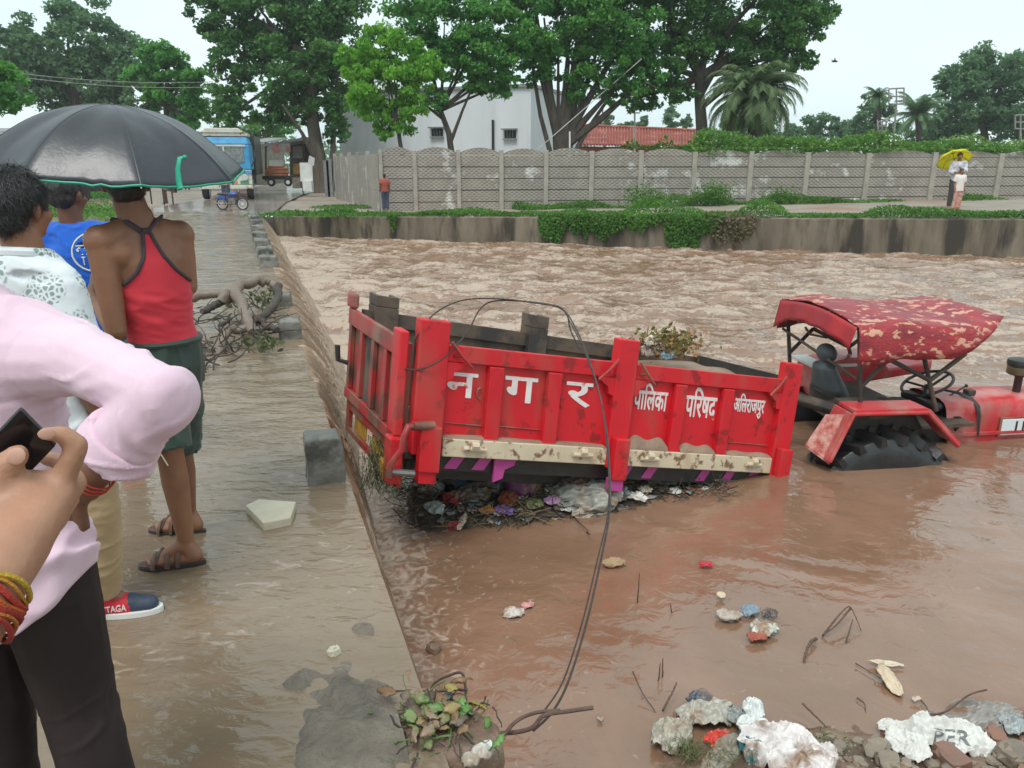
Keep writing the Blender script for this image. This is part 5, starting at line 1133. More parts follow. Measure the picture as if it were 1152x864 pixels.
# ---- man in the red vest
J = joints(-1.37, 2.93, 0, math.radians(42), 1.64)
yw = J['yaw']
J.update(head=at(141, 205, 2.93), neck=Vector((-1.40, 2.93, 1.44)), shL=Vector((-1.487, 2.81, 1.375)), shR=Vector((-1.295, 3.035, 1.375)), elL=at(131, 372, 2.78), wrL=Vector((-1.62, 2.96, 1.16)), elR=at(211, 322, 3.02), wrR=Vector((-1.47, 3.12, 1.05)),
         hipR=Vector((-1.365, 3.03, .85)), hipL=Vector((-1.39, 2.94, .85)), knL=at(191, 507, 2.87), anL=at(209, 606, 2.90), anR=Vector((-1.47, 3.20, .085)), knR=Vector((-1.43, 3.10, .46)), footL=math.radians(100), footR=math.radians(88), hyaw=math.radians(30),
         hdL=Vector((-.2, .6, .75)), hdR=Vector((-.6, .7, .2)))
J['pelvis'] = Vector((-1.375, 2.97, .90)); J['waist'] = Vector((-1.377, 2.955, 1.02)); J['chest'] = Vector((-1.385, 2.935, 1.245)); J['anL'].z = .115; J['anR'].z = .11
p_red = thing('person', 'person from behind in a red racerback vest, dark green shorts and brown sandals', 'person', (-1.37, 2.95, 0))
bo = body(J, p_red, sk_brown, .0075, slim=.86)
def bvh_of(o): return BVHTree.FromPolygons([v.co.copy() for v in o.data.vertices], [tuple(p.vertices) for p in o.data.polygons])
def wrap(J, bvh, zs, hw, cen, off, n=60):
    """patch following the body: rows at heights zs, hw(z) half angle about direction cen"""
    P = []
    for z in zs:
        t = np.clip((z-J['pelvis'].z)/(J['chest'].z-J['pelvis'].z), 0, 1.6); ax = J['pelvis'].lerp(J['chest'], float(t)); ax = Vector((ax.x, ax.y, z)); row = []
        for u in np.linspace(-1, 1, n):
            d = rz((0, 1, 0), cen+u*hw(z)); o = ax+d*.32; h = None
            for _ in range(3):
                h = bvh.ray_cast(o, -d); 
                if h[0] is None: break
                if (h[0]-ax).length < .215: break
                o = h[0]-d*.02; o = o
            p = h[0] if h and h[0] is not None and (h[0]-ax).length < .23 else ax+d*.12
            row.append(p+d*off)
        P.append(row)
    return P
def vest():
    tmp = body(J, None, sk_brown, .009, 'tmp', torso=True, slim=.86); bv = bvh_of(tmp); bpy.data.objects.remove(tmp); Z0 = .985; ZA = 1.19; ZT = 1.405; cen = J['yaw']+PI
    def hwb(z):
        return float(np.interp(z, [ZA, ZA+.012, ZA+.035, ZA+.07, ZA+.12, ZT], [1.55, 1.25, .95, .62, .36, .17]))
    def sm(P, it=3):
        A = np.array([[tuple(p) for p in r] for r in P])
        for _ in range(it): A[1:-1, 1:-1] = (A[:-2, 1:-1]+A[2:, 1:-1]+A[1:-1, :-2]+A[1:-1, 2:])/4
        return A
    off = .013
    lo = sm(wrap(J, bv, np.linspace(Z0, ZA, 34), lambda z: PI, cen, off, 110))
    x, y, z = lo[..., 0], lo[..., 1], lo[..., 2]
    rid = (1-np.abs(vn(x*9+y*6, y*5, z*34+x*12))*2)*.0045; ctr = np.array([J['waist'].x, J['waist'].y]); dr = lo[..., :2]-ctr; dr /= np.linalg.norm(dr, axis=2)[..., None]; lo[..., :2] += dr*(rid*np.clip(np.linspace(6, 0, 34), 0, 1)[:, None])[..., None]; lo[:, -1] = lo[:, 0]
    v1 = put('vest', gridmesh('vest', lo), c_red, None, True)
    up = sm(wrap(J, bv, np.linspace(ZA, ZT, 40), hwb, cen, off, 40), 4); fr = sm(wrap(J, bv, np.linspace(ZA, ZT-.04, 24), lambda z: float(np.interp(z, [ZA, ZA+.06, ZT], [1.55, .9, .5])), cen+PI, off, 40), 4)
    for A in (up, fr):
        L0 = lo[-1]; 
        for r_ in range(3):
            for j in range(A.shape[1]):
                q_ = L0[np.argmin(np.linalg.norm(L0-A[0, j], axis=1))]; A[r_, j, :2] += (q_[:2]-A[r_, j, :2])*(1-r_/3)
    bm = bmesh.new(); bm.from_mesh(v1.data)
    for A in (up, fr):
        m2 = gridmesh('x', A); bm.from_mesh(m2)
    bm.to_mesh(v1.data); bm.free(); v1.data.shade_smooth(); keep(v1, p_red)
    for A, e in ((up, 0), (up, -1), (fr, 0), (fr, -1)):
        b = MB(); pts = [Vector(p) for p in A[:, e]]; b.tube(pts[::2]+[pts[-1]], .0075, 8, flat=1.); b.build('vest_trim', c_trim, v1, True)
    # shoulder bands from the top of the back strap over the shoulders
    for s, e in ((1, -1), (-1, 0)):
        a = Vector(up[-1, e]); f_ = Vector(fr[-1, 0 if e == -1 else -1]); r = rz((1, 0, 0), J['yaw']); N_ = J['neck']
        mid = N_+r*.085*(1 if (a-N_).dot(r) > 0 else -1); pts = []
        m1 = a.lerp(mid, .5); 
        for q_ in (a, m1+Vector((0, 0, .01)), mid+Vector((0, 0, .0)), mid.lerp(f_, .5), f_):
            h = bv.find_nearest(q_); pts.append(h[0]+h[1]*.006)
        b = MB(); b.tube(pts, .011, 8, flat=.6); b.build('shoulder_strap', c_trim, v1, True)
    b = MB(); pts = [Vector(p) for p in up[-1]]; b.tube(pts[::4]+[pts[-1]], .012, 8); b.build('vest_trim', c_trim, v1, True)
vest()
hair(J, p_red, 2500, .02, -.055)
tr_ = trousers(J, p_red, c_green, 'shorts', .50, .008, folds(.014, 12, 5, 2.), .014, .004, slim=.84)
b = MB(); b.tube([J['pelvis']+Vector((0, 0, .075))+rz((math.cos(a)*.134, math.sin(a)*.112, 0), yw) for a in np.linspace(0, 2*PI, 40)], .013, 8, caps=False); b.build('waistband', c_green, tr_, True)
b = MB()
pp = J['knL']+Vector((-.02, -.088, .06)); b.tube([pp, pp+Vector((.03, .0, -.05)), pp+Vector((.045, .004, -.09))], .003, 5); b.build('cord', M('cream_cord', (.6, .52, .36)), tr_, True)
def sandal(an, yaw, par, k=1.):
    f = rz((0, 1, 0), yaw); r = rz((1, 0, 0), yaw); g = Vector((an.x, an.y, an.z-.085)); b = MB(); out_ = []
    for u in np.linspace(0, 2*PI, 26)[:-1]:
        y = .065+.135*math.sin(u); w_ = .036+.012*math.sin(u)*1.0; out_.append(g+f*y+r*math.cos(u)*w_+Vector((0, 0, -.012)))
    b.prism(out_, (0, 0, .018)); b.prism([p+Vector((0, 0, .0185)) for p in out_], (0, 0, .006), 1); s = b.build('sandal', [m_black, m_leather], par, bevel=.003)
    c = MB()
    for y, h, w_ in ((.13, .045, .052), (.075, .062, .048), (.035, .066, .045)):
        c.tube([g+f*y+r*math.cos(a)*w_+Vector((0, 0, .004+math.sin(a)*h)) for a in np.linspace(0, PI, 11)], .013, 8, flat=.35)
    c.tube([g+f*.035+r*.045+Vector((0, 0, .02)), g+f*.10+r*.01+Vector((0, 0, .065)), g+f*.13-r*.045+Vector((0, 0, .02))], .011, 6); c.build('strap', m_leather, s, True)
sandal(J['anL'], J['footL'], p_red); sandal(J['anR'], J['footR'], p_red)
J_red = J
# ---- black umbrella he holds
def umbrella(label, apex, R_, Hd, tilt, a0, mat, trim, mrib, nseg=8, shaft=.75, group=None, near=True, name='umbrella', belly=1.15):
    root = thing(name, label, 'umbrella', apex-Vector((0, 0, shaft)), group)
    Rm = Matrix.Rotation(tilt[0], 3, 'X') @ Matrix.Rotation(tilt[1], 3, 'Y')
    fn = lambda x, y, z: apex+Rm @ Vector((x, y, z))
    nr, na = (26, 96) if near else (8, 32); P = []
    def prof(r, phi):
        w_ = (phi/(2*PI/nseg)) % 1; v = math.sin(PI*w_)            # 0 on a rib, 1 between ribs
        z = -Hd*(r**2.25)*1.0; rr = R_*r*(1-.105*v*r**1.2)
        z -= Hd*.075*v*r*(1.0-.25*r) ; 
        if near: z += .004*math.sin(phi*9+r*7)*r*v+.008*vn(math.cos(phi)*4, math.sin(phi)*4, r*4)*r+.004*vn(math.cos(phi)*14, math.sin(phi)*14, r*5)*r*r*(.3+v)
        return rr, float(z)
    for i in range(nr+1):
        r = .03+.97*i/nr; row = []
        for j in range(na+1):
            phi = 2*PI*j/na; rr, z = prof(r, phi); row.append(tuple(fn(rr*math.cos(phi+a0), rr*math.sin(phi+a0), z)))
        P.append(row)
    cn = put('canopy', gridmesh('canopy', np.array(P)), mat, None, True); so = cn.modifiers.new('s', 'SOLIDIFY'); so.thickness = .0015; keep(cn, root)
    if near:
        b = MB(fn); pts = [Vector((prof(1, 2*PI*j/96)[0]*math.cos(2*PI*j/96+a0), prof(1, 2*PI*j/96)[0]*math.sin(2*PI*j/96+a0), prof(1, 2*PI*j/96)[1])) for j in range(97)]; b.tube(pts, .0045, 6, caps=False); b.build('edge_binding', trim, cn, True)
        for s in range(nseg):
            b = MB(fn); phi = 2*PI*s/nseg; b.tube([Vector((prof(r, phi)[0]*math.cos(phi+a0), prof(r, phi)[0]*math.sin(phi+a0), prof(r, phi)[1]+.001)) for r in np.linspace(.03, 1, 20)], .0016, 5); b.build('seam', mat, cn, True)
    for s in range(nseg):
        phi = 2*PI*s/nseg; b = MB(fn); pts = [Vector((prof(r, phi)[0]*math.cos(phi+a0), prof(r, phi)[0]*math.sin(phi+a0), prof(r, phi)[1]-.006)) for r in np.linspace(.03, 1.01, 12)]; b.tube(pts, .003 if near else .006, 5)
        b.tube([Vector((0, 0, -Hd*.95)), pts[6]], .0025 if near else .005, 5); b.build('rib', mrib, root, True)
    b = MB(fn); b.tube([(0, 0, .008), (0, 0, -shaft)], [.006 if near else .012]*2, 8); b.build('shaft', mrib, root, True)
    b = MB(fn); b.tube([(0, 0, -shaft+.11), (0, 0, -shaft-.02)], .014 if near else .02, 10); b.build('handle', m_black, root, True)
    return root, fn, prof
m_umb = M('black_umbrella_nylon', (.016, .018, .023), (.024, .027, .034), 3, .36, .12, 45, c3=(.034, .039, .048), sc3=2.5, rv=.1, spec=.6)
m_teal2 = M('green_binding', (.01, .26, .16), (.015, .33, .20), 20, .5)
apx = at(126, 118, 3.10)
u_root, ufn, uprof = umbrella('wet black umbrella with green edge binding, held over the person in the red vest', apx, .485, .235, (math.radians(4), math.radians(5)), math.radians(-11), m_umb, m_teal2, m_steel, shaft=.66)
b = MB(); s0 = at(207, 177, 2.70); s1 = at(203, 200, 2.68)
pts = [at(209, 176, 2.73), at(202, 178, 2.72), at(200, 190, 2.71), at(201, 203, 2.71), at(203, 213, 2.70)]; b.tube(pts, [.006, .010, .011, .013, .013], 8, flat=.5); b.ell(at(208, 177, 2.72), (.008, .008, .008), 8)
st = b.build('closing_strap', m_teal2, u_root, True)
# ---- man in the flowered shirt
J = joints(-1.545, 2.40, 0, math.radians(-14), 1.58)
J['head'] = at(22, 233, 2.38); J['hyaw'] = math.radians(-16); J['neck'] = Vector((J['head'].x+.0, 2.37, 1.37))
J['footR'] = math.radians(-80); J['anR'] = Vector((-1.52, 2.53, .105)); J['knR'] = Vector((-1.44, 2.45, .48)); J['hipR'] = Vector((-1.45, 2.42, .86))
p_fl = thing('person', 'person from behind with thick black hair, a white leaf patterned shirt and tan trousers', 'person', (-1.49, 2.4, 0))
body(J, p_fl, sk_brown, .009); hair(J, p_fl, 8000, .045, -.075, lift=-.12)
def floral(m):
    t = m.node_tree; N = t.nodes; L = t.links; b = N['Principled BSDF']; src = b.inputs['Base Color'].links[0].from_socket
    tcn = N.new('ShaderNodeTexCoord')
    nz = N.new('ShaderNodeTexNoise'); nz.inputs['Scale'].default_value = 9; nz.inputs['Detail'].default_value = 2; L.new(tcn.outputs['Object'], nz.inputs[0])
    a = N.new('ShaderNodeVectorMath'); a.operation = 'MULTIPLY_ADD'; L.new(nz.outputs['Color'], a.inputs[0]); a.inputs[1].default_value = (.05,)*3; L.new(tcn.outputs['Object'], a.inputs[2])
    v = N.new('ShaderNodeTexVoronoi'); v.feature = 'DISTANCE_TO_EDGE'; v.inputs['Scale'].default_value = 62; L.new(a.outputs[0], v.inputs['Vector'])
    v2 = N.new('ShaderNodeTexVoronoi'); v2.inputs['Scale'].default_value = 9.5; L.new(tcn.outputs['Object'], v2.inputs['Vector'])
    r1 = N.new('ShaderNodeMapRange'); r1.inputs[1].default_value = .10; r1.inputs[2].default_value = .22; r1.inputs[3].default_value = 0; r1.inputs[4].default_value = 1; L.new(v.outputs[0], r1.inputs[0])
    r2 = N.new('ShaderNodeMapRange'); r2.inputs[1].default_value = .50; r2.inputs[2].default_value = .56; r2.inputs[3].default_value = .85; r2.inputs[4].default_value = 0; L.new(v2.outputs['Distance'], r2.inputs[0])
    mu = N.new('ShaderNodeMath'); mu.operation = 'MULTIPLY'; L.new(r1.outputs[0], mu.inputs[0]); L.new(r2.outputs[0], mu.inputs[1])
    mxn = N.new('ShaderNodeMix'); mxn.data_type = 'RGBA'; L.new(mu.outputs[0], mxn.inputs[0]); L.new(src, mxn.inputs[6]); mxn.inputs[7].default_value = (.17, .25, .22, 1); L.new(mxn.outputs[2], b.inputs['Base Color']); return m
s_ = shirt(J, p_fl, floral(c_white), sleeve=.8, infl=.026, vox=.008, hem=.84)
b = Blob(); N_ = J['neck']
b = MB(); b.tube([N_+Vector((0, 0, .012))+rz((math.cos(a)*.066, math.sin(a)*.062, -.01*math.sin(a)), J['yaw']) for a in np.linspace(0, 2*PI, 36)], .017, 8, flat=1., caps=False); b.build('collar', c_white, s_, True)
trousers(J, p_fl, c_tan, low=.10, vox=.009, fn=folds(.010, 7, 30, 8.))
def shoe(an, yaw, par, txt=True):
    f = rz((0, 1, 0), yaw); r = rz((1, 0, 0), yaw); g = Vector((an.x, an.y, an.z-.085)); R_ = Matrix((r, f, Vector((0, 0, 1)))).transposed()
    s = Blob(); s.cap(g+Vector((0, 0, .05))-f*.03, g+f*.10+Vector((0, 0, .038)), .048, .038); s.cap(g+f*.05+Vector((0, 0, .035)), g+f*.155+Vector((0, 0, .03)), .042, .034); s.frust(g+Vector((0, 0, .04)), g+Vector((0, 0, .10)), .046, .042)
    m_ = [M('red_shoe_canvas', (.62, .02, .035), (.5, .015, .03), 8, .6)]; o = s.fuse('shoe', m_, par, .006, 3)
    o.data.materials.append(M('navy_shoe_canvas', (.03, .045, .075), (.04, .055, .09), 8, .6))
    for p in o.data.polygons:
        if (p.center-g).dot(f)+.25*(p.center.z-g.z) > .105: p.material_index = 1
    out_ = []
    for u in np.linspace(0, 2*PI, 28)[:-1]: y = .065+.138*math.sin(u); w_ = .043+.008*math.sin(u); out_.append(g+f*y+r*math.cos(u)*w_+Vector((0, 0, -.005)))
    b = MB(); b.prism(out_, (0, 0, .026)); b.build('sole', m_white, o, bevel=.004)
    if txt:
        bv = bvh_of(o); sd = -r if r.y > 0 else r
        def fn(x, z, e):
            p0 = g+f*x+Vector((0, 0, z))+sd*.2; h = bv.ray_cast(p0, -sd); return (h[0] if h[0] else g+f*x+Vector((0, 0, z))+sd*.045)+sd*(e+.0005)
        text('lettering', 'YTAGA', m_white, o, .0, .085, .030, .056, fn, bold=.01)
shoe(J['anR'], J['footR'], p_fl); shoe(J['anL'], J['footL'], p_fl, False)
# ---- man in the blue T-shirt
J = joints(-2.20, 4.0, 0, math.radians(-4), 1.58); J['head'] = at(77, 219, 4.0); J['neck'] = Vector((J['head'].x, 4.0, 1.335)); J['hyaw'] = math.radians(-14)
p_bl = thing('person', 'person from behind in a blue T-shirt with a white circle and lettering on the back', 'person', (-2.2, 4, 0))
body(J, p_bl, sk_dark, .012); hair(J, p_bl, 1800, .02, -.05); s_ = shirt(J, p_bl, c_blue, sleeve=.62, infl=.022, vox=.010, hem=.84); trousers(J, p_bl, c_jean, low=.06, vox=.012)
for S in 'RL': shoe(J['an'+S], J['foot'+S], p_bl, False)
bv = bvh_of(s_)
cc = at(103, 284, 3.87); 
def fb(x, z, e):
    p = Vector((cc.x+x, 3.4, cc.z+z)); h = bv.ray_cast(p, Vector((0, 1, 0))); return (h[0] if h[0] else Vector((cc.x+x, 3.87, cc.z+z)))+Vector((0, -e-.001, 0))
b = MB(); b.tube([fb(math.cos(a)*.095, math.sin(a)*.095, .001) for a in np.linspace(0, 2*PI, 50)], .0045, 5, caps=False); b.build('printed_circle', m_white, s_, True)
text('lettering', 'गित', m_white, s_, -.078, .03, -.012, .055, fb, bold=.01); text('lettering', 'ा पथ', m_white, s_, -.05, .045, -.062, -.02, fb, bold=.01)
# ---- man in the pink shirt
J = joints(-1.06, 1.42, 0, math.radians(-6), 1.72)
J.update(ar=.80, shR=at(74, 398, 1.38), elR=at(182, 446, 1.17), wrR=at(90, 552, 1.21), neck=Vector((-1.05, 1.42, 1.41)), shL=Vector((-1.22, 1.43, 1.36))); J['hdR'] = Vector((-.85, .15, -.45)); J['pnR'] = Vector((.2, -1, .3))
J['hipR'] = Vector((-.975, 1.42, .90)); J['knR'] = Vector((-.965, 1.45, .49)); J['anR'] = Vector((-.93, 1.44, .085)); J['knL'] = Vector((-1.16, 1.46, .49)); J['anL'] = Vector((-1.2, 1.46, .085))
p_pk = thing('person', 'nearest person, in a pale pink rolled sleeve shirt and black trousers', 'person', (-1.0, 1.42, 0))
body(J, p_pk, sk_dark, .007, curl=.7); hair(J, p_pk, 2500, .03)
base = folds(.014, 3.5, 12, 1.3, .3); P0 = J['pelvis'].copy(); armf = folds(.018, 5, 19, 6.1, .2, dirv=(J['elR']-J['shR']))
def pinkfn(co, no):
    d = co-np.array(J['elR']); wa = np.exp(-(np.linalg.norm(d, axis=1)/.16)**2)[:, None]
    a = base(co, no)*(1-wa)+armf(co, no)*wa
    w_ = np.clip((1.02-a[:, 2])/.2, 0, 1); lx = np.clip(np.abs((a[:, 0]-P0.x)/.2), 0, 1.1); a[:, 2] += w_*(.12*lx**2-.035)
    yk = np.exp(-((a[:, 2]-1.235)/.004)**2)*(a[:, 1] < 1.42)*(a[:, 0] < -.86); a -= no*(.0035*yk)[:, None]
    s = np.abs((co-np.array(J['shR'])) @ np.array((J['elR']-J['shR']).normalized())-.0); ring = np.exp(-(s/.006)**2)*(np.linalg.norm(co-np.array(J['shR']), axis=1) < .13); return a-no*(.003*ring)[:, None]
e0 = J['elR'].lerp(J['wrR'], .44); d0 = (J['wrR']-J['elR']).normalized(); cf = Blob(); cf.frust(e0-d0*.012, e0+d0*.028, .061, .069, 30); cf.frust(e0+d0*.018, e0+d0*.036, .066, .061, 30); cuff_ = cf
s_ = shirt(J, p_pk, c_pink, sleeve=1.46, infl=.032, ai=.017, vox=.0062, hem=.76, fn=pinkfn)
cuff_.fuse('cuff', c_pink, s_, .0045, 2, folds(.004, 14, 30, 3.3))
b = MB()
for k in range(3):
    a = J['elR'].lerp(J['wrR'], .80+.035*k); d = (J['wrR']-J['elR']).normalized(); X = d.orthogonal().normalized(); Y_ = d.cross(X); b = MB(); b.tube([a+(X*math.cos(t)+Y_*math.sin(t))*.0335 for t in np.linspace(0, 2*PI, 24)], .0016, 5, caps=False)
    b.build('wrist_thread', M('red_thread', (.4, .03, .02)), p_pk, True)
trousers(J, p_pk, c_black, low=.05, vox=.007, fn=folds(.012, 6, 12, 3.), infl=.020)
for S in 'RL': shoe(J['an'+S], J['foot'+S], p_pk, False)
# ---- hand with the phone: its owner stands just left of the camera
ph_c = at(32, 499, .70)
J = joints(-.86, .20, 0, math.radians(-12), 1.68); J['wrR'] = at(0, 645, .60); J['elR'] = Vector((-.50, .33, 1.12)); J['shR'] = Vector((-.70, .18, 1.36))
p_ph = thing('person', 'person at the left edge whose raised hand with thread bracelets holds up a phone', 'person', (-.86, .2, 0))
b = Blob(); wr = J['wrR']; A = lambda px, py, Y=.69: at(px, py, Y)
b.cap(J['elR'], J['elR'].lerp(wr, .5), .040, .036); b.cap(J['elR'].lerp(wr, .5), wr, .036, .027)
pc = A(30, 590, .66)
b.cap(wr, A(18, 612, .64), .027, .030); b.cap(A(18, 612, .64), A(62, 560, .69), .029, .020); b.cap(A(12, 600, .65), A(38, 550, .69), .028, .020); b.cap(A(5, 590, .66), A(20, 560, .68), .026, .018); b.cap(A(38, 590, .66), A(74, 552, .71), .022, .015)
b.chain([A(52, 560, .69), A(72, 536, .70), A(88, 501, .705), A(70, 487, .70), A(50, 489, .69)], [.014, .0125, .0105, .0088, .0078])       # index finger over the far corner
b.chain([A(64, 566, .71), A(86, 543, .725), A(70, 520, .735), A(50, 515, .735)], [.014, .0115, .0095, .008])                                # middle
b.chain([A(60, 582, .71), A(78, 562, .735), A(62, 540, .75), A(44, 538, .75)], [.013, .0108, .009, .0078])                                  # ring
b.chain([A(50, 598, .70), A(68, 583, .73), A(55, 562, .75), A(40, 560, .75)], [.012, .0095, .008, .007])                                    # little
b.chain([A(2, 588, .66), A(-3, 548, .67), A(6, 524, .675), A(20, 512, .68)], [.0165, .0145, .0135, .0112])                                  # thumb
k = J['k']; xa = tuple(rz((1, 0, 0), J['yaw'])); 
b2 = b
body_sh = b2
def restbody(b):
    P, W_, C_, N_ = J['pelvis'], J['waist'], J['chest'], J['neck']; b.frust(P-Vector((0, 0, .06)), W_, (.15, .11), (.132, .098), 24, xa); b.frust(W_-Vector((0, 0, .01)), C_, (.132, .098), (.16, .11), 24, xa); b.frust(C_-Vector((0, 0, .01)), N_, (.163, .108), (.07, .06), 24, xa)
    headshape(b, J); b.cap(C_.lerp(J['shR'], .6), J['shR'], .07, .058); b.cap(J['shR'], J['elR'], .055, .041); b.cap(C_.lerp(J['shL'], .6), J['shL'], .07, .058); b.cap(J['shL'], J['elL'], .055, .041); b.cap(J['elL'], J['wrL'], .04, .027); hand(b, J['wrL'], (0, .1, -1), rz((-1, 0, 0), J['yaw']), 1, 1)
    for S in 'RL': b.cap(J['hip'+S], J['kn'+S], .08, .055); b.cap(J['kn'+S], J['an'+S], .055, .034); foot(b, J['an'+S], J['foot'+S])
restbody(b); b.fuse('body', sk_mid, p_ph, .0055, 3); hair(J, p_ph, 800, .03)
s_ = shirt(J, p_ph, c_white, sleeve=.7, infl=.022, vox=.014, hem=.84); trousers(J, p_ph, c_jean, low=.06, vox=.014)
d = (wr-J['elR']).normalized(); X = d.orthogonal().normalized(); Y_ = d.cross(X)
for kx, (c, r_) in enumerate((((.55, .35, .03), .0026), ((.5, .22, .02), .0018), ((.42, .03, .015), .003), ((.50, .10, .015), .0026), ((.33, .02, .012), .003), ((.55, .18, .02), .002), ((.40, .03, .02), .0026))):
    a = wr-d*(.010+.0058*kx); b = MB(); b.tube([a+(X*math.cos(t)+Y_*math.sin(t))*(.0315+.0005*kx)+d*.003*math.sin(3*t+kx) for t in np.linspace(0, 2*PI, 28)], r_, 6, caps=False); b.build('wrist_thread', M('thread', c, tuple(q_*.7 for q_ in c), 90, .6, .6, 300), p_ph, True)
for (c_, e_, r_) in ((A(21, 511, .667), A(10, 520, .667), .008), (A(50, 488, .681), A(60, 487, .685), .006)):
    n_ = Blob(); d_ = (c_-e_).normalized(); n_.ell(c_.lerp(e_, .25), (r_, r_*1.25, r_*.25), 12, R=Matrix((d_.cross(Vector((0, -1, 0))).normalized(), d_, Vector((0, -1, 0)))).transposed()); n_.build('nail', M('nail', (.55, .32, .24), rough=.25), p_ph, True)
# phone
def phone():
    a, b_, c, d_ = A(23, 459, .70), A(64, 501, .715), A(26, 541, .705), A(-14, 498, .69)
    n = (b_-a).cross(d_-a).normalized(); n = n if n.y > 0 else -n
    root = thing('smartphone', 'black smartphone held up in the raised hand at the left edge', 'phone', (a+c)/2); b = MB(); b.prism([a, b_, c, d_], n*.008); b.build('case', m_black, root, bevel=.003)
    s = MB(); e = [p.lerp((a+c)/2, .06)-n*.0006 for p in (a, b_, c, d_)]; s.prism(e, n*.0004); s.build('screen', M('dark_glass', (.006, .006, .008), rough=.08), root)
phone()
# ------------------------------------------------------------ stones, branch and rubbish
m_stone = M('wet_grey_stone', (.12, .115, .10), (.20, .19, .165), 4, .4, .8, 14, c3=(.06, .058, .05), sc3=5, rv=.2, dist=.02)
m_sand = M('pale_stone', (.42, .38, .28), (.52, .47, .36), 5, .6, .5, 20)
m_rock = M('red_brown_stone', (.24, .12, .08), (.16, .10, .075), 5, .5, .7, 20, rv=.2); m_rock2 = M('buff_stone', (.27, .22, .16), (.17, .14, .11), 6, .55, .7, 20)
def lump(c, r, seed=0, n=3, rough=.22, mat=None, name='stone', R=None):
    bm = bmesh.new(); bmesh.ops.create_icosphere(bm, subdivisions=n, radius=1.)
    co = np.array([tuple(v.co) for v in bm.verts]); h = 1+rough*fbm(co[:, 0]*1.2+seed*7.1, co[:, 1]*1.2, co[:, 2]*1.2+seed, 4)
    co = co*h[:, None]; co = np.sign(co)*np.abs(co)**.7
    if name == 'stone': co = np.round(co*2.2+.3)/2.2*.6+co*.4
    if R: pass
    Rm = Matrix.Rotation(seed*2.4, 3, 'Z') @ Matrix.Rotation(seed*.7 % .5-.25, 3, 'X')
    for v, p in zip(bm.verts, co): v.co = Vector(c)+Rm @ Vector((p[0]*r[0], p[1]*r[1], p[2]*r[2]))
    me = bpy.data.meshes.new(name); bm.to_mesh(me); bm.free(); return put(name, me, mat, None, name != 'stone')
def guard(px, py, w_, h, label, seed):
    c = on(px, py, 0); a = math.atan2(EDIR.y, EDIR.x)-PI/2; b = Blob(); X = Vector((math.cos(a), math.sin(a), 0)); Y = Vector((-X.y, X.x, 0)); c = c+Y*w_*.5
    hw = w_/2; s = Blob(); V = [c+X*(sx*hw*(1-.10*t))+Y*(sy*hw*(1-.10*t))+Vector((0, 0, -.08+(h+.08)*t)) for t in (0, 1) for sx, sy in ((-1, -1), (1, -1), (1, 1), (-1, 1))]
    s.add(V, [[3, 2, 1, 0], [4, 5, 6, 7]]+[[j, (j+1) % 4, 4+(j+1) % 4, 4+j] for j in range(4)])
    def fn(co, no): return co+no*(w_*.045*fbm(co[:, 0]*9+seed, co[:, 1]*9, co[:, 2]*9, 4))[:, None]
    tag(s.fuse('guard_stone', m_stone, None, w_*.07, 3, fn), label, 'stone', 'guard stones along the edge of the flooded causeway')
guard(368, 549, .20, .27, 'large dark square guard stone nearest the camera, beside the rear of the red trailer', 1)
guard(328, 384, .22, .20, 'guard stone just below the fallen branch at the water edge', 2)
guard(318, 347, .24, .17, 'guard stone partly hidden behind the arched end of the fallen branch', 3)
gl = ['first', 'second', 'third', 'fourth', 'fifth', 'sixth', 'seventh']
for i, (px, py, w_) in enumerate(((303, 302, .30), (299, 291, .30), (296, 281, .32), (293, 272, .34), (291, 263, .34), (289, 256, .36), (287, 250, .36))):
    guard(px, py, w_, .20, '%s of the small far guard stones beyond the branch, counted from the near end' % gl[i], 5+i)
def slab(name, label, pts, z, th, mat, cat='slab'):
    b = MB(); P = [on(*p, z) for p in pts]; b.prism([p-Vector((0, 0, th)) for p in P], (0, 0, th)); return tag(b.build(name, mat, None, bevel=.006), label, cat)
slab('stone_slab', 'flat pale cream stone slab lying in the shallow water left of the large guard stone', [(276, 568), (291, 561), (333, 564), (327, 582), (296, 588)], .055, .06, m_sand)
o = lump(on(376, 735, .02), (.022, .018, .02), 3, mat=m_sand); tag(o, 'small pale pebble on the wet concrete patch at the bottom', 'pebble')
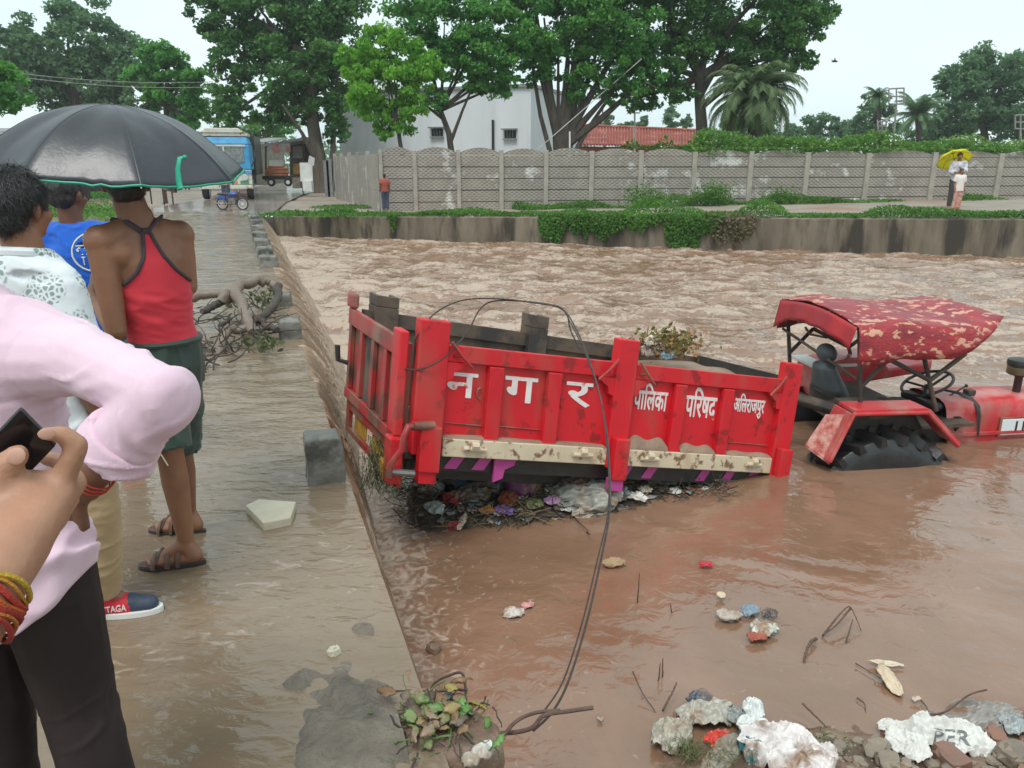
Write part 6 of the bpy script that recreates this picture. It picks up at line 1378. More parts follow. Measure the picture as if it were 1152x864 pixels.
# fallen branch
def branch():
    m_wood = M('wet_grey_wood', (.13, .095, .07), (.20, .155, .12), 7, .5, .7, 24, stretch=(1, 1, 1), dist=.01, rv=.15)
    m_bk = M('peeling_dark_bark', (.04, .033, .028), (.075, .06, .045), 8, .8, .9, 20)
    root = thing('fallen_branch', 'bare fallen tree branch with twisted limbs lying across the flooded causeway', 'branch', on(262, 385, 0))
    L_ = [(.075, m_wood, [(208, 334, 7.9), (228, 333, 7.9), (246, 333, 7.9), (262, 330, 7.85)]), (.085, m_wood, [(250, 338, 7.8), (262, 330, 7.9), (272, 321, 8.1), (290, 316, 8.3), (306, 318, 8.35), (313, 326, 8.2)]),
          (.062, m_bk, [(313, 322, 8.2), (313, 336, 7.9), (306, 348, 7.5), (292, 357, 7.3), (280, 364, 7.2), (268, 371, 7.1)]), (.06, m_bk, [(262, 334, 7.9), (246, 341, 7.8), (236, 347, 7.7), (227, 350, 7.6)]),
          (.085, m_wood, [(262, 331, 7.9), (271, 340, 7.7), (275, 352, 7.4), (279, 364, 7.15), (284, 374, 6.95)]), (.06, m_wood, [(284, 366, 7.1), (270, 371, 7.05), (255, 371, 7.0), (247, 368, 7.0)]),
          (.05, m_wood, [(257, 370, 7.0), (251, 384, 6.8), (247, 398, 6.65), (250, 412, 6.45), (256, 420, 6.4)]), (.055, m_bk, [(206, 386, 6.9), (222, 392, 6.8), (238, 397, 6.7), (248, 401, 6.6)]),
          (.035, m_bk, [(253, 417, 6.45), (243, 421, 6.4), (234, 425, 6.35)]), (.03, m_bk, [(247, 368, 7.0), (255, 362, 7.0), (259, 357, 7.0)]), (.03, m_bk, [(254, 419, 6.4), (264, 424, 6.35), (270, 429, 6.3)]), (.05, m_bk, [(292, 357, 7.3), (300, 366, 7.2), (312, 371, 7.1)])]
    for r, m_, pts in L_:
        P = []; r *= .74
        for i in range(len(pts)-1):
            a, c = at(*pts[i]), at(*pts[i+1])
            for k in range(4): u = k/4; P.append(a.lerp(c, u)+Vector((vn(i*3.1+u*4, r*99), 0, vn(i*2.7+u*4, r*77, 3)))*r*.55)
        P.append(at(*pts[-1])); n = len(P); b = MB(); b.tube(P, [r*(1-.35*i/n)*(1+.13*float(vn(i*.9, r*50))) for i in range(n)], 12); b.build('limb', m_, root, True)
    tw = MB()
    for i in range(95):
        px, py = random.choice([(268, 365), (250, 385), (240, 400), (275, 345), (228, 350), (290, 372), (230, 380), (300, 340), (225, 405), (260, 350)]); px += random.gauss(0, 9); py += random.gauss(0, 7)
        p = on(px, py+8, random.uniform(0, .12)); d = Vector((random.gauss(0, 1), random.gauss(0, .6), random.gauss(.2, .45))).normalized(); P = [p]
        for k in range(5): d = (d+Vector((random.gauss(0, .35), random.gauss(0, .25), random.gauss(0, .25)))).normalized(); P.append(P[-1]+d*random.uniform(.05, .10))
        tw.tube(P, [.008, .003], 5)
    o = tw.build('twigs', m_bk, root, True); o['kind'] = 'stuff'
    P = []
    for i in range(260): px, py = random.choice([(296, 378), (262, 330), (300, 330)]); q_ = on(px+random.gauss(0, 9), py+random.gauss(0, 5)+6, .08+random.uniform(0, .12)); P.append(tuple(q_))
    v, f = quads(np.array(P), .07); o = put('leaves', npmesh('lv', v, f, None, rng.uniform(0, 1, len(P))), leafmat('dull_leaves', (.06, .08, .03), (.12, .13, .06), .2)); o['kind'] = 'stuff'; keep(o, root)
branch()
# ---- crumpled sheets, bags and scraps
pm = {}
def plas(c, r=.35):
    k = (tuple(c), r)
    if k not in pm: pm[k] = M('plastic_%d' % len(pm), c, tuple(min(1, q_*.82) for q_ in c), 12, r, .5, 35, c3=(.27, .18, .12), sc3=7, t3=(.50, .64), dist=.006)
    return pm[k]
def sheet(name, label, cat, c, wx, wy, mat, seed, rot=0., hump=.35, n=26, group=None, tilt=0., crumple=1., th=.002, round_=.35):
    """crumpled sheet or flat bag lying on what is below it"""
    r_s = cat in ('cloth', 'rag', None)
    if n > 20: n = int(n*1.5)
    u, v = np.meshgrid(np.linspace(-1, 1, n), np.linspace(-1, 1, n)); s = seed*3.7
    w_ = 1+.16*fbm(u*1.3+s, v*1.3, 1., 3); k = 1-round_*(u*v)**2; x = u*wx*.5*w_*k; y = v*wy*.5*w_[::-1]*k
    rid = 1-2*np.abs(fbm(u*1.5+s, v*1.5, 2., 4)); rid2 = 1-2*np.abs(vn(u*4+s, v*4, 5.)); m_ = min(wx, wy)
    z = m_*(.8*hump*np.clip(1-(u**2+v**2)*.62, -.2, 1)+crumple*(.13*rid+.05*rid2+.03*(1-2*np.abs(vn(u*9+s, v*9, 8.))))); x = x+m_*crumple*.05*vn(u*5, v*5, s); y = y+m_*crumple*.05*vn(u*5+9, v*5, s)
    Rm = Matrix.Rotation(rot, 3, 'Z') @ Matrix.Rotation(tilt, 3, 'X'); A = np.stack([x, y, z], -1) @ np.array(Rm).T+np.array(c)
    o = put(name, gridmesh(name, A), mat, None, r_s); so = o.modifiers.new('s', 'SOLIDIFY'); so.thickness = th; return tag(o, label, cat, group)
def bag(name, label, cat, c, r, mat, seed, group=None, rough=.3):
    o = lump(c, r, seed, 4, rough, mat, name); n = len(o.data.vertices); co = np.empty(n*3); o.data.vertices.foreach_get('co', co); co = co.reshape(-1, 3); cc = np.array(c); d = co-cc
    m_ = min(r); rid = (1-2*np.abs(fbm(co[:, 0]/m_*1.6+seed, co[:, 1]/m_*1.6, co[:, 2]/m_*1.6, 4)))*.09; co = cc+d*(1+rid)[:, None]; o.data.vertices.foreach_set('co', co.astype(np.float32).ravel()); o.data.update(); return tag(o, label, cat, group)
def twig(label, pts, r, name='stick', cat='stick', group=None, mat=None):
    pts = [Vector(p) for p in pts]; P = []
    for i in range(len(pts)-1):
        for q_ in range(4): P.append(pts[i].lerp(pts[i+1], q_/4)+Vector((random.gauss(0, 1), random.gauss(0, 1), random.gauss(0, 1)))*r*.14)
    P.append(pts[-1]); n = len(P); b = MB(); b.tube(P, [r*.85*(1.1-.65*i/n)*random.uniform(.95, 1.05) for i in range(n)], 6); return tag(b.build(name, m_twig, None, True), label, cat, group)
m_twig = M('wet_twig', (.13, .075, .05), (.07, .045, .032), 30, .6, .5, 90)
# heap under the trailer
def heap():
    G = 'rubbish caught in the heap under the trailer'
    U, V = np.meshgrid(np.linspace(0, 1, 120), np.linspace(0, 1, 44)); X = np.zeros_like(U); Y = X.copy()
    a0, a1 = on(440, 612, WZ), on(810, 562, WZ); b0, b1 = on(455, 535, WZ)+Vector((0, 1., 0)), on(800, 540, WZ)+Vector((0, .5, 0))
    for i in range(U.shape[0]):
        for j in range(U.shape[1]): p = a0.lerp(a1, U[i, j]).lerp(b0.lerp(b1, U[i, j]), V[i, j]); X[i, j] = p.x; Y[i, j] = p.y
    prof = np.interp(U, [0, .08, .3, .6, .75, 1], [0, .30, .42, .36, .18, .02]); Z = WZ-.05+prof*np.clip(V*1.6, 0, 1)**.7*(1+.35*fbm(X*4, Y*4, 0., 4))+.02*fbm(X*20, Y*20, 0., 3)-.08*(V < .02)
    o = tag(put('rubbish_heap', gridmesh('heap', np.stack([X, Y, Z], -1)), M('dark_silt', (.045, .035, .028), (.10, .07, .05), 9, .6, .9, 30, dist=.02), None, True), 'dark muddy heap of flood debris wedged under the trailer', 'debris heap')
    bv = bvh_of(o)
    def g(px, py, up=.02):
        r = ray(px, py).normalized(); h = bv.ray_cast(Vector((0, 0, CAMH)), r); return (h[0] if h[0] else on(px, py, WZ+.02))+Vector((0, 0, up))
    W = [('purple_sack', 'large dark purple cloth bulging out below the trailer rail', 'cloth', 593, 541, .34, .26, (.13, .035, .12)),
         ('woven_sack', 'grey striped woven sack on the right half of the heap', 'sack', 655, 563, .42, .24, (.34, .34, .30)),
         ('plastic_scrap', 'white crumpled plastic at the right end of the woven sack', 'plastic', 688, 561, .14, .12, (.68, .68, .64)),
         ('packet', 'blue and white packet in the upper left of the heap', 'packet', 517, 546, .12, .10, (.15, .36, .60)),
         ('packet', 'orange packet in the middle of the heap', 'packet', 578, 560, .10, .07, (.62, .22, .06)),
         ('packet', 'orange and yellow packet low in the heap', 'packet', 549, 579, .10, .06, (.60, .26, .05)),
         ('packet', 'purple and white packet low in the heap', 'packet', 567, 579, .12, .07, (.30, .16, .48)),
         ('packet', 'pink and white packet left of the woven sack', 'packet', 622, 568, .10, .07, (.55, .30, .50)),
         ('plastic_scrap', 'white plastic scrap at the far left of the heap', 'plastic', 489, 553, .12, .09, (.70, .72, .68)),
         ('plastic_scrap', 'pale blue plastic scrap low at the left of the heap', 'plastic', 490, 576, .12, .08, (.42, .55, .55)),
         ('cloth_scrap', 'dark red cloth scrap in the left part of the heap', 'cloth', 507, 566, .12, .12, (.24, .03, .03)),
         ('plastic_bottle', 'dark red plastic lump lying at the water line of the heap', 'plastic', 511, 596, .10, .06, (.28, .02, .04)),
         ('plastic_scrap', 'grey plastic sheet near the top of the heap behind the packets', 'plastic', 552, 548, .18, .16, (.22, .25, .24)),
         ('plastic_scrap', 'brownish grey film in the centre left of the heap', 'plastic', 531, 562, .20, .14, (.19, .17, .14)),
         ('plastic_scrap', 'olive yellow film beside the blue packet', 'plastic', 543, 560, .10, .12, (.26, .22, .07)),
         ('cloth_scrap', 'rust red scrap just left of the purple cloth foot', 'cloth', 572, 566, .12, .10, (.28, .08, .04)),
         ('plastic_scrap', 'dull green film between the orange packet and the woven sack', 'plastic', 600, 571, .14, .08, (.16, .18, .07)),
         ('cloth_scrap', 'grey pink rag above the woven sack', 'cloth', 641, 546, .22, .14, (.24, .16, .15)),
         ('plastic_scrap', 'flat white plastic piece right of the hanging wire', 'plastic', 714, 563, .15, .07, (.68, .66, .60)),
         ('plastic_scrap', 'small square white scrap at the right end of the heap', 'plastic', 726, 555, .09, .07, (.66, .63, .55)),
         ('plastic_scrap', 'small white scrap hanging below the striped rail', 'plastic', 802, 538, .10, .06, (.62, .62, .60)),
         ('plastic_scrap', 'dark translucent film below the right half of the striped rail', 'plastic', 745, 546, .20, .10, (.14, .15, .13)),
         ('plastic_scrap', 'pale film trailing in the water under the woven sack', 'plastic', 668, 580, .26, .08, (.38, .34, .28)),
         ('plastic_scrap', 'thin white strip at the lowest point of the heap', 'plastic', 520, 592, .04, .14, (.58, .46, .36)),
         ('plastic_scrap', 'khaki film at the upper left of the heap beside the blue packet', 'plastic', 505, 543, .13, .12, (.20, .18, .12))]
    for i, (n, l, c, px, py, wx, wy, col) in enumerate(W):
        if n == 'purple_sack': bag(n, l, c, g(px, py-2, .05)+Vector((0, .0, .02)), (.23, .13, .17), plas(col, .6), 3, G); continue
        sheet(n, l, c, g(px, py, .03), wx*1.25, wy*1.2, plas(col, .35 if c != 'cloth' else .8), i+1, rot=random.uniform(-.6, .6), hump=.30, group=G, tilt=random.uniform(.25, .75), n=22)
    cols = [((.55, .55, .52), 'tiny white'), ((.10, .10, .09), 'tiny dark'), ((.30, .26, .20), 'tiny brown'), ((.25, .30, .33), 'tiny grey blue')]
    for k in range(104):
        px, py = random.uniform(455, 700), random.uniform(541, 590); c, l = cols[k % 4]
        if k % 5 == 0: px = random.uniform(690, 800); py = random.uniform(546, 562)
        sheet('plastic_scrap', l+' scrap of film scattered over the heap under the trailer', 'plastic', g(px, py, .01), random.uniform(.04, .12), random.uniform(.02, .08), plas(c), 40+k, rot=random.uniform(0, 3), hump=.3, group=l+' scraps on the heap', n=9, tilt=random.uniform(0, .8))
    b = MB()
    for k in range(1300):
        px, py = (random.uniform(445, 700), random.uniform(535, 596)) if k % 4 else (random.uniform(690, 820), random.uniform(540, 562)); p = g(px, py, .01); d = Vector((random.gauss(0, 1), random.gauss(0, .5), random.gauss(.1, .4))).normalized(); P = [p]
        for j in range(4): d = (d+Vector((random.gauss(0, .3), random.gauss(0, .3), random.gauss(-.05, .25)))).normalized(); P.append(P[-1]+d*random.uniform(.02, .05))
        b.tube(P, random.uniform(.0015, .004), 4, k % 3)
    tag(b.build('fine_litter', [m_bark, M('straw', (.24, .18, .10)), m_black]), 'tangle of twigs, roots and straw through the heap under the trailer', 'litter', kind='stuff')
    for (pts, r, l) in (([(600, 590), (585, 562), (572, 545)], .006, 'thin forked stick leaning against the purple cloth'), ([(560, 572), (610, 566), (660, 545)], .005, 'long pale twig crossing the heap above the packets'), ([(640, 590), (655, 598), (664, 606)], .008, 'dark hooked root at the lower right of the heap'), ([(610, 584), (645, 586), (662, 602)], .007, 'reddish root reaching out of the heap into the water'), ([(700, 592), (712, 578), (722, 566)], .004, 'thin dark twig sticking up right of the hanging wire')):
        twig(l, [g(*p, .03) for p in pts], r, 'twig', 'twig', mat=m_barkl)
    # grass tuft hanging from the rear corner of the trailer
    P = MB()
    for k in range(260):
        p = T(-.10+random.gauss(0, .05), .18+random.gauss(0, .10), random.uniform(-.28, .02)); d = Vector((random.gauss(0, .3), random.gauss(0, .2), -1)).normalized(); q_ = [p, p+d*.05, p+d*.10+Vector((random.gauss(0, .02), 0, 0))]; P.tube(q_, [.0035, .001], 3, k % 3)
    tag(P.build('hanging_weeds', [lf_flat1, lf_flat2, m_bark]), 'tuft of wet green weeds hanging from the rear corner of the trailer', 'weeds', kind='stuff')
lf_flat1 = M('weed_green', (.07, .12, .03), (.12, .17, .06), 20, .6); lf_flat2 = M('weed_straw', (.20, .18, .09), (.14, .13, .06), 20, .6)
heap()
# litter clump on top of the load
def topclump():
    c = onplane(748, 398, T(2., .8, .7), Vector((0, -1, 0))); c = at(748, 391, 6.35)
    root = thing('litter_clump', 'clump of leaves and plastic litter on the load of the trailer', 'litter', c)
    P = rng.normal(size=(900, 3))*np.array([.13, .1, .06])+np.array(c)+np.array([.0, 0, .03]); P = P[P[:, 2] > c.z-.08]; v, f = quads(P, .05)
    t = rng.uniform(0, 1, len(P)); o = put('leaves', npmesh('lv', v, f, None, t), leafmat('mixed_litter', (.10, .15, .04), (.34, .16, .07), .2)); keep(o, root); o['kind'] = 'stuff'
    for k, (dx, dz, col, s) in enumerate(((-.13, .06, (.6, .56, .5), .13), (-.14, -.02, (.3, .22, .2), .16), (.0, -.05, (.22, .34, .45), .15), (-.06, .02, (.55, .5, .46), .10), (.07, -.04, (.5, .5, .48), .10))):
        o = sheet('plastic_scrap', None, None, c+Vector((dx, -.06, dz)), s, s*.8, plas(col), k+70, hump=.4, tilt=.7, n=14); keep(o, root)
topclump()
# cables from the trailer
def spline(pts, n=10):
    P = [pts[0]]+list(pts)+[pts[-1]]; out_ = []
    for i in range(1, len(P)-2):
        for k in range(n):
            t = k/n; a, b_, c, d = P[i-1], P[i], P[i+1], P[i+2]
            out_.append(.5*((2*b_)+(c-a)*t+(2*a-5*b_+4*c-d)*t*t+(3*b_-a-3*c+d)*t**3))
    return out_+[P[-2]]
m_cab = M('black_cable', (.02, .018, .017), (.05, .035, .03), 30, .5)
m_rod = M('rusty_rod', (.07, .04, .03), (.12, .07, .05), 20, .6, .4, 60)
def cable(name, label, pts, r, mat=m_cab, group=None, cat='cable'):
    b = MB(); b.tube(spline([at(*p) for p in pts]), r, 8); return tag(b.build(name, mat, None, True), label, cat, group)
cable('cable', 'black cable looping over the trailer side from its rear post and down to the front', [(462, 470, 4.5), (466, 400, 4.5), (470, 376, 4.5), (490, 352, 4.6), (520, 338, 4.8), (560, 336, 4.9), (610, 342, 4.8), (632, 347, 4.7), (648, 370, 4.4), (668, 420, 4.1), (681, 475, 3.9), (686, 530, 3.6), (686, 575, 3.4), (676, 630, 3.15), (660, 700, 2.85), (640, 765, 2.6), (622, 800, 2.45), (600, 822, 2.35)], .0048)
cable('cable', 'second thinner cable crossing the upper left of the trailer side', [(455, 415, 4.45), (475, 415, 4.45), (500, 402, 4.5), (525, 375, 4.7), (548, 341, 4.9), (600, 340, 4.85), (634, 349, 4.7), (642, 372, 4.6), (652, 392, 4.5)], .005)
cable('cable', 'thin cable running beside the long one from the trailer to the ground', [(634, 348, 4.7), (656, 392, 4.4), (676, 450, 4.0), (684, 520, 3.7), (684, 575, 3.4), (672, 630, 3.15), (655, 700, 2.85), (634, 765, 2.6), (612, 800, 2.4)], .0035)
cable('rusty_rod', 'bent rusty rod curving up to the right from the leafy debris', [(452, 813, 2.35), (500, 821, 2.32), (560, 825, 2.32), (596, 820, 2.32), (612, 805, 2.34), (640, 800, 2.36), (667, 796, 2.38)], .008, m_rod, cat='rod')
cable('rusty_rod', 'second rusty rod making a wide bend below the cable end', [(478, 790, 2.42), (505, 793, 2.40), (528, 818, 2.30), (545, 836, 2.25), (562, 832, 2.27), (580, 812, 2.32), (602, 802, 2.36), (630, 799, 2.38)], .007, m_rod, cat='rod')
cable('rusty_rod', 'thin rusty loop standing above the leafy debris', [(482, 792, 2.45), (488, 770, 2.46), (505, 760, 2.46), (520, 758, 2.45), (524, 780, 2.42), (524, 796, 2.4)], .005, m_rod, cat='rod')
cable('rusty_rod', 'dark root curving down to the bottom edge under the leafy debris', [(478, 802, 2.4), (474, 822, 2.3), (462, 842, 2.24), (445, 856, 2.2)], .011, m_bark, cat='root')
# leafy debris at the causeway corner
def leafpile():
    c = on(480, 812, 0.02); root = thing('leaf_debris', 'pile of wet green and yellow leaves, twigs and plastic at the corner of the causeway', 'debris', c)
    cols = [(.08, .22, .04), (.13, .28, .07), (.30, .24, .06), (.10, .20, .04), (.20, .11, .05), (.10, .08, .05)]
    for k in range(46):
        px, py = 486+random.gauss(0, 24), 806+random.gauss(0, 17)
        if px < 436: px = 440
        p = on(px, py, .03+random.uniform(0, .05)); col = cols[k % 6]; s = random.uniform(.035, .075)
        o = sheet('leaf', None, None, p, s, s*.6, plas(col, .4), k+90, rot=random.uniform(0, 3), hump=.35, tilt=random.uniform(-.9, .9), n=8, round_=.9, th=.001); keep(o, root)
    b = MB()
    for k in range(110):
        p = on(490+random.gauss(0, 28), 808+random.gauss(0, 20), random.uniform(.0, .05)); d = Vector((random.gauss(0, 1), random.gauss(0, .8), random.gauss(.1, .35))).normalized(); P = [p]
        for j in range(4): d = (d+Vector((random.gauss(0, .35), random.gauss(0, .35), random.gauss(-.03, .25)))).normalized(); P.append(P[-1]+d*random.uniform(.01, .03))
        b.tube(P, random.uniform(.0012, .004), 4, k % 2)
    o = b.build('twigs', [m_bark, lf_flat1], root); o['kind'] = 'stuff'
    o = lump(on(505, 845, -.06), (.16, .12, .09), 4, mat=m_mud, name='mud_clod'); keep(o, root)
    o = lump(on(470, 812, -.02), (.10, .08, .055), 7, mat=m_mud, name='mud_clod'); keep(o, root)
    for k, (px, py, s, col) in enumerate(((495, 818, .05, (.05, .05, .06)), (541, 850, .06, (.6, .6, .55)), (549, 842, .04, (.7, .7, .66)), (504, 785, .035, (.05, .07, .09)), (530, 858, .05, (.5, .5, .42)))):
        o = sheet('plastic_scrap', None, None, on(px, py, .03), s, s, plas(col), 200+k, hump=.6, n=12); keep(o, root)
leafpile()
# floating and bank litter
G2 = 'rubbish on the muddy bank at the bottom right'
def gs(px, py):
    r = ray(px, py); z = WZ
    for _ in range(14): p = on(px, py, z); z = max(sz(p.x, p.y), WZ)
    return on(px, py, z)
def S(name, label, cat, px, py, wx, wy, col, seed, rot=0., hump=.35, up=.02, tilt=0., r=.35, n=30, mat=None): return sheet(name, label, cat, gs(px, py)+Vector((0, 0, up)), wx, wy, mat or plas(col, r), seed, rot, hump, n, G2, tilt)
S('plastic_bag', 'large crumpled beige translucent bag, topmost of the rubbish left of the white sack', 'bag', 790, 812, .27, .17, (.42, .40, .34), 1, .1, .5)
S('plastic_bag', 'pale wrinkled bag at the left end of the bank rubbish', 'bag', 756, 836, .20, .16, (.44, .42, .35), 2, .8, .5)
S('plastic_bag', 'dark grey bag behind the large beige bag', 'bag', 788, 794, .12, .10, (.09, .10, .13), 3, .3, .6)
S('plastic_bag', 'small white knotted bag standing up right of the beige bag', 'bag', 845, 812, .10, .10, (.70, .74, .72), 4, .3, .9, .04)
S('plastic_bag', 'white bag with a blue print in front of the knotted bag', 'bag', 848, 826, .15, .11, (.68, .72, .70), 5, -.2, .6)
S('plastic_bag', 'grey bag between the beige bag and the white knotted bag', 'bag', 825, 814, .10, .12, (.24, .26, .25), 6, .9, .6)
S('cloth_scrap', 'bright red scrap of cloth in the bank rubbish', 'cloth', 806, 838, .13, .07, (.58, .05, .03), 7, .5, .4, .03)
S('woven_net', 'long grey fibrous rag lying below the red scrap', 'rag', 818, 850, .30, .12, (.27, .24, .20), 8, .75, .35, .0, r=.8)
S('plastic_bag', 'dark teal plastic strip beside the large white sheet', 'plastic', 848, 848, .11, .20, (.02, .13, .14), 9, .1, .35, .01)
S('plastic_sheet', 'large white sheet with reddish stains at the bottom edge of the picture', 'sheet', 888, 858, .36, .26, (.70, .66, .64), 10, -.45, .16, .03, n=44)
S('plastic_scrap', 'small orange red scrap at the upper edge of the large white sheet', 'plastic', 902, 846, .06, .04, (.50, .12, .06), 11, .2, .4, .03)
m_sack = M('white_woven_sack', (.66, .66, .63), (.56, .55, .51), 9, .7, .5, 60, c3=(.22, .13, .09), sc3=6, t3=(.62, .70), dist=.004)
sk = S('woven_sack', 'white woven sack with grey capital lettering, half buried among stones', 'sack', 1060, 838, .36, .23, None, 12, -.35, .24, .03, n=50, mat=m_sack)
bs = bvh_of(sk)
def fs(x, z, e):
    r = ray(1050+x*42, 836-z*17+x*3).normalized(); h = bs.ray_cast(Vector((0, 0, CAMH)), r); p = h[0] if h[0] else gs(1050+x*44, 843-z*17); return p-r*(.004+e)
text('lettering', 'PER', M('grey_print', (.16, .17, .17)), sk, 0, 1, 0, 1, fs, bold=.012)
S('woven_sack', 'ragged folded end of white sacking left of the lettered sack', 'sack', 1020, 846, .15, .18, None, 13, .4, .35, .02, n=34, mat=m_sack)
S('woven_sack', 'torn flap of white sacking at the water edge', 'sack', 1000, 824, .12, .06, None, 14, .0, .5, .03, mat=m_sack)
S('plastic_sheet', 'large grey muddy sheet lying in the water behind the lettered sack', 'sheet', 1098, 812, .52, .22, (.27, .25, .23), 15, .2, .22, -.02, n=44)
S('plastic_scrap', 'pale blue grey rag at the right edge beside the stones', 'plastic', 1138, 822, .14, .12, (.32, .36, .36), 16, .2, .4, .02)
# floating group in mid water
for i, (n, l, c, px, py, wx, wy, col, r) in enumerate([('plastic_bag', 'white and green bag floating in the middle of the near water', 'bag', 860, 708, .15, .12, (.55, .60, .53), .35), ('cloth_scrap', 'brick red rag floating just below the white and green bag', 'cloth', 851, 717, .11, .07, (.34, .09, .06), .7),
        ('plastic_bag', 'black bag floating right of the blue grey one', 'bag', 866, 691, .09, .07, (.04, .045, .05), .35), ('plastic_bag', 'blue grey bag floating left of the black one', 'bag', 843, 688, .12, .08, (.20, .27, .33), .35),
        ('plastic_scrap', 'pale film floating at the left of the bag group', 'plastic', 820, 693, .13, .09, (.42, .36, .30), .35), ('foam_scrap', 'cream lump floating at the top of the bag group', 'plastic', 811, 670, .05, .05, (.60, .50, .34), .6),
        ('plastic_scrap', 'pointed white scrap floating alone left of the hanging cable', 'plastic', 578, 690, .12, .09, (.62, .58, .52), .35), ('plastic_scrap', 'small pink and white scrap floating beside the pointed white one', 'plastic', 594, 681, .08, .05, (.60, .30, .28), .35),
        ('cardboard', 'wet tan cardboard floating right of the hanging cable', 'cardboard', 690, 634, .15, .08, (.36, .25, .14), .7), ('plastic_scrap', 'small crimson triangle of plastic floating in front of the trailer', 'plastic', 794, 635, .09, .05, (.50, .03, .06), .35),
        ('plastic_scrap', 'cream scrap floating low at the right, upper of two', 'plastic', 1000, 765, .08, .20, (.62, .50, .36), .5), ('plastic_scrap', 'thin cream strip floating above the cream scrap', 'plastic', 998, 746, .17, .03, (.66, .56, .42), .5), ('plastic_scrap', 'tiny cream scrap half sunk near the lettered sack', 'plastic', 1031, 786, .05, .03, (.60, .50, .38), .5),
        ('plastic_scrap', 'tiny white curl floating below the rods', 'plastic', 675, 808, .03, .03, (.6, .55, .5), .5)]):
    sheet(n, l, c, on(px, py, WZ+.02), wx, wy, plas(col, r), 300+i, rot=random.uniform(-.5, .5), hump=.3 if i not in (11,) else .05, n=18, group='litter floating on the near water', tilt=.15)
def wtwig(label, pts, r, group=None, mat=None): return twig(label, spline([on(px, py, WZ)+Vector((0, 0, h)) for px, py, h in pts], 4), r, 'twig', 'twig', group, mat)
wtwig('brown twig arching over the water, upper one of the bent pair at the right', [(925, 716, .0), (935, 712, .06), (947, 706, .11), (955, 702, .10), (969, 712, .01)], .006, mat=m_barkl)
wtwig('brown twig running left from the bent pair', [(955, 700, .09), (940, 712, .05), (925, 718, .02)], .006, mat=m_barkl); wtwig('broken dark root floating left of the bent twigs', [(918, 722, .02), (910, 730, .03), (904, 744, .0)], .011)
wtwig('short twig standing between the bent pair', [(952, 722, .0), (956, 712, .04), (958, 706, .05)], .005, mat=m_barkl)
for i, (x0, y0, x1, y1, h, l) in enumerate(((717, 678, 718, 634, .19, 'straight upright stick in front of the trailer'), (740, 766, 742, 745, .10, 'small dark upright stem, left of a pair in the near water'), (746, 762, 744, 742, .11, 'small dark upright stem, right of a pair in the near water'), (758, 688, 752, 675, .05, 'short dark stub right of the straight upright stick'))):
    p = on(x0, y0, WZ); twig(l, [p-Vector((0, 0, .05)), p+Vector(((x1-x0)*.003, 0, h*.5)), p+Vector(((x1-x0)*.0035, 0, h))], .0045, 'stick', 'stick')
wtwig('long thin stick slanting out of the water at the left of the bank rubbish', [(711, 776, .10), (722, 789, .05), (738, 804, .01)], .005); wtwig('brown cane lying from the white bag to the right', [(862, 828, .06), (900, 831, .05), (930, 830, .05)], .007, mat=m_barkl)
wtwig('brown cane crossing the horizontal one', [(900, 812, .10), (915, 820, .07), (932, 830, .04)], .006, mat=m_barkl); wtwig('bent twig at the top left of the beige bag', [(745, 808, .04), (756, 794, .08), (760, 786, .09)], .006)
wtwig('thin stick floating toward the cream scrap', [(962, 748, .01), (975, 756, .012), (992, 766, .01)], .004); wtwig('curved twig near the lettered sack', [(1036, 790, .01), (1042, 798, .012), (1045, 808, .0)], .004)
wtwig('tiny curved twig floating left of the lettered sack', [(964, 787, .01), (972, 794, .012), (974, 803, .0)], .004)
cable('wire', 'thin wire lying on the bank litter at the water edge', [(1045, 804, 2.9), (1065, 800, 2.92), (1090, 782, 3.0), (1110, 776, 3.05)], .004, m_rod, cat='wire')
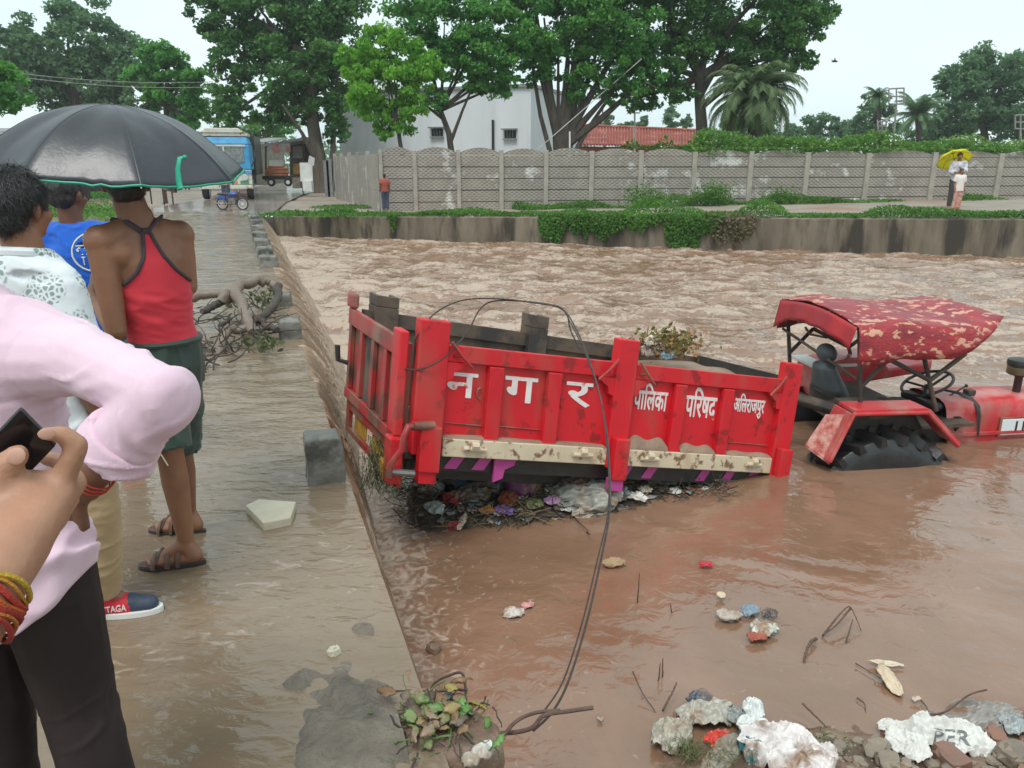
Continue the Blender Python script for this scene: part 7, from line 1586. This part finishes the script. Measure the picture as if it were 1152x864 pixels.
# stones of the bank
def stones():
    k = 0
    for i in range(130):
        px, py = random.uniform(905, 1152), random.uniform(826, 872)
        if i > 95: px, py = random.uniform(940, 1180), random.uniform(845, 905)
        if 1012 < px < 1095 and py < 850: continue
        p = gs(px, py); r = random.uniform(.008, .026); 
        o = lump(p+Vector((0, 0, r*.25)), (r*random.uniform(.9, 1.4), r, r*.65), i+10, 2, .3, m_rock if i % 3 == 0 else m_rock2, 'stone')
        if i % 3 == 0: tag(o, 'reddish brown stone among the pebbles of the muddy bank', 'stone', 'reddish stones of the muddy bank')
        else: tag(o, 'buff grey stone among the pebbles of the muddy bank', 'stone', 'buff stones of the muddy bank')
    for l, px, py, r, m_ in (('large brick red stone in front of the lettered sack', 1068, 858, (.075, .055, .045), m_rock), ('large brown stone left of the folded sacking', 985, 846, (.07, .05, .04), m_rock2), ('flat reddish stone right of the lettered sack', 1118, 830, (.06, .045, .025), m_rock), ('grey stone at the bottom between the two sack pieces', 1000, 862, (.05, .04, .03), m_rock2), ('brown stone at the right edge of the picture', 1140, 852, (.07, .05, .04), m_rock2), ('dark brown stone beside the blue grey rag', 1148, 808, (.03, .03, .025), m_rock)):
        tag(lump(gs(px, py)+Vector((0, 0, .015)), r, px*.1, 3, .25, m_, 'stone'), l, 'stone', 'larger stones of the bank')
    P = []
    n = 2600; V = []; F = []; off = 0
    for i in range(n):
        X = rng.uniform(.9, 5.5); Y = rng.uniform(1.2, 2.85); z = sz(X, Y)
        if z < WZ+.005: continue
        s = rng.uniform(.004, .011); a = rng.uniform(0, 3.1); pts = [(math.cos(a+t)*s*rng.uniform(.7, 1.2), math.sin(a+t)*s*rng.uniform(.7, 1.2), 0) for t in (0, 1.57, 3.14, 4.71)]
        V += [(X+q_[0], Y+q_[1], z-.002) for q_ in pts]+[(X+q_[0]*.5, Y+q_[1]*.5, z+s*.8) for q_ in pts]; F += [[off+4, off+5, off+6, off+7]]+[[off+j, off+(j+1) % 4, off+4+(j+1) % 4, off+4+j] for j in range(4)]; off += 8
    tag(put('gravel', npmesh('gravel', np.array(V), np.array(F)), m_rock2), kind='stuff', label='small gravel scattered over the muddy bank')
stones()
bag('mud_lump', 'tiny mud lump in the churned water beside the causeway edge', 'mud', on(488, 730, WZ+.02), (.035, .03, .03), m_mud, 5)
def tuft(label, px, py, n, s=.09):
    c = gs(px, py); P = MB()
    for k in range(n):
        p = c+Vector((random.gauss(0, .035), random.gauss(0, .03), 0)); d = Vector((random.gauss(0, .5), random.gauss(0, .5), .8)).normalized(); P.tube([p, p+d*s*.5, p+d*s*.8+Vector((random.gauss(0, .03), random.gauss(0, .03), -.01))], [.002, .0006], 3, k % 2)
    tag(P.build('grass_tuft', [lf_flat1, lf_flat2]), label, 'grass', 'grass tufts in the bank rubbish')
tuft('green grass tuft below the pale wrinkled bag', 775, 850, 90); tuft('pale green grass at the bottom under the grey rag', 815, 862, 90); tuft('dry grass tuft at the end of the brown cane', 934, 834, 50, .05)
# ------------------------------------------------------------ far road: truck, motorcycle, stall, people
def smallperson(label, px, py, zg, yaw, H, top, bot, skin, sleeve=.7, hem=.86, low=.08, group=None, carry=None, vox=.022, Y=None, **ov):
    g = on(px, py, zg) if Y is None else at(px, py, Y); J = joints(g.x, g.y, g.z, yaw, H)
    for k_, v in ov.items(): J[k_] = g+rz(Vector(v)*H/1.7, yaw)
    r = thing('person', label, 'person', g, group); body(J, r, skin, vox*.8); hair(J, r, far=True)
    if top: shirt(J, r, top, 'shirt', hem, .02, sleeve, vox, lambda co, no: co)
    if bot: trousers(J, r, bot, 'trousers', low, vox, lambda co, no: co)
    return r, J
c_maroon = M('maroon_cloth', (.30, .07, .05), rough=.9); c_chk = M('white_check_shirt', (.62, .60, .62), (.30, .30, .36), 9, .9); c_dk = M('charcoal_cloth', (.05, .048, .05), rough=.9); c_pr = M('red_print_cloth', (.42, .10, .07), (.60, .45, .38), 14, .9); c_pk2 = M('salmon_cloth', (.62, .30, .26), rough=.9)
smallperson('small person in a maroon top and blue jeans standing against the boundary wall', 434, 237, .02, math.radians(20), 1.22, c_maroon, c_jean, sk_dark, Y=26.6)
rY, JY = smallperson('person in a checked white shirt and dark trousers holding a yellow umbrella', 1071, 235, .24, math.radians(160), 1.68, c_chk, c_dk, sk_brown, sleeve=1.6, vox=.018, elL=(-.20, .10, 1.15), wrL=(-.06, .26, 1.22), elR=(.21, .06, 1.12), wrR=(.05, .24, 1.10))
smallperson('smaller person in white top and red patterned skirt under the yellow umbrella', 1075, 237, .24, math.radians(185), 1.22, M('white_top', (.66, .60, .56), rough=.9), c_pr, sk_brown, sleeve=.8, hem=.78, vox=.018)
m_yumb = leafmat('yellow_umbrella_cloth', (.85, .80, .04), (.9, .85, .06), .55)
umbrella('bright yellow umbrella held by the person on the far path', JY['head']+Vector((-.04, .36, .10)), .52, .24, (-.62, 0), .2, m_yumb, m_yumb, m_steel, shaft=.5, near=False)
def truck():
    Yt = 34.5; g = on(258, 229, .06); c = Vector((at(257, 225, Yt).x, Yt, .06)); yw_ = math.radians(14)
    root = thing('cargo_truck', 'old blue and white decorated lorry facing the camera on the wet road', 'truck', c)
    fn = lambda x, y, z: c+rz((x, y, z), yw_)
    B = lambda: MB(fn); W2 = 1.08
    m_bl = M('truck_blue', (.03, .22, .45), (.06, .34, .58), 3, .5); m_wh = M('truck_white', (.62, .62, .56), (.5, .48, .40), 5, .6, c3=(.25, .12, .05), sc3=4, t3=(.56, .62)); m_gl = M('windscreen_glass', (.10, .13, .13), (.25, .26, .25), 8, .15); m_or = M('orange_paint', (.50, .20, .04)); m_gr = M('green_paint', (.06, .25, .13))
    b = B(); b.box(-W2, W2, 0, 1.7, 1.25, 2.3, 0); b.prism([(-W2, .0, 2.302), (W2, .0, 2.302), (W2*.9, .12, 2.62), (-W2*.9, .12, 2.62)], (0, 1.4, 0)); b.build('cab', m_bl, root, bevel=.05)
    b = B(); b.box(-W2*.75, W2*.75, -.035, .0, 1.55, 2.22); ws = b.build('windscreen', m_gl, root, bevel=.02)
    b = B(); b.box(-.03, .03, -.05, -.036, 1.55, 2.22); b.box(-.9, .9, -.06, -.036, 2.225, 2.30); b.build('windscreen_bar', m_wh, ws)
    b = B(); b.box(-W2, W2, -.12, -.002, .62, 1.24); b.build('grille_panel', m_wh, root, bevel=.03)
    b = B(); b.box(-W2*.98, W2*.98, -.16, -.122, 1.08, 1.22); b.build('blue_band', m_bl, root)
    b = B(); b.box(-.5, .5, -.15, -.122, .90, 1.05); b.build('grille', m_or, root)
    for s in (-1, 1):
        b = B(); b.lathe([(.02, 0), (.13, .0), (.14, .05)], (s*.78, -.13, .95), (0, -1, 0), 16); b.build('headlight', M('lamp_glass', (.5, .5, .48), rough=.2), root, True)
        b = B(); b.box(s*.75-.17, s*.75+.17, -.15, -.1225, .66, .80); b.build('painted_square', m_gr, root)
        b = B(); b.box(s*.35-.1, s*.35+.1, -.15, -.1225, .66, .80); b.build('painted_square', m_or, root)
        b = B(); b.lathe([(.1, 0), (.40, 0), (.46, .05), (.46, .25), (.40, .3), (.1, .3)], (s*(W2-.15)-.15, .55, .46), (1, 0, 0), 24); b.build('wheel', m_tyre, root, True)
        b = B(); b.tube([(s*W2, -.05, 1.4), (s*(W2+.2), -.15, 1.7), (s*(W2+.2), -.15, 2.0)], .03, 6); b.box(s*(W2+.2)-.08, s*(W2+.2)+.08, -.2, -.16, 1.75, 2.05); b.build('mirror', m_black, root)
    b = B(); b.box(-W2*1.02, W2*1.02, -.3, -.165, .46, .62); b.build('bumper', m_wh, root, bevel=.02)
    b = B(); b.box(-W2*.95, W2*.95, .1, 1.5, 2.64, 2.78); b.prism([(-W2*.9, .05, 2.782), (W2*.9, .05, 2.782), (W2*.6, .05, 2.98), (-W2*.6, .05, 2.98)], (0, .1, 0)); b.build('roof_rack', m_wh, root, bevel=.03)
    b = B(); b.box(-W2*1.08, W2*1.08, 1.8, 6.5, 1.0, 2.75); b.build('cargo_body', m_black, root, bevel=.03)
    b = B(); b.box(-W2*.6, W2*.6, .2, 6.2, .5, .98); b.build('chassis', m_black, root)
truck()
def motorcycle():
    c = on(260, 236, .05); root = thing('motorcycle', 'blue motorcycle parked sideways in front of the lorry', 'motorcycle', c); yw_ = math.radians(-6)
    fn = lambda x, y, z: c+rz((x, y, z), yw_); B = lambda: MB(fn); m_b = M('bike_blue', (.03, .07, .28), rough=.35)
    for x in (-.42, .62):
        b = B(); b.tube([(x+math.cos(t)*.27, 0, .29+math.sin(t)*.27) for t in np.linspace(0, 2*PI, 25)], .04, 8, caps=False); w_ = b.build('wheel', m_tyre, root, True)
        b = B(); b.tube([(x+math.cos(t)*.22, 0, .29+math.sin(t)*.22) for t in np.linspace(0, 2*PI, 25)], .015, 6, caps=False)
        for k in range(8): t = k*PI/8; b.tube([(x-math.cos(t)*.22, 0, .29-math.sin(t)*.22), (x+math.cos(t)*.22, 0, .29+math.sin(t)*.22)], .006, 4)
        b.build('rim', m_white, w_)
    b = B(); b.tube([(.62, .06, .29), (.42, .06, .85), (.38, .0, .95)], .025, 6); b.tube([(.38, -.3, .98), (.36, 0, .95), (.38, .3, .98)], .018, 6); b.build('fork', m_steel, root, True)
    b = B(); b.ell((.16, 0, .74), (.26, .13, .12), 14); b.build('fuel_tank', m_b, root, True)
    b = B(); b.ell((-.30, 0, .76), (.36, .12, .07), 14); b.build('saddle', m_black, root, True)
    b = B(); b.box(-.6, -.2, -.1, .1, .5, .68); b.build('side_cover', m_b, root, bevel=.03)
    b = B(); b.box(-.05, .3, -.12, .12, .25, .55); b.tube([(.1, -.12, .3), (-.3, -.14, .28), (-.75, -.14, .32)], .035, 8); b.build('engine', m_steel, root, bevel=.03)
    b = B(); b.ell((.48, 0, .86), (.07, .08, .09), 10); b.build('headlamp', m_steel, root, True); root.scale = (.7, .7, .7)
motorcycle()
smallperson('person in a salmon top standing behind the blue motorcycle', 256, 233, .05, math.radians(170), 1.55, c_pk2, c_jean, sk_brown, sleeve=.4)
smallperson('barelegged person in a pale top wading on the road right of the umbrella strap', 187, 229, .05, math.radians(100), 1.62, M('lilac_cloth', (.50, .42, .50), rough=.9), c_pk2, sk_dark, low=.55)
smallperson('person in dark clothes walking far up the flooded road', 211, 214, .05, math.radians(10), 1.6, c_dk, c_dk, sk_dark)
smallperson('person in a brown shirt beside the handcart, under the umbrella edge', 197, 217, .05, math.radians(80), 1.6, c_maroon, c_dk, sk_dark)
def cart():
    c = on(172, 231, .05); root = thing('handcart', 'low wooden handcart standing on thin legs in the flooded road', 'cart', c); fn = lambda x, y, z: c+Vector((x, y, z)); B = lambda: MB(fn)
    b = B(); b.box(-.5, .5, 0, .9, .72, .80); b.build('deck', m_barkl, root)
    for x in (-.42, .42):
        for y in (.05, .85): b = B(); b.tube([(x, y, 0), (x, y, .72)], .03, 6); b.build('leg', m_bark, root)
    b = B(); b.tube([(.5, .2, .76), (1.0, .2, .9)], .02, 6); b.tube([(.5, .7, .76), (1.0, .7, .9)], .02, 6); b.build('shaft', m_bark, root)
cart()
def stall():
    Y = 44; c = at(330, 212, Y); root = thing('roadside_stall', 'open roadside stall with a tilted tin roof and a faded poster', 'stall', c)
    b = MB(); b.prism([at(290, 163, Y), at(345, 154, Y), at(345, 157, Y), at(290, 166, Y)], (0, 3.2, 0)); b.build('roof', m_metal, root)
    for px, y1 in ((299, 198), (341, 210)): b = MB(); b.tube([at(px, 160, Y+.1), at(px, y1+6, Y+.1)], .06, 6); b.build('post', m_bark, root)
    b = MB(); b.prism([at(303, 163, Y-.1), at(326, 161, Y-.1), at(327, 171, Y-.1), at(304, 173, Y-.1)], (0, .05, 0)); b.build('poster', M('faded_poster', (.40, .42, .42), (.45, .16, .14), 2.2, .7), root)
    b = MB(); b.prism([at(326, 160, Y+3), at(352, 158, Y+3), at(352, 205, Y+3), at(326, 205, Y+3)], (0, .08, 0)); b.build('back_wall', m_rust, root)
    b = MB(); b.prism([at(329, 164, Y+2.8), at(342, 164, Y+2.8), at(342, 178, Y+2.8), at(329, 178, Y+2.8)], (0, .1, 0)); b.build('wire_window', m_metal, root)
    b = MB(); b.prism([at(330, 184, Y+.4), at(338, 184, Y+.4), at(338, 196, Y+.4), at(330, 196, Y+.4)], (0, .4, 0)); b.build('yellow_crate', m_yel, root); b = MB(); b.prism([at(303, 180, Y+1.5), at(319, 180, Y+1.5), at(319, 190, Y+1.5), at(303, 190, Y+1.5)], (0, .3, 0)); b.build('white_counter', m_white, root)
stall()
def woodcart():
    Y = 41; c = at(318, 214, Y); root = thing('wood_cart', 'dark cart with small wheels loaded with reddish firewood', 'cart', c)
    b = MB(); b.prism([at(295, 198, Y), at(329, 198, Y), at(329, 202, Y), at(295, 202, Y)], (0, 1.3, 0)); b.build('deck', m_black, root)
    for px in (305, 324): q_ = at(px, 205, Y-.05); b = MB(); b.lathe([(.06, 0), (.20, 0), (.22, .06), (.05, .07)], q_, (0, 1, 0), 20); b.build('wheel', m_tyre, root, True); b = MB(); b.lathe([(.02, 0), (.10, .0), (.1, .01)], q_-Vector((0, .02, 0)), (0, 1, 0), 20); b.build('hub', m_white, root, True)
    m_fw = M('red_firewood', (.32, .12, .06), (.22, .09, .05), 4, .85, .5)
    for r in range(5):
        for k in range(3): y = Y+.2+k*.35; b = MB(); p = at(297+random.uniform(0, 4)+r*.8, 197-r*2.3, y); q_ = at(326-random.uniform(0, 5)-r*.8, 197-r*2.3-random.uniform(-.5, .8), y); b.tube([p, q_], .075, 7); b.build('log', m_fw, root)
woodcart()
def boards():
    Y = 39.5
    b = MB(); b.prism([at(337, 183, Y), at(351, 183, Y), at(352, 204, Y), at(338, 204, Y)], (0, .05, 0)); tag(b.build('white_board', m_white), 'blank white board leaning beside the thick brown trunk', 'board')
    b = MB(); b.prism([at(348, 175, Y-.3), at(354, 178, Y-.3), at(353, 187, Y-.3), at(346, 184, Y-.3)], (0, .05, 0)); tag(b.build('notice_sheet', M('pale_grey_sheet', (.5, .5, .5))), 'small tilted grey sheet fixed to the thick brown trunk', 'sheet')
    b = MB(); b.prism([at(340, 203.5, Y-.2), at(350, 203.5, Y-.2), at(351, 215, Y-.2), at(341, 215, Y-.2)], (0, .4, 0)); tag(b.build('white_crate', m_white), 'low white crate under the blank white board', 'crate')
    b = MB(); b.prism([at(329, 200, Y+.5), at(338, 200, Y+.5), at(338, 212, Y+.5), at(329, 212, Y+.5)], (0, .5, 0)); tag(b.build('grey_block', m_conc), 'grey concrete block between the firewood cart and the white crate', 'block')
boards()
def jeep():
    c = on(86, 226, .05); root = thing('parked_vehicle', 'dark covered three wheeler parked far left between the two dark heads', 'vehicle', c); fn = lambda x, y, z: c+Vector((x, y, z)); B = lambda: MB(fn)
    b = B(); b.box(-.75, .35, 0, 1.6, .35, 1.0); b.prism([(-.7, 0, 1.002), (.3, 0, 1.002), (.2, .0, 1.45), (-.55, 0, 1.45)], (0, 1.5, 0)); b.build('body', m_black, root, bevel=.05)
    b = B(); b.box(-.65, .2, -.01, .0, 1.02, 1.35); b.build('windscreen', M('dull_glass', (.2, .22, .22), rough=.2), root)
    for x in (-.7, .3): b = B(); b.lathe([(.05, 0), (.28, 0), (.28, .15), (.05, .16)], (x-.05, .2, .28), (1, 0, 0), 16); b.build('wheel', m_tyre, root, True)
jeep()
def house(label, x0, x1, y0, y1, Y, wall, roof, depth=6, door=True):
    a = at(x0, y1, Y); b_ = at(x1, y1, Y); t = at(x0, y0, Y).z; root = thing('roadside_house', label, 'house', (a.x, Y, 0), 'houses along the far road')
    b = MB(); b.box(a.x, b_.x, Y, Y+depth, 0, t); b.build('wall', wall, root); w_ = b_.x-a.x
    b = MB(); b.prism([(a.x-.3, Y-.4, t+.01), (b_.x+.3, Y-.4, t+.01), (b_.x+.3, Y+depth, t+.5), (a.x-.3, Y+depth, t+.5)], (0, 0, .12)); b.build('roof', roof, root)
    b = MB(); b.box(a.x+w_*.15, a.x+w_*.4, Y-.03, Y-.002, 0.05, min(2., t*.8)); b.build('door', m_dark, root); b = MB(); b.box(a.x+w_*.6, a.x+w_*.85, Y-.03, Y-.002, t*.4, t*.72); b.build('window', m_dark, root)
house('low house with a red brick front behind the lorry', 234, 262, 150, 200, 62, m_brick, m_metal); house('pale house beside the far end of the road', 263, 283, 156, 198, 75, m_plas, m_tile); house('small grey shack left of the stall, along the road', 283, 297, 162, 205, 60, m_bankt, m_metal)
house('whitish two part house at the far left behind the umbrella', -60, 40, 150, 205, 60, m_white, m_metal); house('brown house at the far left behind the blue shirt person', 44, 130, 168, 212, 55, m_brick, m_tile); house('pale wall of a house under the layered tree', 150, 225, 160, 205, 70, m_plas, m_tile)
# far line of trees and scrub that closes the horizon
def backline():
    P = []
    for i in range(26000):
        x = rng.uniform(-170, 230); y = rng.uniform(125, 150); top = 3.5+2.2*float(fbm(x*.05, 3., 0., 3))+1.4*float(vn(x*.25, 5.))
        P.append((x, y, rng.uniform(0, 1)**.8*max(1.5, top)))
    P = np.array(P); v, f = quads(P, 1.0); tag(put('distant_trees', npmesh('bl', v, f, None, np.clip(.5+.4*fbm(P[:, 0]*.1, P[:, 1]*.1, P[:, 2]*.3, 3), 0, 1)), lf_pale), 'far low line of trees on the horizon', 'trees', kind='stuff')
    P = []
    for i in range(9000):
        x = rng.uniform(-8, 40); y = rng.uniform(45, 60); P.append((x, y, rng.uniform(0, 1)*(1.6+.8*float(vn(x*.4, 2.)))))
    P = np.array(P); v, f = quads(P, .35); tag(put('scrub', npmesh('sb', v, f, None, rng.uniform(0, 1, len(P))), lf_mid), 'scrub on the ground behind the boundary wall', 'bushes', kind='stuff')
backline()
def bird():
    c = at(939, 69, 40); b = MB(); b.ell(c, (.16, .06, .05), 10); b.prism([c+Vector((-.03, 0, .02)), c+Vector((.06, 0, .02)), c+Vector((-.12, .28, .12))], (0, 0, .01)); b.prism([c+Vector((-.03, 0, .02)), c+Vector((.06, 0, .02)), c+Vector((-.12, -.28, .16))], (0, 0, .01)); tag(b.build('bird', m_black), 'tiny dark bird in the sky right of the big forked tree', 'bird')
bird()

def haze():
    b = MB(); b.box(-200, 250, -20, 720, -3.6, 30); o = b.build('haze', None); m = bpy.data.materials.new('haze'); m.use_nodes = True; N = m.node_tree.nodes; L = m.node_tree.links
    for n in list(N):
        if n.type == 'BSDF_PRINCIPLED': N.remove(n)
    v = N.new('ShaderNodeVolumePrincipled'); v.inputs['Color'].default_value = (.86, .93, .95, 1); v.inputs['Density'].default_value = .0008; v.inputs['Anisotropy'].default_value = .2
    L.new(v.outputs[0], [n for n in N if n.type == 'OUTPUT_MATERIAL'][0].inputs['Volume']); o.data.materials.clear(); o.data.materials.append(m); tag(o, 'thin rain haze over the whole place', kind='stuff')
haze()
